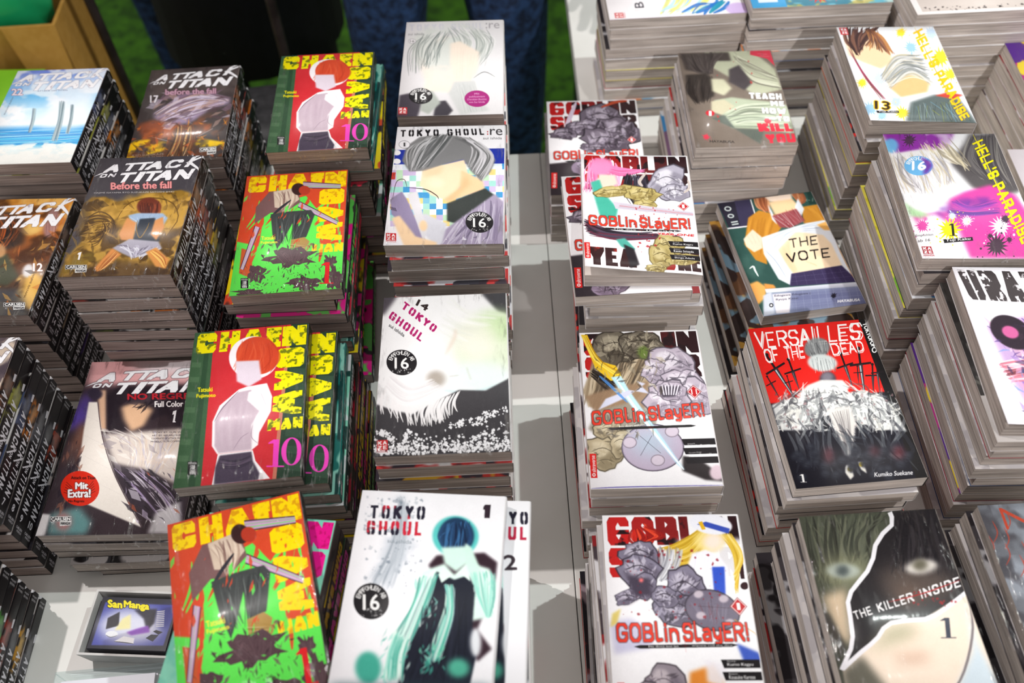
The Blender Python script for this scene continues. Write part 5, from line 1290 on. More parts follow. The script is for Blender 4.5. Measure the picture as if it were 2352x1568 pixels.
@cov
def botanic():
    quad = [(0, 0), (100, 0), (100, 150), (0, 150)]
    c = Cv(quad, (44, 42, 42), seed=30)
    c.full((66, 64, 62), .7, (7, 10, .5, .6))
    for i in range(60):
        x, y = 100 * c.r.random(), 30 + 75 * c.r.random()
        c.ell(x, y, 3 + 3 * c.r.random(), 1.4, (104, 104, 98), .7, 1, c.r.random() * 6)
    c.poly([(0, 110), (100, 110), (100, 150), (0, 150)], (206, 202, 200))
    c.row('DA', 10, 22, 18, 8, (220, 220, 220), .6)
    return c.grain(.02)


@cov
def torn():
    c = Cv([(640, 280), (1680, 230), (2280, 1873), (1074, 1946)], (66, 68, 60), seed=31)
    c.poly([(640, 280), (1340, 250), (1350, 330), (1200, 520), (1160, 700), (1000, 900), (1030, 1200), (980, 1300), (800, 860)], (74, 78, 66), 1, 6)
    c.sweep([(680, 300), (760, 560), (840, 860)], [(1320, 260), (1240, 420), (1180, 560)], 70, 22, [(54, 56, 50), (90, 94, 80), (110, 112, 94), (44, 44, 40)], .6)
    c.ell(1000, 700, 190, 120, (150, 150, 118), .7, 26)
    c.poly([(820, 880), (1000, 820), (1020, 1000), (1040, 1250), (960, 1220), (860, 1000)], (206, 184, 156), 1, 14)
    c.poly([(820, 1000), (870, 1010), (1000, 1260), (960, 1330), (900, 1240)], (70, 66, 62), 1, 6)
    dark = [(1345, 250), (1680, 230), (1920, 860), (1600, 1050), (1330, 1090), (1200, 1240), (980, 1440), (1050, 1200), (1010, 920), (1160, 700), (1210, 520), (1350, 330)]
    c.poly(dark, (38, 35, 38), 1, 2)
    c.poly([(1260, 700), (1420, 640), (1800, 720), (1800, 900), (1380, 960), (1280, 860)], (92, 80, 74), .8, 26).ell(1480, 880, 90, 90, (118, 96, 84), .6, 24)
    c.sweep([(1380, 300), (1400, 500), (1340, 700)], [(1700, 260), (1780, 480), (1820, 700)], 40, 20, [(28, 26, 30), (54, 50, 54), (44, 40, 42)], .6)
    # plain pale ovals in place of the two eyes
    c.ell(980, 690, 130, 56, (170, 178, 168), 1, 8, .05).ell(975, 690, 50, 44, (84, 92, 92), 1, 8).ell(1570, 665, 124, 52, (206, 200, 194), 1, 8, -.12).ell(1560, 650, 56, 44, (104, 100, 86), 1, 8)
    low = [(1920, 860), (2280, 1873), (1074, 1946), (975, 1440), (1200, 1240), (1330, 1090), (1600, 1050)]
    c.poly(low, (240, 222, 204), 1, 2)
    c.poly([(1330, 1100), (1560, 1080), (1500, 1200), (1300, 1260), (1160, 1320)], (170, 168, 138), .8, 22)
    c.poly([(1360, 1330), (1640, 1300), (1600, 1390), (1420, 1400)], (196, 150, 128), .5, 18)
    c.poly([(970, 1450), (1120, 1330), (1300, 1560), (1500, 1800), (1074, 1946)], (96, 94, 84), .95, 12).poly([(1900, 900), (2000, 1250), (2170, 1560), (2280, 1873), (1900, 1873), (1850, 1560), (1960, 1300)], (206, 220, 230), 1, 10)
    c.line([(1920, 880), (1960, 1150), (1880, 1500), (1700, 1740)], 22, (110, 100, 104), .8)
    for e in ([(1335, 250), (1360, 300), (1340, 360), (1260, 430), (1215, 540), (1200, 640), (1130, 740), (1060, 820), (1010, 900), (1030, 1000), (1050, 1180), (1040, 1280), (970, 1440)], [(975, 1440), (1110, 1310), (1220, 1200), (1310, 1090), (1470, 1070), (1620, 1050), (1780, 960), (1915, 860)]):
        p = np.array(e, float) + c.r.normal(0, 6, (len(e), 2))
        c.line(p, 34, (232, 230, 236), 1, False)
    M = c.textmask('THE KILLER INSIDE', [(1050, 1000), (1850, 740), (1870, 815), (1075, 1060)], .1, .08, .3)
    c.paintmask(M, (236, 234, 236), 1)
    for i, x in enumerate(np.linspace(0, 1, 24)):
        pass
    c.line([(1320, 930), (1600, 860), (1880, 760)], 9, (170, 30, 34), .9)
    c.spk((1440, 850, 1840, 970), 26, 3, 12, [(160, 30, 36)], .7, True)
    c.one(1700, 1050, 130, 155, (66, 70, 84), 14)
    return c.grain(.025)


@cov
def foil():
    c = Cv([(1999, 202), (3036, 145), (3819, 1771), (2623, 1833)], (112, 116, 124), seed=32)
    c.full((160, 168, 180), .7, (5, 7, .45, .65)).full((70, 68, 74), .7, (6, 9, .5, .66))
    for i in range(26):
        x, y = 2080 + 800 * c.r.random(), 200 + 500 * c.r.random()
        c.line([(x, y), (x + 40, y + 90), (x + 10, y + 170)], 9, (190, 70, 50), .8)
    c.stx('NI', [(2170, 230), (2500, 210), (2560, 360), (2230, 390)], (196, 76, 54), .05, .05, .3, jit=.04)
    return c.grain(.03)


@cov
def sideways_b():
    c = Cv([(0, 0), (126, 0), (126, 188), (0, 188)], (238, 236, 240), seed=33)
    # this volume lies turned a quarter; its foot is at the right of the sheet seen from the camera
    c.row('B', 24, 38, 14, 12, (60, 60, 70), .6).line([(14, 36), (14, 52)], .8, (90, 90, 96)).line([(18, 36), (18, 50)], .8, (90, 90, 96))
    c.kaze(3, 8, 12, 12)
    c.sweep([(10, 70), (40, 90), (100, 100)], [(8, 120), (30, 150), (90, 170)], 30, 5, [(240, 226, 120), (60, 130, 200), (170, 210, 236), (244, 244, 250)], .8)
    c.sweep([(6, 100), (20, 120), (26, 140)], [(2, 150), (14, 160), (30, 170)], 8, 5, [(40, 110, 190), (30, 140, 170)], .9)
    for k in range(4):
        c.line([(14 + k * 4, 118), (14 + k * 4, 140)], 1.5, (222, 110, 90), .8)
    c.ell(10, 178, 14, 18, (200, 170, 226), .8, 4)
    return c.grain(.02)


@cov
def sideways_blue():
    c = Cv([(0, 0), (126, 0), (126, 188), (0, 188)], (110, 180, 200), seed=34)
    c.full((200, 220, 214), .8, (6, 9, .45, .6)).full((60, 110, 130), .7, (7, 9, .55, .65)).full((220, 180, 70), .6, (6, 8, .6, .68))
    c.poly([(0, 0), (126, 0), (126, 46), (0, 46)], (70, 160, 214))
    c.poly([(12, 10), (22, 10), (22, 36), (12, 36)], (236, 242, 248), .9, 1)
    c.splat(20, 92, 14, (200, 60, 50), 12)
    return c.grain(.02)


@cov
def speckle():
    c = Cv([(0, 0), (126, 0), (126, 188), (0, 188)], (236, 232, 232), seed=35)
    c.poly([(6, 8), (120, 8), (120, 182), (6, 182)], (206, 196, 190))
    c.spk((6, 14, 16, 180), 46, .6, 2.0, [(40, 34, 36), (90, 80, 80)], 1, True)
    return c.grain(.02)


@cov
def cherry():
    c = Cv([(0, 0), (126, 0), (126, 188), (0, 188)], (130, 214, 228), seed=36)
    c.poly([(0, 0), (22, 0), (8, 188), (0, 188)], (238, 232, 240), 1, 2)
    for i in range(24):
        x, y = 126 * c.r.random(), 188 * c.r.random()
        for k in range(5):
            c.ell(x + 3 * math.cos(k * 1.26), y + 3 * math.sin(k * 1.26), 2.2, 2.2, (244, 200, 222) if k % 2 else (226, 90, 140), 1)
    return c.grain(.02)


@cov
def slashes():
    c = Cv([(-231, 796), (37, 784), (-93, 1150), (-396, 1164)], (120, 110, 110), seed=37)
    c.full((220, 200, 180), .8, (5, 7, .4, .6)).full((60, 50, 60), .8, (5, 7, .55, .65))
    c.aot([(-220, 800), (40, 782), (20, 850), (-250, 862)], (60, 58, 70))
    c.ell(-20, 940, 20, 30, (200, 60, 40), .8, 5)
    c.row('5', -330, 1090, 30, 36, W_, 1)
    return c.grain()


# ------------------------------------------------------------------ spines
def spine_title(s, n, accent, num=True):
    """black spine: author at the head, title running down, number, publisher at the foot"""
    s.poly([(0, 150), (64, 150), (64, 330), (0, 330)], accent, .8, 10, (3, 24, .35, .6))
    s.ell(32, 215, 22, 44, tuple(int(v * .5 + 90) for v in accent), .7, 6)
    s.row('HAJIME', 12, 18, 40, 9, (220, 216, 220), .4).row('ISAYAMA', 12, 32, 40, 9, (220, 216, 220), .4)
    s.poly([(0, 0), (20, 0), (0, 16)], (230, 228, 234)); s.poly([(44, 148), (64, 140), (64, 176), (48, 182)], (226, 224, 232))
    wt = (212, 210, 218)
    s.stx('ATTACK', [(54, 250), (54, 420), (14, 420), (14, 250)], wt, .12, .1, .3, shear=.25)
    s.poly([(60, 402), (64, 410), (6, 452), (4, 446)], wt)
    s.stx('ON', [(44, 430), (44, 458), (24, 458), (24, 430)], wt, .12, .1, .3)
    s.stx('TITAN', [(54, 466), (54, 588), (14, 588), (14, 466)], wt, .12, .1, .3, shear=.25)
    if num:
        s.row(str(n), 18, 604, 26 if n > 9 else 16, 30, wt, 1.2)
    s.row('CARLSEN', 10, 656, 44, 10, wt, .5).row('MANGA!', 20, 670, 34, 9, wt, .4)
    return s.grain(.03)


def plain_front(base, cols, seed):
    c = Cv([(0, 0), (100, 0), (100, 140), (0, 140)], base, seed=seed)
    for i, k in enumerate(cols):
        c.full(k, .95, (4 + i, 6 + i, .5, .56))
    return c


IMG = {}


def spines_black(lo, hi, accents, pre, titled=True):
    for i, n in enumerate(range(lo, hi)):
        a = accents[i % len(accents)]
        IMG['%s%d' % (pre, n)] = make_image('print_%s_%d' % (pre, n), plain_front((30, 26, 28), [a, (210, 205, 205)], 50 + n), spine_title(spine_sheet((24, 21, 24), 60 + n), n, a))


spines_black(1, 11, [(150, 90, 50), (60, 40, 90), (110, 30, 30), (70, 150, 50), (150, 150, 60), (70, 80, 110), (210, 120, 40), (90, 90, 96), (60, 60, 66), (160, 60, 40)], 'black')
spines_black(13, 19, [(170, 160, 40), (210, 150, 40), (60, 60, 70), (150, 130, 110), (120, 70, 40), (50, 60, 60)], 'dark')
spines_black(2, 8, [(190, 80, 40), (150, 50, 40), (200, 110, 40), (226, 180, 30), (90, 96, 50), (60, 70, 66)], 'warm')


def spines_saw():
    sets = [((30, 34, 32), (238, 70, 190), (62, 96, 66)), ((20, 110, 104), (20, 60, 60), (150, 216, 200)), ((34, 26, 30), (240, 220, 20), (212, 74, 44)), ((52, 46, 40), (200, 30, 60), (60, 60, 60)), ((30, 30, 34), (96, 206, 84), (232, 26, 142)), ((48, 40, 44), (240, 200, 30), (150, 40, 130)), ((22, 60, 56), (230, 230, 235), (140, 216, 190)), ((40, 36, 36), (232, 26, 142), (236, 210, 30))]
    for i, (bg, tc, fc) in enumerate(sets):
        s = spine_sheet(bg, 90 + i)
        for j, t in enumerate(('CHAIN', 'SAW', 'MAN')):
            y = 40 + j * 160
            s.stx(t, [(56, y), (56, y + 145), (8, y + 145), (8, y)], tc, .18, .14, .14)
        s.row(str(i + 2), 18, 560, 26, 40, tc, 1).egmont(14, 632, 36, 58)
        IMG['saw%d' % i] = make_image('print_saw_%d' % i, plain_front(fc, [bg, tc], 95 + i), s.grain())
    for i, (tc, fc) in enumerate(((206, 44, 64), (60, 60, 150)) and [((190, 40, 60), (240, 240, 242)), ((50, 46, 60), (226, 180, 60)), ((40, 90, 170), (230, 232, 240)), ((200, 90, 40), (240, 238, 236))]):
        s = spine_sheet((236, 234, 234), 110 + i)
        s.stx('TOKYO', [(48, 60), (48, 230), (16, 230), (16, 60)], (40, 38, 44), .16, .1, .4, stencil=True).stx('GHOUL', [(48, 250), (48, 420), (16, 420), (16, 250)], tc, .16, .1, .4, stencil=True)
        s.row(str(i + 3), 20, 470, 24, 36, tc, 1).kaze(12, 610, 40, 40)
        IMG['white%d' % i] = make_image('print_white_%d' % i, plain_front(fc, [(210, 60, 60), (60, 60, 70)], 120 + i), s.grain(.02))
    for i, (bg, tc, fc, k) in enumerate([((236, 234, 236), (200, 40, 40), (238, 238, 242), [(150, 30, 34), (70, 60, 66)]), ((40, 36, 40), (226, 226, 226), (120, 90, 120), [(60, 140, 200), (226, 226, 230)]), ((150, 40, 60), (240, 226, 200), (190, 60, 140), [(240, 220, 60), (90, 50, 150)]), ((60, 90, 140), (236, 236, 236), (70, 150, 190), [(240, 240, 244), (230, 120, 40)]), ((206, 190, 60), (40, 36, 30), (216, 206, 50), [(120, 190, 60), (236, 224, 90)]), ((226, 224, 226), (60, 50, 60), (206, 200, 204), [(190, 40, 40), (40, 34, 40)]), ((196, 38, 32), (240, 236, 236), (222, 34, 28), [(150, 140, 150), (30, 28, 34)]), ((60, 56, 60), (220, 218, 220), (70, 66, 70), [(176, 176, 180), (40, 36, 40)]), ((200, 196, 196), (60, 50, 60), (214, 210, 210), [(198, 195, 198), (182, 178, 182)]), ((70, 60, 50), (220, 210, 190), (92, 62, 42), [(196, 146, 62), (110, 140, 160), (50, 36, 34)])]):
        s = spine_sheet(bg, 130 + i)
        s.poly([(0, 90), (64, 90), (64, 400), (0, 400)], k[0], .7, 8, (3, 20, .4, .6))
        s.row(str(i + 1), 20, 560, 24, 40, tc, 1)
        IMG['mix%d' % i] = make_image('print_mix_%d' % i, plain_front(fc, k, 140 + i), s.grain())


spines_saw()
SPINE_OF = {'sea22': ('t', (24, 21, 24), 22), 'fall17': ('t', (30, 24, 22), 17), 'fall1': ('t', (40, 26, 20), 1), 'fall12': ('t', (30, 24, 22), 12), 'regrets': ('t', (58, 50, 56), 1), 'slashes': ('t', (24, 21, 24), 5),
            'red10': (30, 44, 36), 'green1': (34, 30, 30), 'pinkmint': (60, 50, 50), 'pale16': (232, 230, 232), 'bluedots': (236, 234, 236), 'blossom14': (236, 236, 238), 'teal1': (238, 238, 242), 'teal2': (238, 238, 242), 'versailles': (20, 18, 20), 'torn': (40, 36, 38), 'taupe': (110, 100, 94)}
for _k, _fn in COV.items():
    _sp = SPINE_OF.get(_k, (220, 216, 218))
    if _sp[0] == 't':
        _s = spine_title(spine_sheet(_sp[1], 7), _sp[2], {'sea22': (80, 90, 130), 'fall1': (150, 90, 40), 'fall17': (190, 90, 40)}.get(_k, (110, 70, 50)))
    else:
        _s = spine_sheet(_sp, 5)
        _s.poly([(14, 60), (50, 60), (50, 420), (14, 420)], tuple(int(abs(v - 60)) for v in _sp), .5, 6, (2, 22, .45, .55)).grain()
    IMG[_k] = make_image('print_' + _k, _fn(), _s)

# ------------------------------------------------------------------ materials
def new_mat(name):
    m = bpy.data.materials.new(name)
    m.use_nodes = True
    nt = m.node_tree
    return m, nt, nt.nodes['Principled BSDF']


def srgb(c):
    o = []
    for v in c:
        v = v / 255
        o.append(v / 12.92 if v <= .04045 else ((v + .055) / 1.055) ** 2.4)
    return (*o, 1)


def noise_mat(name, c1, c2, scale=40, rough=.6, bump=0.0, stretch=None, detail=4, metal=0.0, coord='Object'):
    m, nt, b = new_mat(name)
    N = nt.nodes
    tc = N.new('ShaderNodeTexCoord')
    src = tc.outputs[coord]
    if stretch:
        mp = N.new('ShaderNodeMapping')
        mp.inputs['Scale'].default_value = stretch
        nt.links.new(src, mp.inputs['Vector'])
        src = mp.outputs[0]
    nz = N.new('ShaderNodeTexNoise')
    nz.inputs['Scale'].default_value = scale
    nz.inputs['Detail'].default_value = detail
    nt.links.new(src, nz.inputs['Vector'])
    rp = N.new('ShaderNodeValToRGB')
    rp.color_ramp.elements[0].position = .36
    rp.color_ramp.elements[1].position = .64
    rp.color_ramp.elements[0].color = srgb(c1)
    rp.color_ramp.elements[1].color = srgb(c2)
    nt.links.new(nz.outputs['Fac'], rp.inputs['Fac'])
    nt.links.new(rp.outputs['Color'], b.inputs['Base Color'])
    b.inputs['Roughness'].default_value = rough
    b.inputs['Metallic'].default_value = metal
    if bump:
        bp = N.new('ShaderNodeBump')
        bp.inputs['Strength'].default_value = bump
        bp.inputs['Distance'].default_value = .002
        nt.links.new(nz.outputs['Fac'], bp.inputs['Height'])
        nt.links.new(bp.outputs['Normal'], b.inputs['Normal'])
    return m


def page_mat(name, c1, c2):
    """paper edges: fine layers lying across the block"""
    m, nt, b = new_mat(name)
    N = nt.nodes
    tc = N.new('ShaderNodeTexCoord')
    oi = N.new('ShaderNodeObjectInfo')
    ad = N.new('ShaderNodeVectorMath'); ad.operation = 'MULTIPLY_ADD'
    ad.inputs[1].default_value = (1, 1, 1)
    cb = N.new('ShaderNodeCombineXYZ')
    ml = N.new('ShaderNodeMath'); ml.operation = 'MULTIPLY'; ml.inputs[1].default_value = 37.0
    nt.links.new(oi.outputs['Random'], ml.inputs[0])
    nt.links.new(ml.outputs[0], cb.inputs[2]); nt.links.new(ml.outputs[0], cb.inputs[0])
    nt.links.new(tc.outputs['Object'], ad.inputs[0]); nt.links.new(cb.outputs[0], ad.inputs[2])
    mp = N.new('ShaderNodeMapping'); mp.inputs['Scale'].default_value = (9, 9, 1500)
    nt.links.new(ad.outputs[0], mp.inputs['Vector'])
    nz = N.new('ShaderNodeTexNoise'); nz.inputs['Scale'].default_value = 1; nz.inputs['Detail'].default_value = 5; nz.inputs['Roughness'].default_value = .62
    nt.links.new(mp.outputs[0], nz.inputs['Vector'])
    rp = N.new('ShaderNodeValToRGB')
    rp.color_ramp.elements[0].position = .33; rp.color_ramp.elements[1].position = .66
    rp.color_ramp.elements[0].color = srgb(c1); rp.color_ramp.elements[1].color = srgb(c2)
    nt.links.new(nz.outputs['Fac'], rp.inputs['Fac'])
    # broad tint differences from signature to signature
    mp2 = N.new('ShaderNodeMapping'); mp2.inputs['Scale'].default_value = (14, 14, 160)
    nt.links.new(ad.outputs[0], mp2.inputs['Vector'])
    n2 = N.new('ShaderNodeTexNoise'); n2.inputs['Scale'].default_value = 1; n2.inputs['Detail'].default_value = 2
    nt.links.new(mp2.outputs[0], n2.inputs['Vector'])
    mr = N.new('ShaderNodeMapRange'); mr.inputs[1].default_value = .3; mr.inputs[2].default_value = .7; mr.inputs[3].default_value = .72; mr.inputs[4].default_value = 1.12
    nt.links.new(n2.outputs['Fac'], mr.inputs[0])
    mx = N.new('ShaderNodeMix'); mx.data_type = 'RGBA'; mx.blend_type = 'MULTIPLY'; mx.inputs[0].default_value = 1
    nt.links.new(rp.outputs['Color'], mx.inputs[6]); nt.links.new(mr.outputs[0], mx.inputs[7])
    nt.links.new(mx.outputs[2], b.inputs['Base Color'])
    b.inputs['Roughness'].default_value = .8
    bp = N.new('ShaderNodeBump'); bp.inputs['Strength'].default_value = .35; bp.inputs['Distance'].default_value = .0006
    nt.links.new(nz.outputs['Fac'], bp.inputs['Height']); nt.links.new(bp.outputs['Normal'], b.inputs['Normal'])
    return m


def print_mat(name, img, rough=.34, coat=.0):
    m, nt, b = new_mat(name)
    N = nt.nodes
    uv = N.new('ShaderNodeUVMap'); uv.uv_map = 'sheet'
    t = N.new('ShaderNodeTexImage'); t.image = img; t.extension = 'EXTEND'
    nt.links.new(uv.outputs[0], t.inputs['Vector'])
    nt.links.new(t.outputs['Color'], b.inputs['Base Color'])
    b.inputs['Roughness'].default_value = rough
    b.inputs['Specular IOR Level'].default_value = .22
    if coat:
        b.inputs['Coat Weight'].default_value = coat
        b.inputs['Coat Roughness'].default_value = .12
        tc = N.new('ShaderNodeTexCoord')
        mp = N.new('ShaderNodeMapping'); mp.inputs['Scale'].default_value = (60, 22, 60); mp.inputs['Rotation'].default_value = (0, 0, .5)
        nz = N.new('ShaderNodeTexNoise'); nz.inputs['Scale'].default_value = 1.2; nz.inputs['Detail'].default_value = 3
        nt.links.new(tc.outputs['Object'], mp.inputs['Vector']); nt.links.new(mp.outputs[0], nz.inputs['Vector'])
        bp = N.new('ShaderNodeBump'); bp.inputs['Strength'].default_value = .12; bp.inputs['Distance'].default_value = .002
        nt.links.new(nz.outputs['Fac'], bp.inputs['Height']); nt.links.new(bp.outputs['Normal'], b.inputs['Coat Normal'])
    return m


MP_GREY = page_mat('paper_edges', (112, 102, 96), (212, 202, 194))
MP_SHADED = page_mat('paper_edges_shaded', (112, 97, 92), (206, 190, 183))  # same paper, with the brownish shade on the page faces put into its colour
MP_LIT = page_mat('paper_edges_lit', (166, 154, 146), (240, 232, 225))  # same paper, its colour raised to carry the light on brightly lit stacks
PMAT = {}
GLOSSY = ('black', 'dark', 'warm', 'saw', 'red10', 'green1', 'pinkmint', 'regrets', 'fall', 'torn', 'foil', 'taupe')


def pmat(key):
    if key not in PMAT:
        g = key.startswith(GLOSSY)
        PMAT[key] = print_mat('printed_' + key, IMG[key], .38 if g else .45, .10 if g else 0)
    return PMAT[key]


def film_mat():
    m, nt, b = new_mat('shrink_film')
    N = nt.nodes
    out = N['Material Output']
    tr = N.new('ShaderNodeBsdfTransparent')
    gl = N.new('ShaderNodeBsdfGlossy'); gl.inputs['Roughness'].default_value = .1
    tc = N.new('ShaderNodeTexCoord')
    mp = N.new('ShaderNodeMapping'); mp.inputs['Scale'].default_value = (170, 34, 90); mp.inputs['Rotation'].default_value = (0, 0, .9)
    nz = N.new('ShaderNodeTexNoise'); nz.inputs['Scale'].default_value = 1; nz.inputs['Detail'].default_value = 4; nz.inputs['Roughness'].default_value = .7
    nt.links.new(tc.outputs['Object'], mp.inputs['Vector']); nt.links.new(mp.outputs[0], nz.inputs['Vector'])
    bp = N.new('ShaderNodeBump'); bp.inputs['Strength'].default_value = .8; bp.inputs['Distance'].default_value = .004
    nt.links.new(nz.outputs['Fac'], bp.inputs['Height']); nt.links.new(bp.outputs['Normal'], gl.inputs['Normal'])
    # the film crumples towards its seams: the gloss is strongest near the rim
    sx = N.new('ShaderNodeSeparateXYZ'); nt.links.new(tc.outputs['Generated'], sx.inputs[0])
    def dist(sock):
        a = N.new('ShaderNodeMath'); a.operation = 'SUBTRACT'; a.inputs[1].default_value = .5; nt.links.new(sock, a.inputs[0])
        c = N.new('ShaderNodeMath'); c.operation = 'ABSOLUTE'; nt.links.new(a.outputs[0], c.inputs[0])
        return c.outputs[0]
    mm = N.new('ShaderNodeMath'); mm.operation = 'MAXIMUM'
    nt.links.new(dist(sx.outputs[0]), mm.inputs[0]); nt.links.new(dist(sx.outputs[1]), mm.inputs[1])
    mr = N.new('ShaderNodeMapRange'); mr.inputs[1].default_value = .34; mr.inputs[2].default_value = .5; mr.inputs[3].default_value = .02; mr.inputs[4].default_value = .42
    nt.links.new(mm.outputs[0], mr.inputs[0])
    gt = N.new('ShaderNodeMapRange'); gt.inputs[1].default_value = .55; gt.inputs[2].default_value = .68; nt.links.new(nz.outputs['Fac'], gt.inputs[0])
    gm = N.new('ShaderNodeMath'); gm.operation = 'MULTIPLY'; nt.links.new(mr.outputs[0], gm.inputs[0]); nt.links.new(gt.outputs[0], gm.inputs[1])
    mx = N.new('ShaderNodeMixShader')
    nt.links.new(gm.outputs[0], mx.inputs[0]); nt.links.new(tr.outputs[0], mx.inputs[1]); nt.links.new(gl.outputs[0], mx.inputs[2])
    nt.links.new(mx.outputs[0], out.inputs['Surface'])
    nt.nodes.remove(b)
    return m


FILM = film_mat()


# ------------------------------------------------------------------ helpers
def obj(name, me, mat=None, parent=None, loc=None):
    o = bpy.data.objects.new(name, me)
    COL.objects.link(o)
    if mat is not None:
        if len(me.materials) == 0:
            me.materials.append(mat)
        else:
            me.materials[0] = mat
    if parent:
        o.parent = parent
    if loc:
        o.location = loc
    return o


def empty(name, loc, rz=0, label=None, cat=None, group=None):
    o = bpy.data.objects.new(name, None)
    o.empty_display_size = .02
    COL.objects.link(o)
    o.location = loc
    o.rotation_euler = (0, 0, rz)
    tag(o, label, cat, group)
    return o


def tag(o, label=None, cat=None, group=None, kind=None):
    for k, v in (('label', label), ('category', cat), ('group', group), ('kind', kind)):
        if v:
            o[k] = v
    return o


def bm_mesh(name, bm, smooth=False):
    me = bpy.data.meshes.new(name)
    bm.normal_update()
    bm.to_mesh(me)
    bm.free()
    if smooth:
        me.polygons.foreach_set('use_smooth', [True] * len(me.polygons))
    return me


def box_bm(x0, x1, y0, y1, z0, z1, bevel=0.0, seg=2, bm=None):
    b = bmesh.new()
    bmesh.ops.create_cube(b, size=1)
    for v in b.verts:
        v.co = Vector(((x0 + x1) / 2 + v.co.x * (x1 - x0), (y0 + y1) / 2 + v.co.y * (y1 - y0), (z0 + z1) / 2 + v.co.z * (z1 - z0)))
    if bevel:
        bmesh.ops.bevel(b, geom=b.edges[:], offset=bevel, segments=seg, affect='EDGES', profile=.6)
    if bm is not None:
        me = bpy.data.meshes.new('tmp'); b.to_mesh(me); b.free(); bm.from_mesh(me); bpy.data.meshes.remove(me)
        return bm
    return b


def box(name, x0, x1, y0, y1, z0, z1, mat, parent=None, bevel=0.0):
    return obj(name, bm_mesh(name, box_bm(x0, x1, y0, y1, z0, z1, bevel)), mat, parent)


def tube_mesh(name, pts, r, n=10):
    bm = bmesh.new()
    P = [Vector(p) for p in pts]
    rings = []
    for i, p in enumerate(P):
        d = (P[min(i + 1, len(P) - 1)] - P[max(i - 1, 0)]).normalized()
        a = d.orthogonal().normalized(); b = d.cross(a)
        rr = r[i] if isinstance(r, (list, tuple)) else r
        rings.append([bm.verts.new(p + (a * math.cos(t) + b * math.sin(t)) * rr) for t in (2 * math.pi * k / n for k in range(n))])
    for A, B in zip(rings[:-1], rings[1:]):
        for k in range(n):
            bm.faces.new((A[k], A[(k + 1) % n], B[(k + 1) % n], B[k]))
    bm.faces.new(rings[0][::-1]); bm.faces.new(rings[-1])
    bmesh.ops.recalc_face_normals(bm, faces=bm.faces[:])
    return bm_mesh(name, bm, True)


# ------------------------------------------------------------------ a paperback
CT = .00035
FU = FW / TW


def cover_mesh(w, h, t, curl=None):
    """wrap-round paper cover: front, rounded spine on the right, back; with an inner skin"""
    r = min(.0022, t * .3)
    nx, ny = (10, 10) if curl else (3, 1)
    prof = []          # x, z, u
    for i in range(nx + 1):
        x = -w / 2 + (w - r) * i / nx
        prof.append((x, t, (x + w / 2) / w * FU))
    for k in range(1, 4):
        a = math.pi / 2 * (1 - k / 3)
        prof.append((w / 2 - r + r * math.cos(a), t - r + r * math.sin(a), FU + .004 * k))
    for k in range(0, 4):
        a = -math.pi / 2 * k / 3
        prof.append((w / 2 - r + r * math.cos(a), r + r * math.sin(a), 1 - .004 * (3 - k)))
    nb = len(prof)
    prof.append((-w / 2, 0, FU + .03))
    m = len(prof)
    bm = bmesh.new()
    uvl = bm.loops.layers.uv.new('sheet')
    def lift(x, y, i):
        if not curl or i > nx:
            return 0
        u = max(0, (w / 2 - r - x) / w); vb = (h / 2 - y) / h
        return curl[0] * u ** 1.6 * (curl[1] + (1 - curl[1]) * vb ** 1.3) + curl[2] * vb ** 3 * u ** .4
    def inner(i):
        x, z, u = prof[i]
        if i <= nx:
            return x, t - CT
        if i >= nb:
            return x, CT
        return w / 2 - CT if abs(x - w / 2) < 1e-9 else min(x, w / 2 - CT), min(max(z, CT), t - CT)
    O, I = [], []
    for j in range(ny + 1):
        y = -h / 2 + h * j / ny
        O.append([bm.verts.new((prof[i][0], y, prof[i][1] + lift(prof[i][0], y, i))) for i in range(m)])
        I.append([bm.verts.new((inner(i)[0], y, inner(i)[1] + lift(prof[i][0], y, i))) for i in range(m)])
    def quad(vs, uvs):
        try:
            f = bm.faces.new(vs)
        except ValueError:
            return
        for l, uv in zip(f.loops, uvs):
            l[uvl].uv = uv
        f.smooth = True
    for j in range(ny):
        v0, v1 = j / ny, (j + 1) / ny
        for i in range(m - 1):
            ua, ub = prof[i][2], prof[i + 1][2]
            if i == nb - 1:
                ua = ub = .99
            quad((O[j][i], O[j][i + 1], O[j + 1][i + 1], O[j + 1][i]), ((ua, v0), (ub, v0), (ub, v1), (ua, v1)))
            quad((I[j][i], I[j + 1][i], I[j + 1][i + 1], I[j][i + 1]), ((.99, .04),) * 4)
        for i in (0, m - 1):
            quad((O[j][i], O[j + 1][i], I[j + 1][i], I[j][i]), ((prof[i][2] if i == 0 else .99, v0),) * 4)
    for j in (0, ny):
        for i in range(m - 1):
            quad((O[j][i], O[j][i + 1], I[j][i + 1], I[j][i]), ((prof[i][2], j / ny),) * 4)
    bmesh.ops.recalc_face_normals(bm, faces=bm.faces[:])
    return bm_mesh('cover', bm)


def pages_mesh(w, h, t):
    b = box_bm(-w / 2 + .0006, w / 2 - .0009, -h / 2 + .0005, h / 2 - .0005, CT + 1e-5, t - CT - 1e-5)
    return bm_mesh('page_block', b)


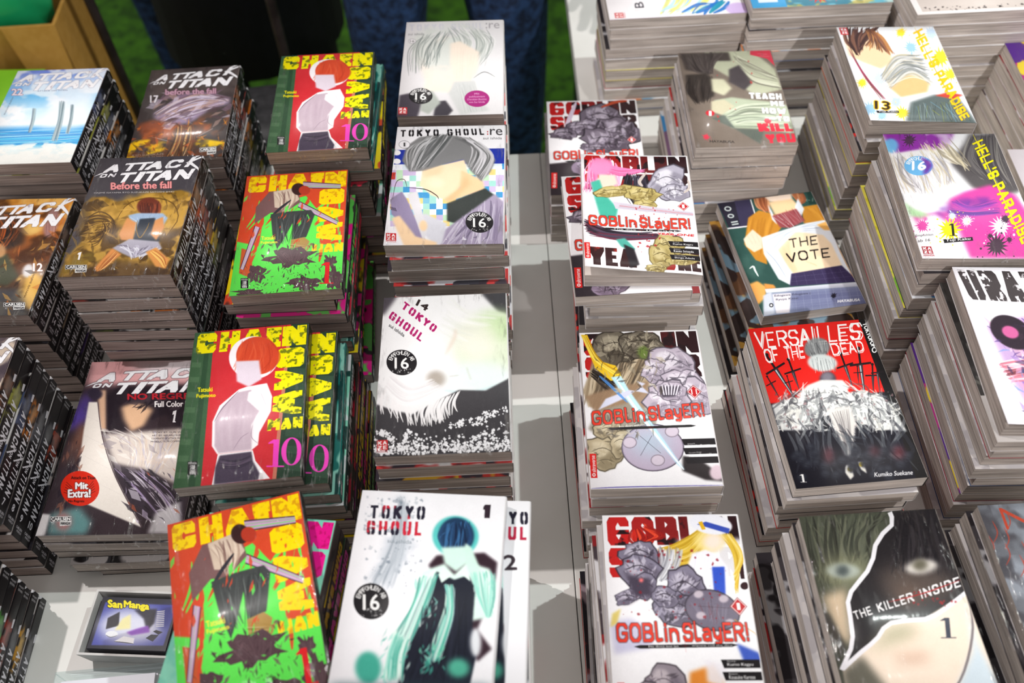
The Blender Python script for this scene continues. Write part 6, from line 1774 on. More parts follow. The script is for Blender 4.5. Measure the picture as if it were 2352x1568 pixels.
def film_mesh(w, h, t, seed):
    rr = random.Random(seed)
    bm = bmesh.new()
    e = .0011
    nx, ny = 9, 13
    V = {}
    def vert(x, y, z):
        return bm.verts.new((x, y, z))
    top = [[vert(-w / 2 - e + (w + 2 * e) * i / nx, -h / 2 - e + (h + 2 * e) * j / ny, t + .0006 + (rr.uniform(0, .0006) if 0 < i < nx and 0 < j < ny else -.0003)) for i in range(nx + 1)] for j in range(ny + 1)]
    for j in range(ny):
        for i in range(nx):
            bm.faces.new((top[j][i], top[j][i + 1], top[j + 1][i + 1], top[j + 1][i]))
    rim = top[0] + [top[j][nx] for j in range(1, ny + 1)] + [top[ny][i] for i in range(nx - 1, -1, -1)] + [top[j][0] for j in range(ny - 1, 0, -1)]
    mid = [vert(v.co.x * 1.004 + rr.uniform(-.0004, .0004), v.co.y * 1.003 + rr.uniform(-.0004, .0004), t * .5) for v in rim]
    low = [vert(v.co.x, v.co.y, .0002) for v in rim]
    n = len(rim)
    for A, B in ((rim, mid), (mid, low)):
        for k in range(n):
            bm.faces.new((A[k], B[k], B[(k + 1) % n], A[(k + 1) % n]))
    bmesh.ops.recalc_face_normals(bm, faces=bm.faces[:])
    return bm_mesh('shrink_wrap', bm, True)


ORD = ['topmost', 'second', 'third', 'fourth', 'fifth', 'sixth', 'seventh', 'eighth', 'ninth', 'tenth', 'eleventh', 'twelfth', 'thirteenth', 'fourteenth', 'fifteenth', 'sixteenth']
GROUP = 'stacked paperbacks on the book table'


def set_mat(o, m):
    o.material_slots[0].link = 'OBJECT'
    o.material_slots[0].material = m


def stack(top, x, y, z, yaw, n, size, label, ref, below, seed=0, curl=None, wrap=0, jit=(.0012, .0012, .007), drift=(0, 0), extra=(), pages=None, side=None, first=None):
    """A pile of n paperbacks whose uppermost cover lies at height z. 'below' cycles through the prints of the lower volumes."""
    r = random.Random(seed * 131 + 5)
    w, h = size
    th = [z / n * r.uniform(.92, 1.08) for _ in range(n)]
    if first:
        th[0] = first
    k = (z - (th[0] if first else 0)) / sum(th[1:] if first else th)
    th = [t if (first and i == 0) else t * k for i, t in enumerate(th)]
    tq = (z - (first or 0)) / (n - 1 if first else n)
    meshes = {}
    zz = z
    pm = pages or MP_GREY
    for i in range(n):
        t = th[i]
        q = round(t * 2500) / 2500
        zz -= t
        if i == 0:
            px, py, pa, key = x, y, yaw, top
        else:
            px = x + drift[0] * i + r.gauss(0, jit[0]); py = y + drift[1] * i + r.gauss(0, jit[1])
            pa = yaw * (.5 if abs(yaw) < .3 else 1) + r.gauss(0, jit[2]) + (0 if abs(yaw) < .3 else 0)
            key = below[(i - 1) % len(below)]
            for (ei, ek, ex, ey, ea) in extra:
                if ei == i:
                    key = ek or key
                    px, py, pa = x + ex, y + ey, yaw + ea
        lab = label if i == 0 else '%s book down in the stack under the %s' % (ORD[i], ref)
        e = empty('paperback_book', (px, py, zz), pa, lab, 'book', GROUP)
        cu = curl if i == 0 else None
        if (q, bool(cu)) not in meshes:
            mk = cover_mesh(w, h, t, cu)
            mk.materials.append(pmat(key))
            mp = pages_mesh(w, h, t)
            mp.materials.append(pm)
            meshes[(q, bool(cu))] = (mk, mp, t)
        mk, mp, t0 = meshes[(q, bool(cu))]
        c = obj('cover', mk, None, e); set_mat(c, pmat(key))
        p = obj('page_block', mp, None, e)
        c.scale.z = p.scale.z = t / t0 * .998
        if i < wrap:
            f = obj('shrink_wrap', film_mesh(w, h, t * .998, seed * 17 + i), FILM, e)
            f['label'] = 'clear crinkled plastic film'
    return zz

# ------------------------------------------------------------------ the setting
M_FLOOR = noise_mat('green_carpet', (40, 84, 12), (72, 132, 22), 26, .95, .4)
M_TABLE = noise_mat('white_laminate', (222, 222, 218), (231, 231, 228), 9, .42)
M_EDGE = noise_mat('table_edge_white', (216, 217, 216), (230, 231, 230), 6, .4)
M_STEEL = noise_mat('grey_steel', (96, 96, 98), (130, 130, 132), 30, .4, 0, None, 3, .7)


def tbl(name, label, x0, x1, y0, y1):
    e = empty(name, ((x0 + x1) / 2, (y0 + y1) / 2, -.75), 0, label, 'table')
    cx, cy = (x0 + x1) / 2, (y0 + y1) / 2
    t = box('tabletop', x0 - cx, x1 - cx, y0 - cy, y1 - cy, .722, .75, M_TABLE, e, .0012)
    box('edge_band', x0 - cx + .02, x1 - cx - .02, y0 - cy + .02, y1 - cy - .02, .66, .7219, M_EDGE, e)
    for sx in (x0 + .06, x1 - .06):
        for sy in (y0 + .06, y1 - .06):
            obj('leg', tube_mesh('leg', [(sx - cx, sy - cy, 0), (sx - cx, sy - cy, .66)], .018), M_STEEL, e)
    return e


tbl('display_table', 'white laminate table carrying the left-hand book columns', -1.35, .0530, .12, 1.034)
tbl('display_table', 'white laminate table carrying the right-hand book columns', .0538, 1.45, .12, 1.034)
tbl('display_table', 'white laminate table behind, under the three sideways stacks', .121, 1.45, 1.036, 1.75)

fl = box('floor', -4, 4, -1.5, 6, -.80, -.75, M_FLOOR)
tag(fl, 'green carpet floor of the hall', None, None, 'structure')
M_HALL = noise_mat('hall_wall_dark', (34, 30, 28), (46, 42, 40), 5, .9)
wl = box('wall_back', -4, 4, 6, 6.1, -.75, 2.4, M_HALL)
tag(wl, 'dark wall at the far end of the hall', None, None, 'structure')

# ------------------------------------------------------------------ the stacks of books
A = (.1155, .1747); C = (.1163, .1782); T = (.1267, .1875); G = (.125, .1843); K = (.1255, .1885)
BL = ['black%d' % i for i in (2, 3, 4, 5, 6, 7, 8, 9, 10, 1)]
DK = ['dark%d' % i for i in (13, 14, 15, 16, 17, 18)]
WM = ['warm%d' % i for i in (2, 3, 4, 5, 6, 7)]
SA = ['saw%d' % i for i in range(8)]
WH = ['white%d' % i for i in range(4)]
GO = ['mix8', 'mix0', 'mix8', 'mix8', 'mix7', 'mix8', 'mix6']
MX = ['mix8', 'mix7', 'mix5', 'mix8', 'mix1', 'mix7', 'mix8']

# left columns (dark spines)
stack('sea22', -.5553, .9188, .2007, -.022, 12, A, 'paperback with a bright sky-and-sea cover numbered 22', 'sky-and-sea cover numbered 22', BL[3:] + DK, 1, pages=MP_SHADED)
stack('fall17', -.3920, .9376, .1806, .018, 10, A, 'dark brown paperback numbered 17 with orange fire on the cover', 'dark brown cover numbered 17', WM + DK, 2, pages=MP_SHADED, wrap=1)
stack('fall12', -.5634, .7213, .1666, -.040, 10, A, 'fiery orange-brown paperback numbered 12 at the left picture edge', 'fiery orange cover numbered 12', DK + BL, 3, pages=MP_SHADED, wrap=1)
stack('fall1', -.3932, .7133, .2282, -.025, 13, A, 'shrink-wrapped paperback numbered 1 with ochre rocks and a pale-clothed shape', 'ochre rock cover numbered 1', WM + BL, 4, pages=MP_SHADED, wrap=4, first=.021)
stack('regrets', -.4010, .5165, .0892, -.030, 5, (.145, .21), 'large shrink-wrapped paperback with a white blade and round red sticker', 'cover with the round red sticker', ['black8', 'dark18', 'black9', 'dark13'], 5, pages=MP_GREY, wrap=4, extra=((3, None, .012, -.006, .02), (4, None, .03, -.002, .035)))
stack('slashes', -.5600, .5050, .1800, -.010, 10, A, 'paperback crossed by white slashes topping black spines numbered from 5', 'white-slashed cover at the left edge', ['black5', 'black6', 'black7', 'black8', 'black9', 'black10', 'dark15', 'black2', 'dark18'], 6, pages=MP_SHADED, drift=(.0006, -.0004))
stack('slashes', -.5530, .2950, .1300, .0, 8, A, 'paperback on the bottom-left stack, nearest the white card tray', 'cover on the bottom-left stack', ['black3', 'warm2', 'black4', 'warm3', 'black9', 'dark14', 'black8'], 7, pages=MP_SHADED)

# yellow-lettered column
stack('red10', -.2116, .9033, .2154, .010, 12, C, 'farthest shrink-wrapped red and green paperback with a pink 10', 'farthest red cover with pink 10', SA[1:] + SA[:1], 8, pages=MP_SHADED, wrap=2, jit=(.004, .0025, .02))
stack('green1', -.2328, .7124, .1939, .030, 11, C, 'lime green and red splattered paperback in the middle of its column', 'middle lime green splattered cover', [SA[2], SA[4], SA[3], SA[5], SA[1], SA[7], SA[0]], 9, pages=MP_SHADED, wrap=1, jit=(.004, .0025, .02))
stack('red10', -.2595, .5027, .1773, .055, 10, C, 'nearer shrink-wrapped red and green paperback, its pink 10 overlapping another', 'nearer red cover with pink 10', [SA[0], SA[1], SA[6], SA[3], SA[5], SA[7], SA[2], SA[4]], 10, pages=MP_GREY, wrap=3, jit=(.003, .002, .02), extra=((1, 'red10', .0238, .0028, -.028), (2, None, .030, .0, -.02), (3, None, .033, -.002, -.03), (4, None, .036, .001, -.03), (5, None, .038, 0, -.035), (6, None, .04, .002, -.03), (7, None, .042, 0, -.04), (8, None, .043, .003, -.03), (9, None, .044, .001, -.03)))
stack('green1', -.2290, .2962, .1881, .238, 10, C, 'tilted lime green and red paperback at the bottom edge of the picture', 'tilted lime green cover', [SA[3], SA[5], SA[0], SA[7]], 11, pages=MP_GREY, wrap=1, extra=((1, 'pinkmint', -.0020, -.003, -.36), (2, None, .0, -.003, -.34), (3, None, .002, -.003, -.34), (4, None, .004, -.004, -.33), (5, None, .004, -.003, -.32), (6, None, .003, -.003, -.32), (7, None, .004, -.003, -.31), (8, None, .004, -.004, -.3), (9, None, .004, -.003, -.3)))

# white column
stack('pale16', -.0574, .9681, .2069, -.032, 12, T, 'pale grey and white paperback with a round magenta sticker', 'pale cover with the magenta sticker', WH, 12, pages=MP_SHADED)
stack('bluedots', -.0627, .7611, .2070, -.043, 11, T, 'white paperback with a blue band, pastel checks and grey dome', 'cover with pastel checks', WH, 13, pages=MP_GREY, wrap=2, jit=(.002, .0028, .01), drift=(0, -.0018))
stack('blossom14', -.0671, .5221, .1858, -.008, 10, T, 'white and charcoal paperback numbered 14 with scattered white blossoms', 'charcoal blossom cover numbered 14', WH, 14, pages=MP_GREY, wrap=1, drift=(0, -.0024))
stack('teal1', -.0830, .2900, .1964, -.101, 10, T, 'white paperback numbered 1 with a teal and black shape', 'teal and black cover numbered 1', WH, 15, pages=MP_LIT, wrap=0, extra=((1, 'teal2', .0235, .002, .03), (2, None, .022, .002, .05), (3, None, .024, .003, .06), (4, None, .022, .002, .06), (5, None, .023, .001, .07), (6, None, .024, .002, .07), (7, None, .023, .003, .08), (8, None, .022, .002, .08), (9, None, .024, .002, .08)))

# red-title column
stack('slay_grey', .1232, .9476, .0863, -.029, 5, G, 'farthest white paperback with red block letters and dark grey plates', 'dark grey plate cover, farthest in its column', GO, 16, pages=MP_GREY)
stack('slay_year', .1473, .7299, .1775, -.060, 10, G, 'white paperback with curling cover, pink fan and tan plates', 'curling cover with the pink fan', GO, 17, curl=(.010, .35, .005), pages=MP_LIT, extra=((1, 'slay_grey', -.0165, -.009, .075),), jit=(.004, .003, .02))
stack('slay11', .1316, .5002, .1406, -.022, 8, G, 'white paperback numbered 11 with an ice-blue blade across it', 'ice-blue blade cover numbered 11', GO, 18, pages=MP_LIT, jit=(.003, .003, .012), drift=(-.0005, -.001))
stack('slay_front', .1342, .2888, .1382, -.040, 8, G, 'white paperback with gold sweep and blue panel, nearest in its column', 'nearest cover with blue panel', GO, 19, pages=MP_LIT, drift=(-.002, 0))

# right columns (paper edges towards the gap)
stack('taupe', .3009, .9559, .1490, -.027, 8, K, 'shrink-wrapped taupe paperback with white and red lettering', 'taupe cover with red lettering', MX, 20, pages=MP_LIT, wrap=3, jit=(.002, .002, .01), drift=(-.002, 0))
stack('para13', .4957, .9320, .1921, -.042, 10, K, 'white paperback numbered 13 with yellow and blue splashes', 'splashed white cover numbered 13', ['mix8', 'mix6', 'mix4', 'mix7', 'mix8', 'mix8', 'mix4', 'mix8', 'mix7'], 21, curl=(.004, .5, .003), pages=MP_GREY, jit=(.002, .002, .008), drift=(-.0012, 0))
stack('para1', .4870, .7064, .2085, -.064, 11, K, 'magenta and purple paperback with a round blue 16 badge', 'magenta cover with blue badge', ['mix7', 'mix8', 'mix1', 'mix4', 'mix8', 'mix2', 'mix7', 'mix8', 'mix8', 'mix7'], 22, pages=MP_GREY, jit=(.0015, .0015, .008), wrap=1)
stack('chalk', .3430, .7580, .0700, .114, 5, K, 'green chalkboard paperback with black brush lettering on a peach field', 'green chalkboard cover', ['mix9', 'mix7', 'mix9', 'mix7'], 23, pages=MP_LIT, curl=(.0015, .5, .001), extra=((1, 'mix9', -.012, -.018, -.01), (2, 'mix9', -.020, -.030, -.05), (3, 'mix9', -.026, -.040, -.07), (4, 'mix7', -.030, -.050, -.08)))
stack('versailles', .3153, .4964, .1419, .048, 8, K, 'red and black paperback with crossed swords over a pale ruffled mound', 'red and black sword cover', ['mix8', 'mix7', 'mix8', 'mix6', 'mix8', 'mix6', 'mix7'], 24, pages=MP_LIT, jit=(.003, .002, .008), drift=(-.001, .0005))
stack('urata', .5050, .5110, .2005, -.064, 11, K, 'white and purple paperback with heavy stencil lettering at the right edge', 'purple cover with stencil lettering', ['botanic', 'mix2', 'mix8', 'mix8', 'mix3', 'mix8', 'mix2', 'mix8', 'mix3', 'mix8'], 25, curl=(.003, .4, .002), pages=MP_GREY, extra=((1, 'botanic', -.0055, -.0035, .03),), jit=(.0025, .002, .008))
stack('torn', .3161, .2764, .1448, .014, 8, K, 'dark shrink-wrapped paperback with white torn-paper edges', 'torn-paper cover', ['mix7', 'mix8', 'mix7', 'mix8', 'mix7', 'mix5', 'mix8'], 26, pages=MP_LIT, wrap=2, jit=(.002, .002, .008), drift=(-.0035, 0))
stack('foil', .4811, .2811, .1400, .007, 8, K, 'grey foil paperback with red scratches in the bottom-right corner', 'grey foil cover', ['mix7', 'mix8', 'mix7', 'mix1', 'mix8'], 27, pages=MP_GREY, wrap=2, jit=(.002, .002, .01), drift=(-.003, 0))

# the row turned a quarter at the back, and two more at the right edge
Q90 = math.pi / 2
stack('sideways_b', .2466, 1.1687, .1689, Q90 + .012, 10, K, 'white sideways paperback with blue and yellow brush strokes', 'white sideways brush-stroke cover', ['mix8', 'mix8', 'mix7', 'mix8', 'mix4', 'mix6', 'mix8', 'mix3', 'mix8'], 28, pages=MP_LIT, jit=(.0015, .0015, .008))
stack('sideways_blue', .4375, 1.1549, .1849, Q90, 11, K, 'blue sideways paperback between the two white ones at the back', 'blue sideways cover', ['mix8', 'mix7', 'mix8', 'mix3', 'mix8', 'mix7', 'mix6', 'mix8'], 29, pages=MP_LIT, jit=(.002, .002, .006))
stack('speckle', .6372, 1.1019, .2000, Q90 + .004, 12, K, 'beige sideways paperback with a white border and black specks', 'beige speckled sideways cover', ['mix8'], 30, pages=MP_LIT, jit=(.002, .0015, .004))
stack('cherry', .6860, .7680, .1200, -.059, 7, K, 'pale cyan paperback with pink blossoms at the right edge', 'cyan blossom cover', ['mix5', 'mix0', 'mix3'], 31, pages=MP_LIT)
stack('mix2', .7350, .9550, .1500, -.04, 8, K, 'purple paperback on white page edges at the far right', 'purple cover at the far right', ['mix5', 'mix0'], 32, pages=MP_LIT)

# ------------------------------------------------------------------ card tray and acrylic box at the bottom left
M_CARD = noise_mat('grey_white_card', (196, 195, 194), (214, 213, 212), 30, .6)
sign = Cv([(1320, 425), (2232, 445), (2090, 1150), (1115, 1085)], (28, 28, 42), 384, 256, 60)
sign.poly([(1345, 490), (2200, 520), (2060, 1070), (1170, 1045)], (70, 76, 160), 1, 2)
sign.ell(1650, 800, 400, 230, (226, 228, 244), .95, 30).poly([(2000, 520), (2200, 520), (2100, 840), (1980, 800)], (40, 46, 130), .8, 14)
sign.poly([(1370, 690), (1510, 610), (1500, 790), (1345, 835)], (60, 58, 66), 1, 2).poly([(1540, 700), (1640, 640), (1640, 830), (1450, 850)], (240, 232, 170), .95, 4)
for _i in range(9):
    sign.poly([(1960, 600 + _i * 24), (2060, 590 + _i * 25), (2050, 604 + _i * 25), (1950, 614 + _i * 24)], (220, 220, 228))
    sign.poly([(1850, 590 + _i * 18), (1910, 586 + _i * 18), (1905, 596 + _i * 18), (1845, 600 + _i * 18)], (190, 190, 200))
sign.poly([(1680, 580), (1960, 570), (1930, 760), (1840, 860), (1800, 700)], (34, 32, 42), .9, 5)
sign.poly([(1590, 880), (1720, 830), (1860, 790), (1880, 880), (1650, 920)], (150, 90, 200), 1, 4)
sign.poly([(1440, 1000), (1560, 930), (1690, 960), (1680, 1035), (1560, 1020)], (240, 240, 244), 1, 1).line([(1440, 1000), (1560, 1015), (1680, 1035)], 10, (30, 28, 34))
sign.poly([(1830, 960), (1900, 910), (1995, 920), (1920, 1010)], (50, 50, 60)).poly([(1920, 870), (1960, 850), (2045, 880), (1990, 915)], (40, 38, 48)).ell(1415, 900, 74, 42, (236, 238, 244), 1, 1).line([(1345, 910), (1400, 942), (1480, 920)], 7, (60, 60, 70))
sign.row('San', 1375, 462, 160, 86, (240, 226, 20), 3, 16, out=((24, 22, 30), 3)).row('Manga', 1562, 470, 296, 104, (240, 226, 20), 3, 30, out=((24, 22, 30), 3))
px_ = np.ones((256, 384, 4), np.float32); px_[..., :3] = np.clip(sign.grain(.02).a, 0, 1)[::-1]
IMG['sign'] = bpy.data.images.new('print_sign', 384, 256); IMG['sign'].pixels.foreach_set(px_.ravel()); IMG['sign'].update()
M_SIGN = print_mat('printed_sign', IMG['sign'], .35)
M_NAVY = noise_mat('navy_box_side', (22, 22, 34), (32, 32, 46), 20, .5)

tr = empty('card_tray', (-.3870, .3440, 0), -.085, 'small grey-white tray holding a dark printed card box, beside the tilted book', 'tray')
tw, td, thh = .047, .033, .030
bm = bmesh.new()
b_ = [(-tw + .004, -td + .003), (tw - .004, -td + .003), (tw - .004, td - .003), (-tw + .004, td - .003)]
t_ = [(-tw, -td), (tw, -td), (tw, td), (-tw, td)]
vb = [bm.verts.new((x, y, .0)) for x, y in b_]; vt = [bm.verts.new((x, y, thh)) for x, y in t_]
wi = .0022
vti = [bm.verts.new((x - math.copysign(wi, x), y - math.copysign(wi, y), thh)) for x, y in t_]; vbi = [bm.verts.new((x - math.copysign(wi, x), y - math.copysign(wi, y), .0015)) for x, y in b_]
for k in range(4):
    j = (k + 1) % 4
    bm.faces.new((vb[k], vb[j], vt[j], vt[k])); bm.faces.new((vt[k], vt[j], vti[j], vti[k])); bm.faces.new((vti[k], vti[j], vbi[j], vbi[k]))
bm.faces.new(vb[::-1]); bm.faces.new(vbi)
obj('tray_shell', bm_mesh('tray_shell', bm), M_CARD, tr)
cb_ = empty('card_box', (-.3870, .3440, .0017), -.085, 'small dark box of cards printed with yellow cartoon lettering, inside the tray', 'box')
box('box_body', -tw + .0072, tw - .0072, -td + .0065, td - .0065, 0, .0255, M_NAVY, cb_, .0006)
me = bpy.data.meshes.new('printed_lid')
lx, ly = tw - .0078, td - .0070
me.from_pydata([(-lx, -ly, .0256), (lx, -ly, .0256), (lx, ly, .0256), (-lx, ly, .0256), (-lx, -ly, .0266), (lx, -ly, .0266), (lx, ly, .0266), (-lx, ly, .0266)], [], [(4, 5, 6, 7), (0, 3, 2, 1), (0, 1, 5, 4), (1, 2, 6, 5), (2, 3, 7, 6), (3, 0, 4, 7)])
uvl = me.uv_layers.new(name='sheet')
for p in me.polygons:
    for li in p.loop_indices:
        v = me.vertices[me.loops[li].vertex_index].co
        uvl.data[li].uv = ((v.x + lx) / (2 * lx), (v.y + ly) / (2 * ly)) if p.index == 0 else (.01, .01)
obj('printed_lid', me, M_SIGN, cb_)

# acrylic holder with a pack of cards
m, nt, b = new_mat('clear_acrylic')
N = nt.nodes
trn = N.new('ShaderNodeBsdfTransparent'); trn.inputs[0].default_value = (.90, .95, .95, 1)
gls = N.new('ShaderNodeBsdfGlossy'); gls.inputs['Roughness'].default_value = .04
fw_ = N.new('ShaderNodeLayerWeight'); fw_.inputs['Blend'].default_value = .25
fr = N.new('ShaderNodeMapRange'); fr.inputs[3].default_value = .04; fr.inputs[4].default_value = .35
nt.links.new(fw_.outputs['Facing'], fr.inputs[0])
mx = N.new('ShaderNodeMixShader')
nt.links.new(fr.outputs[0], mx.inputs[0]); nt.links.new(trn.outputs[0], mx.inputs[1]); nt.links.new(gls.outputs[0], mx.inputs[2]); nt.links.new(mx.outputs[0], N['Material Output'].inputs['Surface'])
nt.nodes.remove(b)
M_ACR = m
hx, hy, hz = .052, .036, .046
ac = empty('acrylic_holder', (-.3905, .2600, 0), .045, 'clear acrylic card holder at the bottom edge, in front of the tray', 'holder')
for nm, a in (('base_plate', (-hx, hx, -hy, hy, 0, .002)), ('back_panel', (-hx, hx, hy - .002, hy, .002, hz)), ('front_panel', (-hx, hx, -hy, -hy + .002, .002, hz * .6)), ('side_panel', (-hx, -hx + .002, -hy + .002, hy - .002, .002, hz)), ('side_panel', (hx - .002, hx, -hy + .002, hy - .002, .002, hz))):
    box(nm, *a, M_ACR, ac, .0003)
M_WCARD = noise_mat('white_cards', (214, 216, 226), (238, 240, 248), 1, .6, 0, (4, 4, 900), 3)
rr = random.Random(3)
for i in range(16):
    cx, cy = rr.gauss(-.003, .0008), rr.gauss(0, .0008)
    o = obj('paper_card', bpy.data.meshes['paper_card'] if 'paper_card' in bpy.data.meshes else bm_mesh('paper_card', box_bm(-.044, .044, -.029, .029, 0, .00215)), M_WCARD, None)
    o.location = Vector((-.3905, .2600, .0022 + i * .0024)) + Vector((cx, cy, 0)); o.rotation_euler = (0, 0, .045 + rr.gauss(0, .008))
    tag(o, '%s white card from the top of the pack in the acrylic holder' % ORD[15 - i], 'card', 'white cards in the acrylic holder')

# ------------------------------------------------------------------ behind the table: people, bags, boxes
M_JEANS = noise_mat('blue_denim', (20, 36, 66), (48, 78, 128), 60, .9, .3)
M_BLACK = noise_mat('black_cloth', (7, 7, 9), (14, 13, 16), 40, .9, .3)
M_NAVYC = noise_mat('navy_cloth', (8, 10, 20), (16, 18, 30), 40, .9, .3)
M_SKIN = noise_mat('skin', (186, 138, 112), (206, 158, 130), 30, .55)
M_HAIR = noise_mat('brown_hair', (30, 22, 18), (56, 40, 30), 40, .6, .3, (8, 8, 1))
M_SHOE = noise_mat('dark_shoe', (16, 16, 18), (32, 32, 34), 30, .5)
M_SOLE = noise_mat('white_sole', (180, 180, 178), (204, 204, 202), 30, .6)


def person(loc, rz, label, legs, top, spread=.12, arm=.0, coat=0.0):
    """standing figure, feet on the floor; body = one skin surface, clothing as material bands"""
    e = empty('person', loc, rz, label, 'person')
    V, E, Rr = [], [], []
    def v(p, r, par=None):
        V.append(p); Rr.append(r)
        if par is not None:
            E.append((par, len(V) - 1))
        return len(V) - 1
    pel = v((0, 0, .94), .135)
    w1 = v((0, 0, 1.06), .13, pel); ch = v((0, -.01, 1.26), .155, w1); sh = v((0, -.01, 1.40), .12, ch); nk = v((0, -.005, 1.49), .058, sh); h0 = v((0, .005, 1.56), .07, nk); h1 = v((0, .01, 1.64), .092, h0); v((0, .005, 1.72), .075, h1)
    for s in (-1, 1):
        hp = v((s * spread * .8, 0, .86), .105, pel); kn = v((s * spread, .015, .50), .068, hp); cf = v((s * spread, -.01, .34), .062, kn); an = v((s * spread, -.01, .10), .048, cf); hl = v((s * spread, .0, .045), .045, an); v((s * spread * 1.06, .15, .032), .036, hl)
        so = v((s * .158, -.01, 1.38), .055, sh); el = v((s * .170, -.03, 1.11), .044, so); wr = v((s * (.16 + arm), .13, 1.02), .032, el); pa = v((s * (.15 + arm), .19, 1.00), .034, wr)
        hx0 = s * (.15 + arm)
        for k in range(4):
            lk = (.9, 1, .95, .78)[k]
            f0 = v((hx0 + (k - 1.5) * .019, .235, 1.0), .0100, pa); f1 = v((hx0 + (k - 1.5) * .019, .235 + .034 * lk, .992), .0088, f0); v((hx0 + (k - 1.5) * .018, .235 + .056 * lk, .972), .0078, f1)
        t0 = v((hx0 - s * .034, .20, .992), .0105, pa); v((hx0 - s * .046, .232, .982), .009, t0)
    me = bpy.data.meshes.new('body')
    me.from_pydata(V, E, [])
    o = obj('body', me, None, e)
    md = o.modifiers.new('skin', 'SKIN'); md.use_smooth_shade = True
    sub = o.modifiers.new('sub', 'SUBSURF'); sub.levels = sub.render_levels = 1
    for sv, r in zip(me.skin_vertices[0].data, Rr):
        sv.radius = (r, r)
    me.skin_vertices[0].data[0].use_root = True
    dg = bpy.context.evaluated_depsgraph_get()
    m2 = bpy.data.meshes.new_from_object(o.evaluated_get(dg))
    o.modifiers.clear()
    o.data = m2
    m2.materials.clear()
    for mm in (legs, top, M_SKIN, M_SHOE):
        m2.materials.append(mm)
    for p in m2.polygons:
        c = p.center
        arm_ = c.y > .075 and c.z > .9 and c.z < 1.1
        if c.z < .085:
            p.material_index = 3
        elif arm_:
            p.material_index = 2 if c.y > .15 else 1
        elif c.z < .97 - coat:
            p.material_index = 0
        elif c.z < 1.455:
            p.material_index = 1
        else:
            p.material_index = 2
        p.use_smooth = True
    # hair, face
    bm = bmesh.new()
    bmesh.ops.create_uvsphere(bm, u_segments=20, v_segments=14, radius=.108)
    for q in list(bm.verts):
        if q.co.z < -.02 and q.co.y > -.02:
            bm.verts.remove(q)
    for q in bm.verts:
        q.co = Vector((q.co.x * .96, q.co.y * 1.05 - .008, q.co.z * 1.06 + 1.665))
    obj('hair', bm_mesh('hair', bm, True), M_HAIR, e)
    for s in (-1, 1):
        bm = bmesh.new(); bmesh.ops.create_uvsphere(bm, u_segments=10, v_segments=8, radius=.012)
        for q in bm.verts:
            q.co += Vector((s * .034, .092, 1.632))
        obj('eye', bm_mesh('eye', bm, True), M_SOLE, e)
        bm = bmesh.new(); bmesh.ops.create_uvsphere(bm, u_segments=10, v_segments=8, radius=.026)
        for q in bm.verts:
            q.co = Vector((q.co.x * .4 + s * .094, q.co.y * .7 - .0, q.co.z + 1.62))
        obj('ear', bm_mesh('ear', bm, True), M_SKIN, e)
    obj('nose', tube_mesh('nose', [(0, .098, 1.635), (0, .115, 1.602), (0, .100, 1.592)], [.008, .013, .009], 8), M_SKIN, e)
    obj('mouth', tube_mesh('mouth', [(-.022, .092, 1.566), (0, .100, 1.564), (.022, .092, 1.566)], [.003, .006, .003], 8), noise_mat('lips', (150, 80, 74), (166, 92, 84), 30, .5), e)
    if coat:
        obj('coat_skirt', tube_mesh('coat_skirt', [(0, 0, 1.0), (0, 0, .8), (0, 0, .97 - coat - .3)], [.17, .185, .195], 24), top, e)
    return e


person((-.094, 1.56, -.75), math.pi, 'person in blue jeans standing behind the pale grey book stack', M_JEANS, M_BLACK, .125)
person((-.980, 2.12, -.75), math.pi, 'person in blue jeans and black jacket beyond the cardboard carton', M_JEANS, M_BLACK, .125)
person((-.530, 1.80, -.75), math.pi, 'person dressed all in black behind the dark brown book stack', M_BLACK, M_NAVYC, .11, 0, .2)

# dark bag with straps and buckles
M_BAG = noise_mat('black_nylon', (20, 20, 23), (40, 39, 42), 60, .6, .4)
M_BUCK = noise_mat('grey_plastic', (110, 100, 104), (140, 130, 134), 30, .4)
bg = empty('backpack', (-.440, 1.230, -.75), .12, 'tall black nylon backpack with grey buckles standing behind the brown books', 'backpack')
obj('bag_body', bm_mesh('bag_body', box_bm(-.12, .12, -.08, .08, 0, .60, .05, 4), True), M_BAG, bg)
obj('top_lid', bm_mesh('top_lid', box_bm(-.115, .115, -.085, .075, .60, .70, .045, 4), True), M_BAG, bg)
obj('front_pocket', bm_mesh('front_pocket', box_bm(-.085, .085, -.115, -.078, .10, .42, .02, 3), True), M_BAG, bg)
for s in (-.06, .06):
    st = obj('strap', tube_mesh('strap', [(s, -.092, .66), (s, -.1, .56), (s, -.09, .45)], .008, 8), M_BAG, bg)
    box('buckle', s - .016, s + .016, -.112, -.098, .585, .62, M_BUCK, st, .003)
obj('carry_handle', tube_mesh('carry_handle', [(-.04, 0, .69), (-.03, 0, .73), (.03, 0, .73), (.04, 0, .69)], .009, 8), M_BAG, bg)

# two-post stand
M_POST = noise_mat('dark_brown_metal', (48, 38, 38), (66, 54, 54), 30, .5, 0, None, 3, .3)
sd = empty('metal_stand', (-.5450, 1.455, -.75), 0, 'dark two-post metal stand between the carton and the yellow-lettered books', 'stand')
for s in (-.154, .154):
    obj('post', tube_mesh('post', [(s, 0, .015), (s, 0, 1.3)], .009, 10), M_POST, sd)
    obj('foot', tube_mesh('foot', [(s, -.05, .012), (s, .05, .012)], .012, 10), M_POST, sd)
obj('crossbar', tube_mesh('crossbar', [(-.154, 0, 1.28), (.154, 0, 1.28)], .008, 10), M_POST, sd)

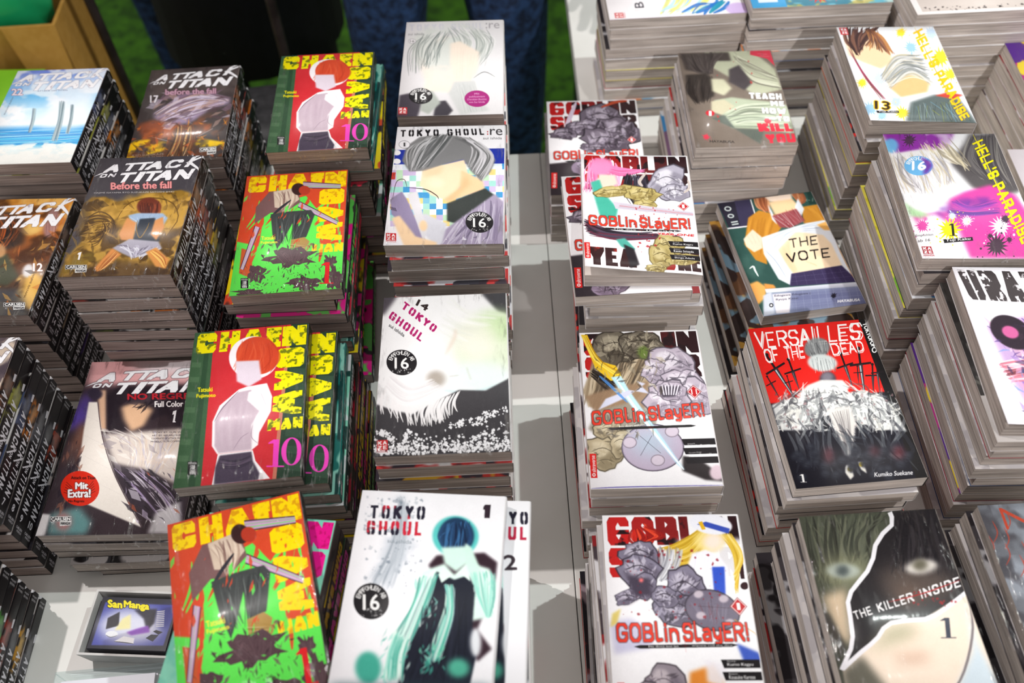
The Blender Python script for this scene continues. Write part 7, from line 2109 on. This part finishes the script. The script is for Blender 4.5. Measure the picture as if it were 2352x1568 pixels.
# cardboard carton with green bag, lime box
M_KRAFT = noise_mat('kraft_cardboard', (206, 152, 66), (216, 162, 78), 60, .85, .05)
M_KRAFT_IN = noise_mat('kraft_cut_edge', (196, 150, 84), (214, 170, 104), 40, .85)
M_GREENP = noise_mat('sea_green_plastic', (18, 172, 106), (40, 200, 130), 8, .3)
M_LIME = noise_mat('lime_board', (132, 204, 30), (156, 226, 50), 8, .5)
ct = empty('cardboard_carton', (-.925, 1.450, -.75), .03, 'open brown cardboard carton on the floor behind the table', 'carton')
W2, D2, H2, TT = .185, .075, .77, .006
for nm, a in (('front_panel', (-W2, W2, -D2, -D2 + TT, 0, H2)), ('back_panel', (-W2, W2, D2 - TT, D2, 0, H2)), ('side_panel', (-W2, -W2 + TT, -D2 + TT, D2 - TT, 0, H2)), ('side_panel', (W2 - TT, W2, -D2 + TT, D2 - TT, 0, H2)), ('bottom_panel', (-W2, W2, -D2, D2, -.0, .006))):
    box(nm, *a, M_KRAFT, ct)
for nm, pts in (('front_flap', [(W2 - .09, -D2, H2), (W2, -D2, H2), (W2 + .012, -D2 - .035, H2 - .11), (W2 - .06, -D2 - .03, H2 - .11)]), ('side_flap', [(-W2, -D2, H2), (-W2, D2, H2), (-W2 - .06, D2, H2 - .12), (-W2 - .06, -D2 - .02, H2 - .12)])):
    bm = bmesh.new()
    a = [bm.verts.new(p) for p in pts]; b = [bm.verts.new((p[0], p[1], p[2] - TT)) for p in pts]
    bm.faces.new(a); bm.faces.new(b[::-1])
    for k in range(4):
        bm.faces.new((a[k], b[k], b[(k + 1) % 4], a[(k + 1) % 4]))
    bmesh.ops.recalc_face_normals(bm, faces=bm.faces[:])
    obj(nm, bm_mesh(nm, bm), M_KRAFT, ct)
bm = bmesh.new()
bmesh.ops.create_uvsphere(bm, u_segments=28, v_segments=18, radius=1)
nr = random.Random(8)
for q in bm.verts:
    k = 1 + .07 * math.sin(q.co.x * 9 + q.co.y * 7) * math.cos(q.co.z * 8)
    q.co = Vector((q.co.x * .165 * k, q.co.y * .062 * k, q.co.z * .13 * k))
gb = obj('plastic_bag', bm_mesh('plastic_bag', bm, True), M_GREENP)
gb.location = (-.925, 1.45, .035)
tag(gb, 'sea green plastic bag bulging out of the open cardboard carton', 'bag')
lb = empty('lime_box', (-.905, 1.265, -.75), -.05, 'bright lime green box standing in front of the cardboard carton', 'box')
box('box_body', -.14, .14, -.065, .065, 0, .68, M_LIME, lb, .003)
box('box_lid', -.144, .144, -.069, .069, .6805, .725, M_LIME, lb, .003)
